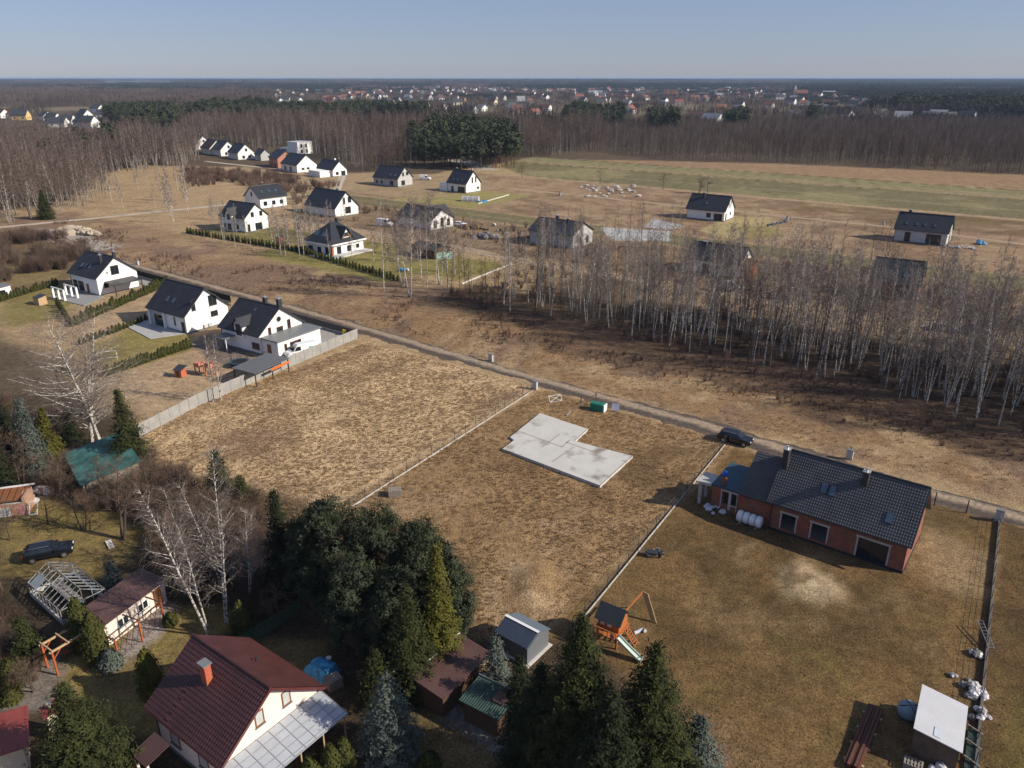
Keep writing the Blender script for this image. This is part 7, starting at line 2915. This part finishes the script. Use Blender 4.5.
t = thing('pallet_stack', 'stack of grey pallets at the bottom edge below the white-roofed shed', 'pallets', gp(912, 768), rad(-32))
for k in range(4):
    mb = MB()
    for j in range(6):
        mb.bb(-.6 + j * .22, -.48 + j * .22, -.4, .4, .1 + k * .15, .125 + k * .15)
    for y in (-.36, 0, .36):
        mb.bb(-.6, .62, y - .05, y + .05, .0 + k * .15, .098 + k * .15)
    mb.build('pallet', WOODG, t)
t = thing('net_cover', 'strip of dark green netting spread between the white-roofed shed and the fence', 'netting', gp(972, 750), rad(57))
mb = MB()
for i in range(7):
    mb.slab([(-2.2 + i * .6, -.5, .25 + .1 * (i % 2)), (-1.6 + i * .6, -.5, .25 + .1 * ((i + 1) % 2)), (-1.6 + i * .6, .4, .15), (-2.2 + i * .6, .4, .15)], .03)
mb.build('netting', M('dark_green_net', (.03, .055, .05), .8, .3, 3), t)
mb = MB()
for x in (-1.8, 0, 1.6):
    mb.bar((x, -.5, .4), (x + .6, .5, .3), .1)
mb.build('board', WOODG, t)

# ---- yard of the house with the garage
t = thing('carport', 'grey flat carport roof on posts with orange boards beneath its edge', 'carport', (-41.3, 117.1, 0), rad(64))
mb = MB()
mb.slab([(-4.05, -2.45, 2.35), (4.05, -2.45, 2.35), (4.05, 2.45, 2.55), (-4.05, 2.45, 2.55)], .12)
mb.build('roof', M('carport_sheet', (.11, .115, .125), .6, .08), t)
for x in (-3.8, 0, 3.8):
    for y in (-2.25, 2.25):
        mb = MB()
        mb.bb(x - .07, x + .07, y - .07, y + .07, -.1, 2.22)
        mb.build('post', DGREY, t)
mb = MB()
for k in range(2):
    mb.bb(-.5, 3.9, -2.5 - .02 * k, -2.44 - .02 * k, 1.55 + k * .25, 1.75 + k * .25)
mb.build('orange_boards', M('orange_boards', (.55, .14, .03), .6, .1), t)
p = gp(240, 366)
t = thing('trampoline', 'round dark trampoline with a blue rim beside the grey carport', 'trampoline', p, 0)
mb = MB()
mb.lathe([(1.3, .82), (1.3, .88)], 24)
mb.build('mat', BLACK, t)
mb = MB()
for k in range(24):
    a0, a1 = 2 * PI * k / 24, 2 * PI * (k + 1) / 24
    mb.bar((1.45 * math.cos(a0), 1.45 * math.sin(a0), .88), (1.45 * math.cos(a1), 1.45 * math.sin(a1), .88), .3, .05)
mb.build('rim', M('blue_pad', (.03, .09, .16), .5), t)
for k in range(6):
    a0 = 2 * PI * k / 6
    mb = MB()
    mb.bar((1.5 * math.cos(a0), 1.5 * math.sin(a0), 0), (1.5 * math.cos(a0), 1.5 * math.sin(a0), 2.5), .06)
    mb.build('pole', DGREY, t)
for u, v, lab in ((264, 352, 'left of two closed purple parasols at the garage wall'), (269, 352, 'right of two closed purple parasols at the garage wall')):
    t = thing('parasol', lab, 'parasol', gp(u, v), 0, 'closed parasols at the garage')
    mb = MB()
    mb.lathe([(.35, .9), (.28, 1.5), (.12, 2.3), (.03, 2.5)], 8)
    mb.build('canopy', M('purple_cloth', (.13, .13, .24), .8), t)
    mb = MB()
    mb.tube([(0, 0, 0), (0, 0, .95)], .04, 6)
    mb.build('pole', DGREY, t)
    mb = MB()
    mb.lathe([(.3, 0), (.3, .08)], 10)
    mb.build('base', DGREY, t)
t = thing('toy_house', 'small red play hut with a dark roof on the bare tan lawn', 'play hut', gp(181, 376), rad(-20))
mb = MB()
mb.bb(-.7, .7, -.6, .6, 0, 1.3)
mb.build('wall', M('brick_red_paint', (.42, .12, .06), .7), t)
mb = MB()
mb.slab([(-.85, -.8, 1.25), (.85, -.8, 1.25), (.85, .8, 1.75), (-.85, .8, 1.75)], .07)
mb.build('roof', DGREY, t)
mb = MB()
mb.bb(-.25, .2, -.63, -.602, .1, 1.0)
mb.build('door', WOODD, t)
t = thing('play_tower', 'pinkish wooden play tower and swings behind the two thin birches', 'play tower', gp(206, 374), rad(-25))
pk_ = M('salmon_wood', (.48, .20, .13), .7, .1)
for x in (-1.8, -.8, .6, 1.8):
    for y in (-.5, .5):
        mb = MB()
        mb.bb(x - .08, x + .08, y - .08, y + .08, 0, 2.0 if x > -1 else 1.6)
        mb.build('post', pk_, t)
for x0, x1, z in ((-1.9, -.7, 1.2), (.5, 1.9, 1.5)):
    mb = MB()
    mb.bb(x0, x1, -.6, .6, z, z + .7)
    mb.build('cabin', pk_, t)
mb = MB()
mb.bar((-.8, 0, 1.95), (.6, 0, 1.95), .1)
mb.build('swing_beam', pk_, t)
t = thing('football_goal', 'white tube football goal on the mown lawn', 'goal', gp(108, 360), rad(20))
for a, b in (((-1.5, 0, 0), (-1.5, 0, 1.6)), ((1.5, 0, 0), (1.5, 0, 1.6)), ((-1.5, 0, 1.6), (1.5, 0, 1.6)), ((-1.5, 0, 1.6), (-1.5, 1.1, 0)), ((1.5, 0, 1.6), (1.5, 1.1, 0)), ((-1.5, 1.1, .03), (1.5, 1.1, .03))):
    mb = MB()
    mb.bar(a, b, .08)
    mb.build('tube', WHITEP, t)
p = gp(345, 335)
t = thing('waste_bin', 'yellow waste bin standing at the slat fence behind the white van', 'bin', p, 0)
mb = MB()
mb.add([(-.28, -.3, 0), (.28, -.3, 0), (.28, .3, 0), (-.28, .3, 0), (-.34, -.38, 1.0), (.34, -.38, 1.0), (.34, .38, 1.0), (-.34, .38, 1.0)], [(3, 2, 1, 0), (4, 5, 6, 7), (0, 1, 5, 4), (1, 2, 6, 5), (2, 3, 7, 6), (3, 0, 4, 7)])
mb.build('body', M('yellow_plastic', (.50, .36, .03), .5), t)
mb = MB()
mb.bb(-.36, .36, -.4, .4, 1.003, 1.08)
mb.build('lid', M('yellow_plastic', (.50, .36, .03), .5), t)
t = thing('terrace_pergola', 'white post pergola on the terrace of the house with three skylights', 'pergola', gp(66, 298), rad(-34))
for x in (-2.4, 0, 2.4):
    for y in (-1.4, 1.4):
        mb = MB()
        mb.bb(x - .2, x + .2, y - .2, y + .2, -.1, 2.4)
        mb.build('post', WHITE, t)
for y in (-1.4, 1.4):
    mb = MB()
    mb.bb(-2.7, 2.7, y - .12, y + .12, 2.402, 2.6)
    mb.build('beam', WHITEP, t)
t = shed('garden_shed', 'tiny dark-roofed shed on the dry lawn beside the pergola terrace', gp(41, 304), -30, 2.2, 2.0, 1.6, 2.0, WOODP, DGREY, over=.1)
t = shed('garden_hut', 'white hut with a dark window at the left picture edge', (gp(0, 297).x, gp(0, 297).y), -34, 3.6, 4.2, 2.3, 2.6, WHITE, MGREY, over=.15)
window(t, Face('g1', 1.65, 1.95), 0, .8, 1.4, 1.0)
p = gp(281, 246)
t = thing('garden_hut', 'narrow red-brown hut among the young birches', 'hut', p, rad(-30))
mb = MB()
mb.bb(-.8, .8, -.8, .8, 0, 2.6)
mb.build('wall', M('red_brown_paint', (.30, .08, .05), .7), t)
mb = MB()
mb.slab([(-1, -1, 2.61), (1, -1, 2.61), (1, 1, 2.95), (-1, 1, 2.95)], .08)
mb.build('roof', DGREY, t)


def tunnel(name, label, u, v, L, r_, m, rz, cat='polytunnel'):
    t = thing(name, label, cat, gp(u, v), rad(rz))
    mb = MB()
    vs, fs = [], []
    n = 10
    for x in (-L / 2, L / 2):
        for k in range(n + 1):
            a = PI * k / n
            vs.append((x, r_ * math.cos(a), r_ * 1.15 * math.sin(a)))
    for k in range(n):
        fs.append((k, k + 1, n + 2 + k, n + 1 + k))
    fs += [tuple(range(n + 1))[::-1], tuple(range(n + 1, 2 * n + 2))]
    mb.add(vs, fs)
    mb.build('cover', m, t)
    for j in range(4):
        x = -L / 2 + L * j / 3
        mb = MB()
        mb.tube([(x, (r_ + .04) * math.cos(PI * k / 10), (r_ + .04) * 1.15 * math.sin(PI * k / 10)) for k in range(11)], .04, 4)
        mb.build('hoop', WHITEP, t)


tunnel('polytunnel', 'small pale green polytunnel among the left birches', 444, 258, 4.5, 1.5, M('green_film', (.30, .46, .38), .35, .15, 2), 10)
tunnel('storage_tunnel', 'grey arched storage tent on the lawn below the far white house', 471, 201, 6.5, 1.7, M('grey_film', (.34, .35, .35), .5, .1), -12)
heap('tarp_heap', 'heap under a blue tarpaulin beside the grey arched tent', 482, 202, 1.6, .8, M('blue_tarp', (.02, .19, .42), .4), 21, 'tarp', 1.2, 0, 8)
heap('tarp_heap', 'blue tarpaulin and scrap beneath the broad-crowned birch at the end of the belt', 403, 271, 1.3, .9, M('blue_tarp', (.02, .19, .42), .4), 22, 'tarp', 1.4, 20, 10, WRAP)
heap('tarp_heap', 'blue tarpaulin heap right of the unfinished grey house', 978, 244, 1.5, 1.6, M('blue_tarp', (.02, .19, .42), .4), 23, 'tarp', 1.2, 0, 8)
for i, (u, v, lab) in enumerate(((947, 247, 'white wrapped goods at the right corner of the unfinished grey house'), (960, 248, 'white sacks lying in front of the unfinished grey house'), (969, 249, 'rightmost white sacks before the unfinished grey house'))):
    heap('white_bundle', lab, u, v, 1.0, .9, WRAP, 30 + i, 'bundle', 1.4, -30, 8)
heap('earth_heap', 'brown heap of dug earth right of the house with arched openings', 474, 228, 3.0, 1.8, M('dug_earth', (.16, .105, .065), .95, .3, 1), 40, 'earth', 1.4, -20, 16)
heap('earth_heap', 'grey heap of gravel nearer the second lane, below the brown earth heap', 487, 238, 3.2, 1.3, M('grey_gravel', (.17, .155, .15), .95, .3, 2), 41, 'gravel', 1.5, -20, 16)
heap('earth_heap', 'small earth heap between the arched-window house and the gravel heap', 470, 236, 2.0, 1.2, M('dug_earth', (.16, .105, .065), .95), 42, 'earth', 1.2, 0, 12)
heap('sand_heap', 'pale sand heap beside the gravel track at the far left', 70, 232, 4.5, 1.6, M('sand_pile', (.42, .35, .27), .95, .15, 1), 43, 'sand', 1.6, -20, 16)
heap('sand_heap', 'smaller pale sand heap right of the bigger one beside the gravel track', 90, 235, 3.0, 1.2, M('sand_pile', (.42, .35, .27), .95), 44, 'sand', 1.4, -20, 12)
for i, (u, v) in enumerate(((486, 230), (500, 231), (506, 234), (520, 233), (494, 226))):
    heap('building_scrap', ('dark scrap beside the brown earth heap', 'black crates and scrap right of the earth heap', 'grey building scrap nearest the low grey house', 'building scrap at the edge of the pale green strip left of the grey house',
                            'pale boards and scrap above the earth heap')[i], u, v, .9, .9, (BLACK, BLACK, WRAP, DGREY, WRAP)[i], 50 + i, 'scrap', 1.4, 0, 7, WOODG)
# row of materials right of the lone house
for i in range(7):
    f = i / 6
    heap('building_materials', 'dark bundle in the row of materials right of the lone white house', 768 + 18 * f, 226 - 4.5 * f, .9, .8, DGREY, 90 + i, 'materials', 1.2, 30, 6, M('blue_grey_pack', (.12, .17, .24), .6))['group'] = 'row of materials by the lone white house'
# rubble: single stones
RKM = M('pale_rubble', (.46, .43, .39), .95, .2, 1.5)
rk = random.Random(5)
stones = []
for i in range(3):
    mb = MB()
    vs, fs = [], []
    for j in range(5):
        th = PI * j / 4
        for c in range(7):
            ph = 2 * PI * c / 7
            w = 1 + rk.uniform(-.3, .3)
            vs.append((math.sin(th) * math.cos(ph) * w * 1.3, math.sin(th) * math.sin(ph) * w, math.cos(th) * w * .7 + .4))
    for j in range(4):
        for c in range(7):
            fs.append((j * 7 + c, (j + 1) * 7 + c, (j + 1) * 7 + (c + 1) % 7, j * 7 + (c + 1) % 7))
    mb.add(vs, fs)
    stones.append(mb.mesh('stone', RKM))
for i in range(44):
    p = gp(rk.uniform(578, 640), rk.uniform(186, 197))
    o = put_mesh('rubble_stone', rk.choice(stones), None, p, rk.uniform(0, 6))
    s = rk.uniform(.35, 1.1)
    o.scale = (s, s, s * .7)
    tag(o, 'pale rubble stone strewn over the scrub below the green field', 'stone', 'rubble stones below the field')
# brick shell materials behind the birches
for i, (u, v, m_) in enumerate(((928, 328, WRAP), (936, 326, WRAP), (957, 331, M('brick_red_paint', (.42, .12, .06), .7)), (963, 329, WRAP))):
    heap('building_materials', ('white pack of blocks left on the lane beside the brick shell', 'second white pack of blocks beside the brick shell behind the birches',
                                'red pack of bricks on the lane right of the brick shell', 'white pack behind the red bricks right of the brick shell')[i], u, v, 1.0, 1.1, m_, 110 + i, 'materials', 1.1, 0, 7)

# ------------------------------------------------------------------ the town and farther houses
tr = random.Random(99)
TW = [M('town_white', (.80, .79, .77), .8, .05), M('town_cream', (.66, .58, .44), .8, .08), M('town_grey', (.44, .44, .45), .8, .08), M('town_ochre', (.58, .42, .20), .8, .08)]
TR = [M('town_red', (.20, .075, .055), .8, .15), M('town_brown', (.13, .06, .045), .8, .15), M('town_dark', (.045, .05, .06), .7, .15), M('town_grey_roof', (.26, .27, .29), .7, .1)]
tmesh = {}
for wi in range(4):
    for ri in range(4):
        mb = MB()
        hl, hw, e, r_ = 6.5, 5.2, 5.0, 9.6
        pent = [(-hw, 0), (hw, 0), (hw, e), (0, r_ - .1), (-hw, e)]
        mb.add([(-hl, y, z) for y, z in pent] + [(hl, y, z) for y, z in pent], [(0, 4, 3, 2, 1), (5, 6, 7, 8, 9)] + [(i, (i + 1) % 5, 5 + (i + 1) % 5, 5 + i) for i in range(5)], 0)
        mb.slab([(-hl - .5, -hw - .6, e - .5), (hl + .5, -hw - .6, e - .5), (hl + .5, 0, r_), (-hl - .5, 0, r_)], .25, 1)
        mb.slab([(hl + .5, hw + .6, e - .5), (-hl - .5, hw + .6, e - .5), (-hl - .5, 0, r_), (hl + .5, 0, r_)], .25, 1)
        for y in (-2, 2):
            mb.bb(hl + .002, hl + .05, y - .6, y + .6, 1.2, 2.8, 2)
            mb.bb(y * 1.8 - .7, y * 1.8 + .7, -hw - .05, -hw - .002, 1.2, 2.8, 2)
        mb.bb(-1, -.3, .4, 1.1, r_ - 1.2, r_ + .7, 2)
        tmesh[wi, ri] = mb.mesh('town_house', [TW[wi], TR[ri], DARKF])
WN = ['white', 'cream', 'grey', 'ochre']
RN = ['red', 'brown', 'dark', 'grey']


def town_house(x, y, wi, ri, where, group, s=1.0, rz=None):
    o = put_mesh('town_house', tmesh[wi, ri], None, (x, y, 0), rz if rz is not None else rad(tr.choice((-36, -30, 54, -50, 10)) + tr.uniform(-8, 8)))
    o.scale = (s * tr.uniform(.85, 1.3), s * tr.uniform(.85, 1.1), s * tr.uniform(.8, 1.1))
    tag(o, '%s-walled house with a %s roof %s' % (WN[wi], RN[ri], where), 'house', group)


def tchoice():
    return tr.choices(range(4), (7, 3, 1.5, 1))[0], tr.choices(range(4), (3, 2.5, 4.0, 1.6))[0]


tpts = sample(TOWN, 285, 15, tr)
for x, y in tpts:
    wi, ri = tchoice()
    town_house(x, y, wi, ri, 'in the town below the horizon', 'houses of the distant town', 1.12)
for i, (u, v) in enumerate(((4, 114), (12, 114), (22, 116), (47, 116), (54, 118), (68, 120), (86, 116), (98, 108), (104, 114), (110, 114), (120, 118), (128, 119), (83, 123), (90, 124), (60, 123), (134, 106))):
    p = gp(u, v + 4)
    town_house(p.x, p.y, 3 if i in (2, 9) else 0, 2 if i not in (0, 1) else 1, 'in the hamlet above the left birch wood', 'houses of the left hamlet', 1.2, rad(-40 + (i % 3) * 20))
for i, (u, v) in enumerate(((902, 121), (928, 120.5), (937, 120), (947, 121), (966, 121), (866, 118), (878, 118), (792, 119), (806, 117), (820, 116))):
    p = gp(u, v + 1.5)
    town_house(p.x, p.y, 0 if i in (0, 1, 2) else 2, 2 if i > 2 else 3, 'in the open row right of the town', 'houses right of the town', 1.2)
p = gp(712, 124.5)
town_house(p.x, p.y, 0, 3, 'standing alone in the brown wood right of centre', None, 1.3, rad(-50))
p = gp(670, 96.5)
t = thing('apartment_block', 'tall orange and cream apartment block rising over the town', 'block', (p.x, p.y, 0), rad(-8))
mb = MB()
mb.bb(-16, 16, -7, 7, 0, 17)
mb.build('wall', M('block_cream', (.55, .42, .32), .8), t)
for x in (-8, 8):
    mb = MB()
    mb.bb(x - 4, x + 4, -7.4, -7.01, 1, 16.5)
    mb.build('facade_strip', M('block_orange', (.48, .20, .10), .8), t)
mb = MB()
mb.bb(-16.3, 16.3, -7.6, 7.3, 17.01, 17.8)
mb.build('roof', MGREY, t)
for k in range(5):
    mb = MB()
    for x in (-13.5, -1.5, 1.5, 13.5):
        mb.bb(x - 1, x + 1, -7.05, -7.005, 2 + k * 3, 3.6 + k * 3)
    mb.build('window', DARKF, t)
for u, v, W_, D_, h_, lab, m_ in ((833, 95, 60, 20, 8, 'long white hall at the right end of the town', WHITE), (595, 95, 40, 18, 9, 'white block in the middle of the town', WHITE),
                                  (130, 87.5, 90, 30, 8, 'left long pale warehouse before the far tan field', M('warehouse_blue', (.5, .55, .6), .6)),
                                  (148, 87.5, 70, 30, 9, 'right bright white warehouse before the far tan field', WHITEP), (39, 88, 60, 20, 12, 'pale building with a red roof on the far left horizon', WHITE)):
    p = gp(u, v)
    t = thing('warehouse', lab, 'hall', (p.x, p.y, 0), rad(-6))
    mb = MB()
    mb.bb(-W_ / 2, W_ / 2, -D_ / 2, D_ / 2, 0, h_)
    mb.build('wall', m_, t)
    mb = MB()
    mb.add([(-W_ / 2 - .5, -D_ / 2 - .5, h_ + .02), (W_ / 2 + .5, -D_ / 2 - .5, h_ + .02), (W_ / 2 + .5, D_ / 2 + .5, h_ + .02), (-W_ / 2 - .5, D_ / 2 + .5, h_ + .02), (-W_ / 2 - .5, 0, h_ + 3), (W_ / 2 + .5, 0, h_ + 3)],
           [(0, 1, 5, 4), (2, 3, 4, 5), (0, 4, 3), (1, 2, 5), (3, 2, 1, 0)])
    mb.build('roof', TR[0] if 'red' in lab else TR[3], t)
p = gp(801, 97.5)
t = thing('church', 'church with a red roof and small tower above the right end of the town', 'church', (p.x, p.y, 0), rad(-10))
mb = MB()
mb.bb(-14, 14, -7, 7, 0, 11)
mb.build('wall', M('church_brick', (.42, .2, .13), .8), t)
mb = MB()
mb.slab([(-14.5, -8, 10), (14.5, -8, 10), (14.5, 0, 18), (-14.5, 0, 18)], .4)
mb.slab([(14.5, 8, 10), (-14.5, 8, 10), (-14.5, 0, 18), (14.5, 0, 18)], .4)
mb.build('roof', TR[0], t)
mb = MB()
mb.bb(-18, -13, -3, 3, 0, 20)
mb.add([(-18.3, -3.3, 20), (-12.7, -3.3, 20), (-12.7, 3.3, 20), (-18.3, 3.3, 20), (-15.5, 0, 29)], [(0, 1, 4), (1, 2, 4), (2, 3, 4), (3, 0, 4), (3, 2, 1, 0)])
mb.build('tower', M('church_tower', (.6, .5, .42), .8), t)

# ------------------------------------------------------------------ the air: far things fade to blue
def haze():
    mb = MB()
    mb.bb(-17000, 17000, -500, 16300, -2.0, 50.0)
    o = mb.build('haze', [])
    m = bpy.data.materials.new('haze')
    m.use_nodes = True
    n, l = m.node_tree.nodes, m.node_tree.links
    n.remove(n['Principled BSDF'])
    v = n.new('ShaderNodeVolumePrincipled')
    v.inputs['Color'].default_value = (0.50, 0.66, 0.95, 1)
    v.inputs['Density'].default_value = HAZE
    v.inputs['Anisotropy'].default_value = 0.0
    l.new(v.outputs[0], n['Material Output'].inputs['Volume'])
    o.data.materials.clear()
    o.data.materials.append(m)
    o['kind'] = 'stuff'


haze()
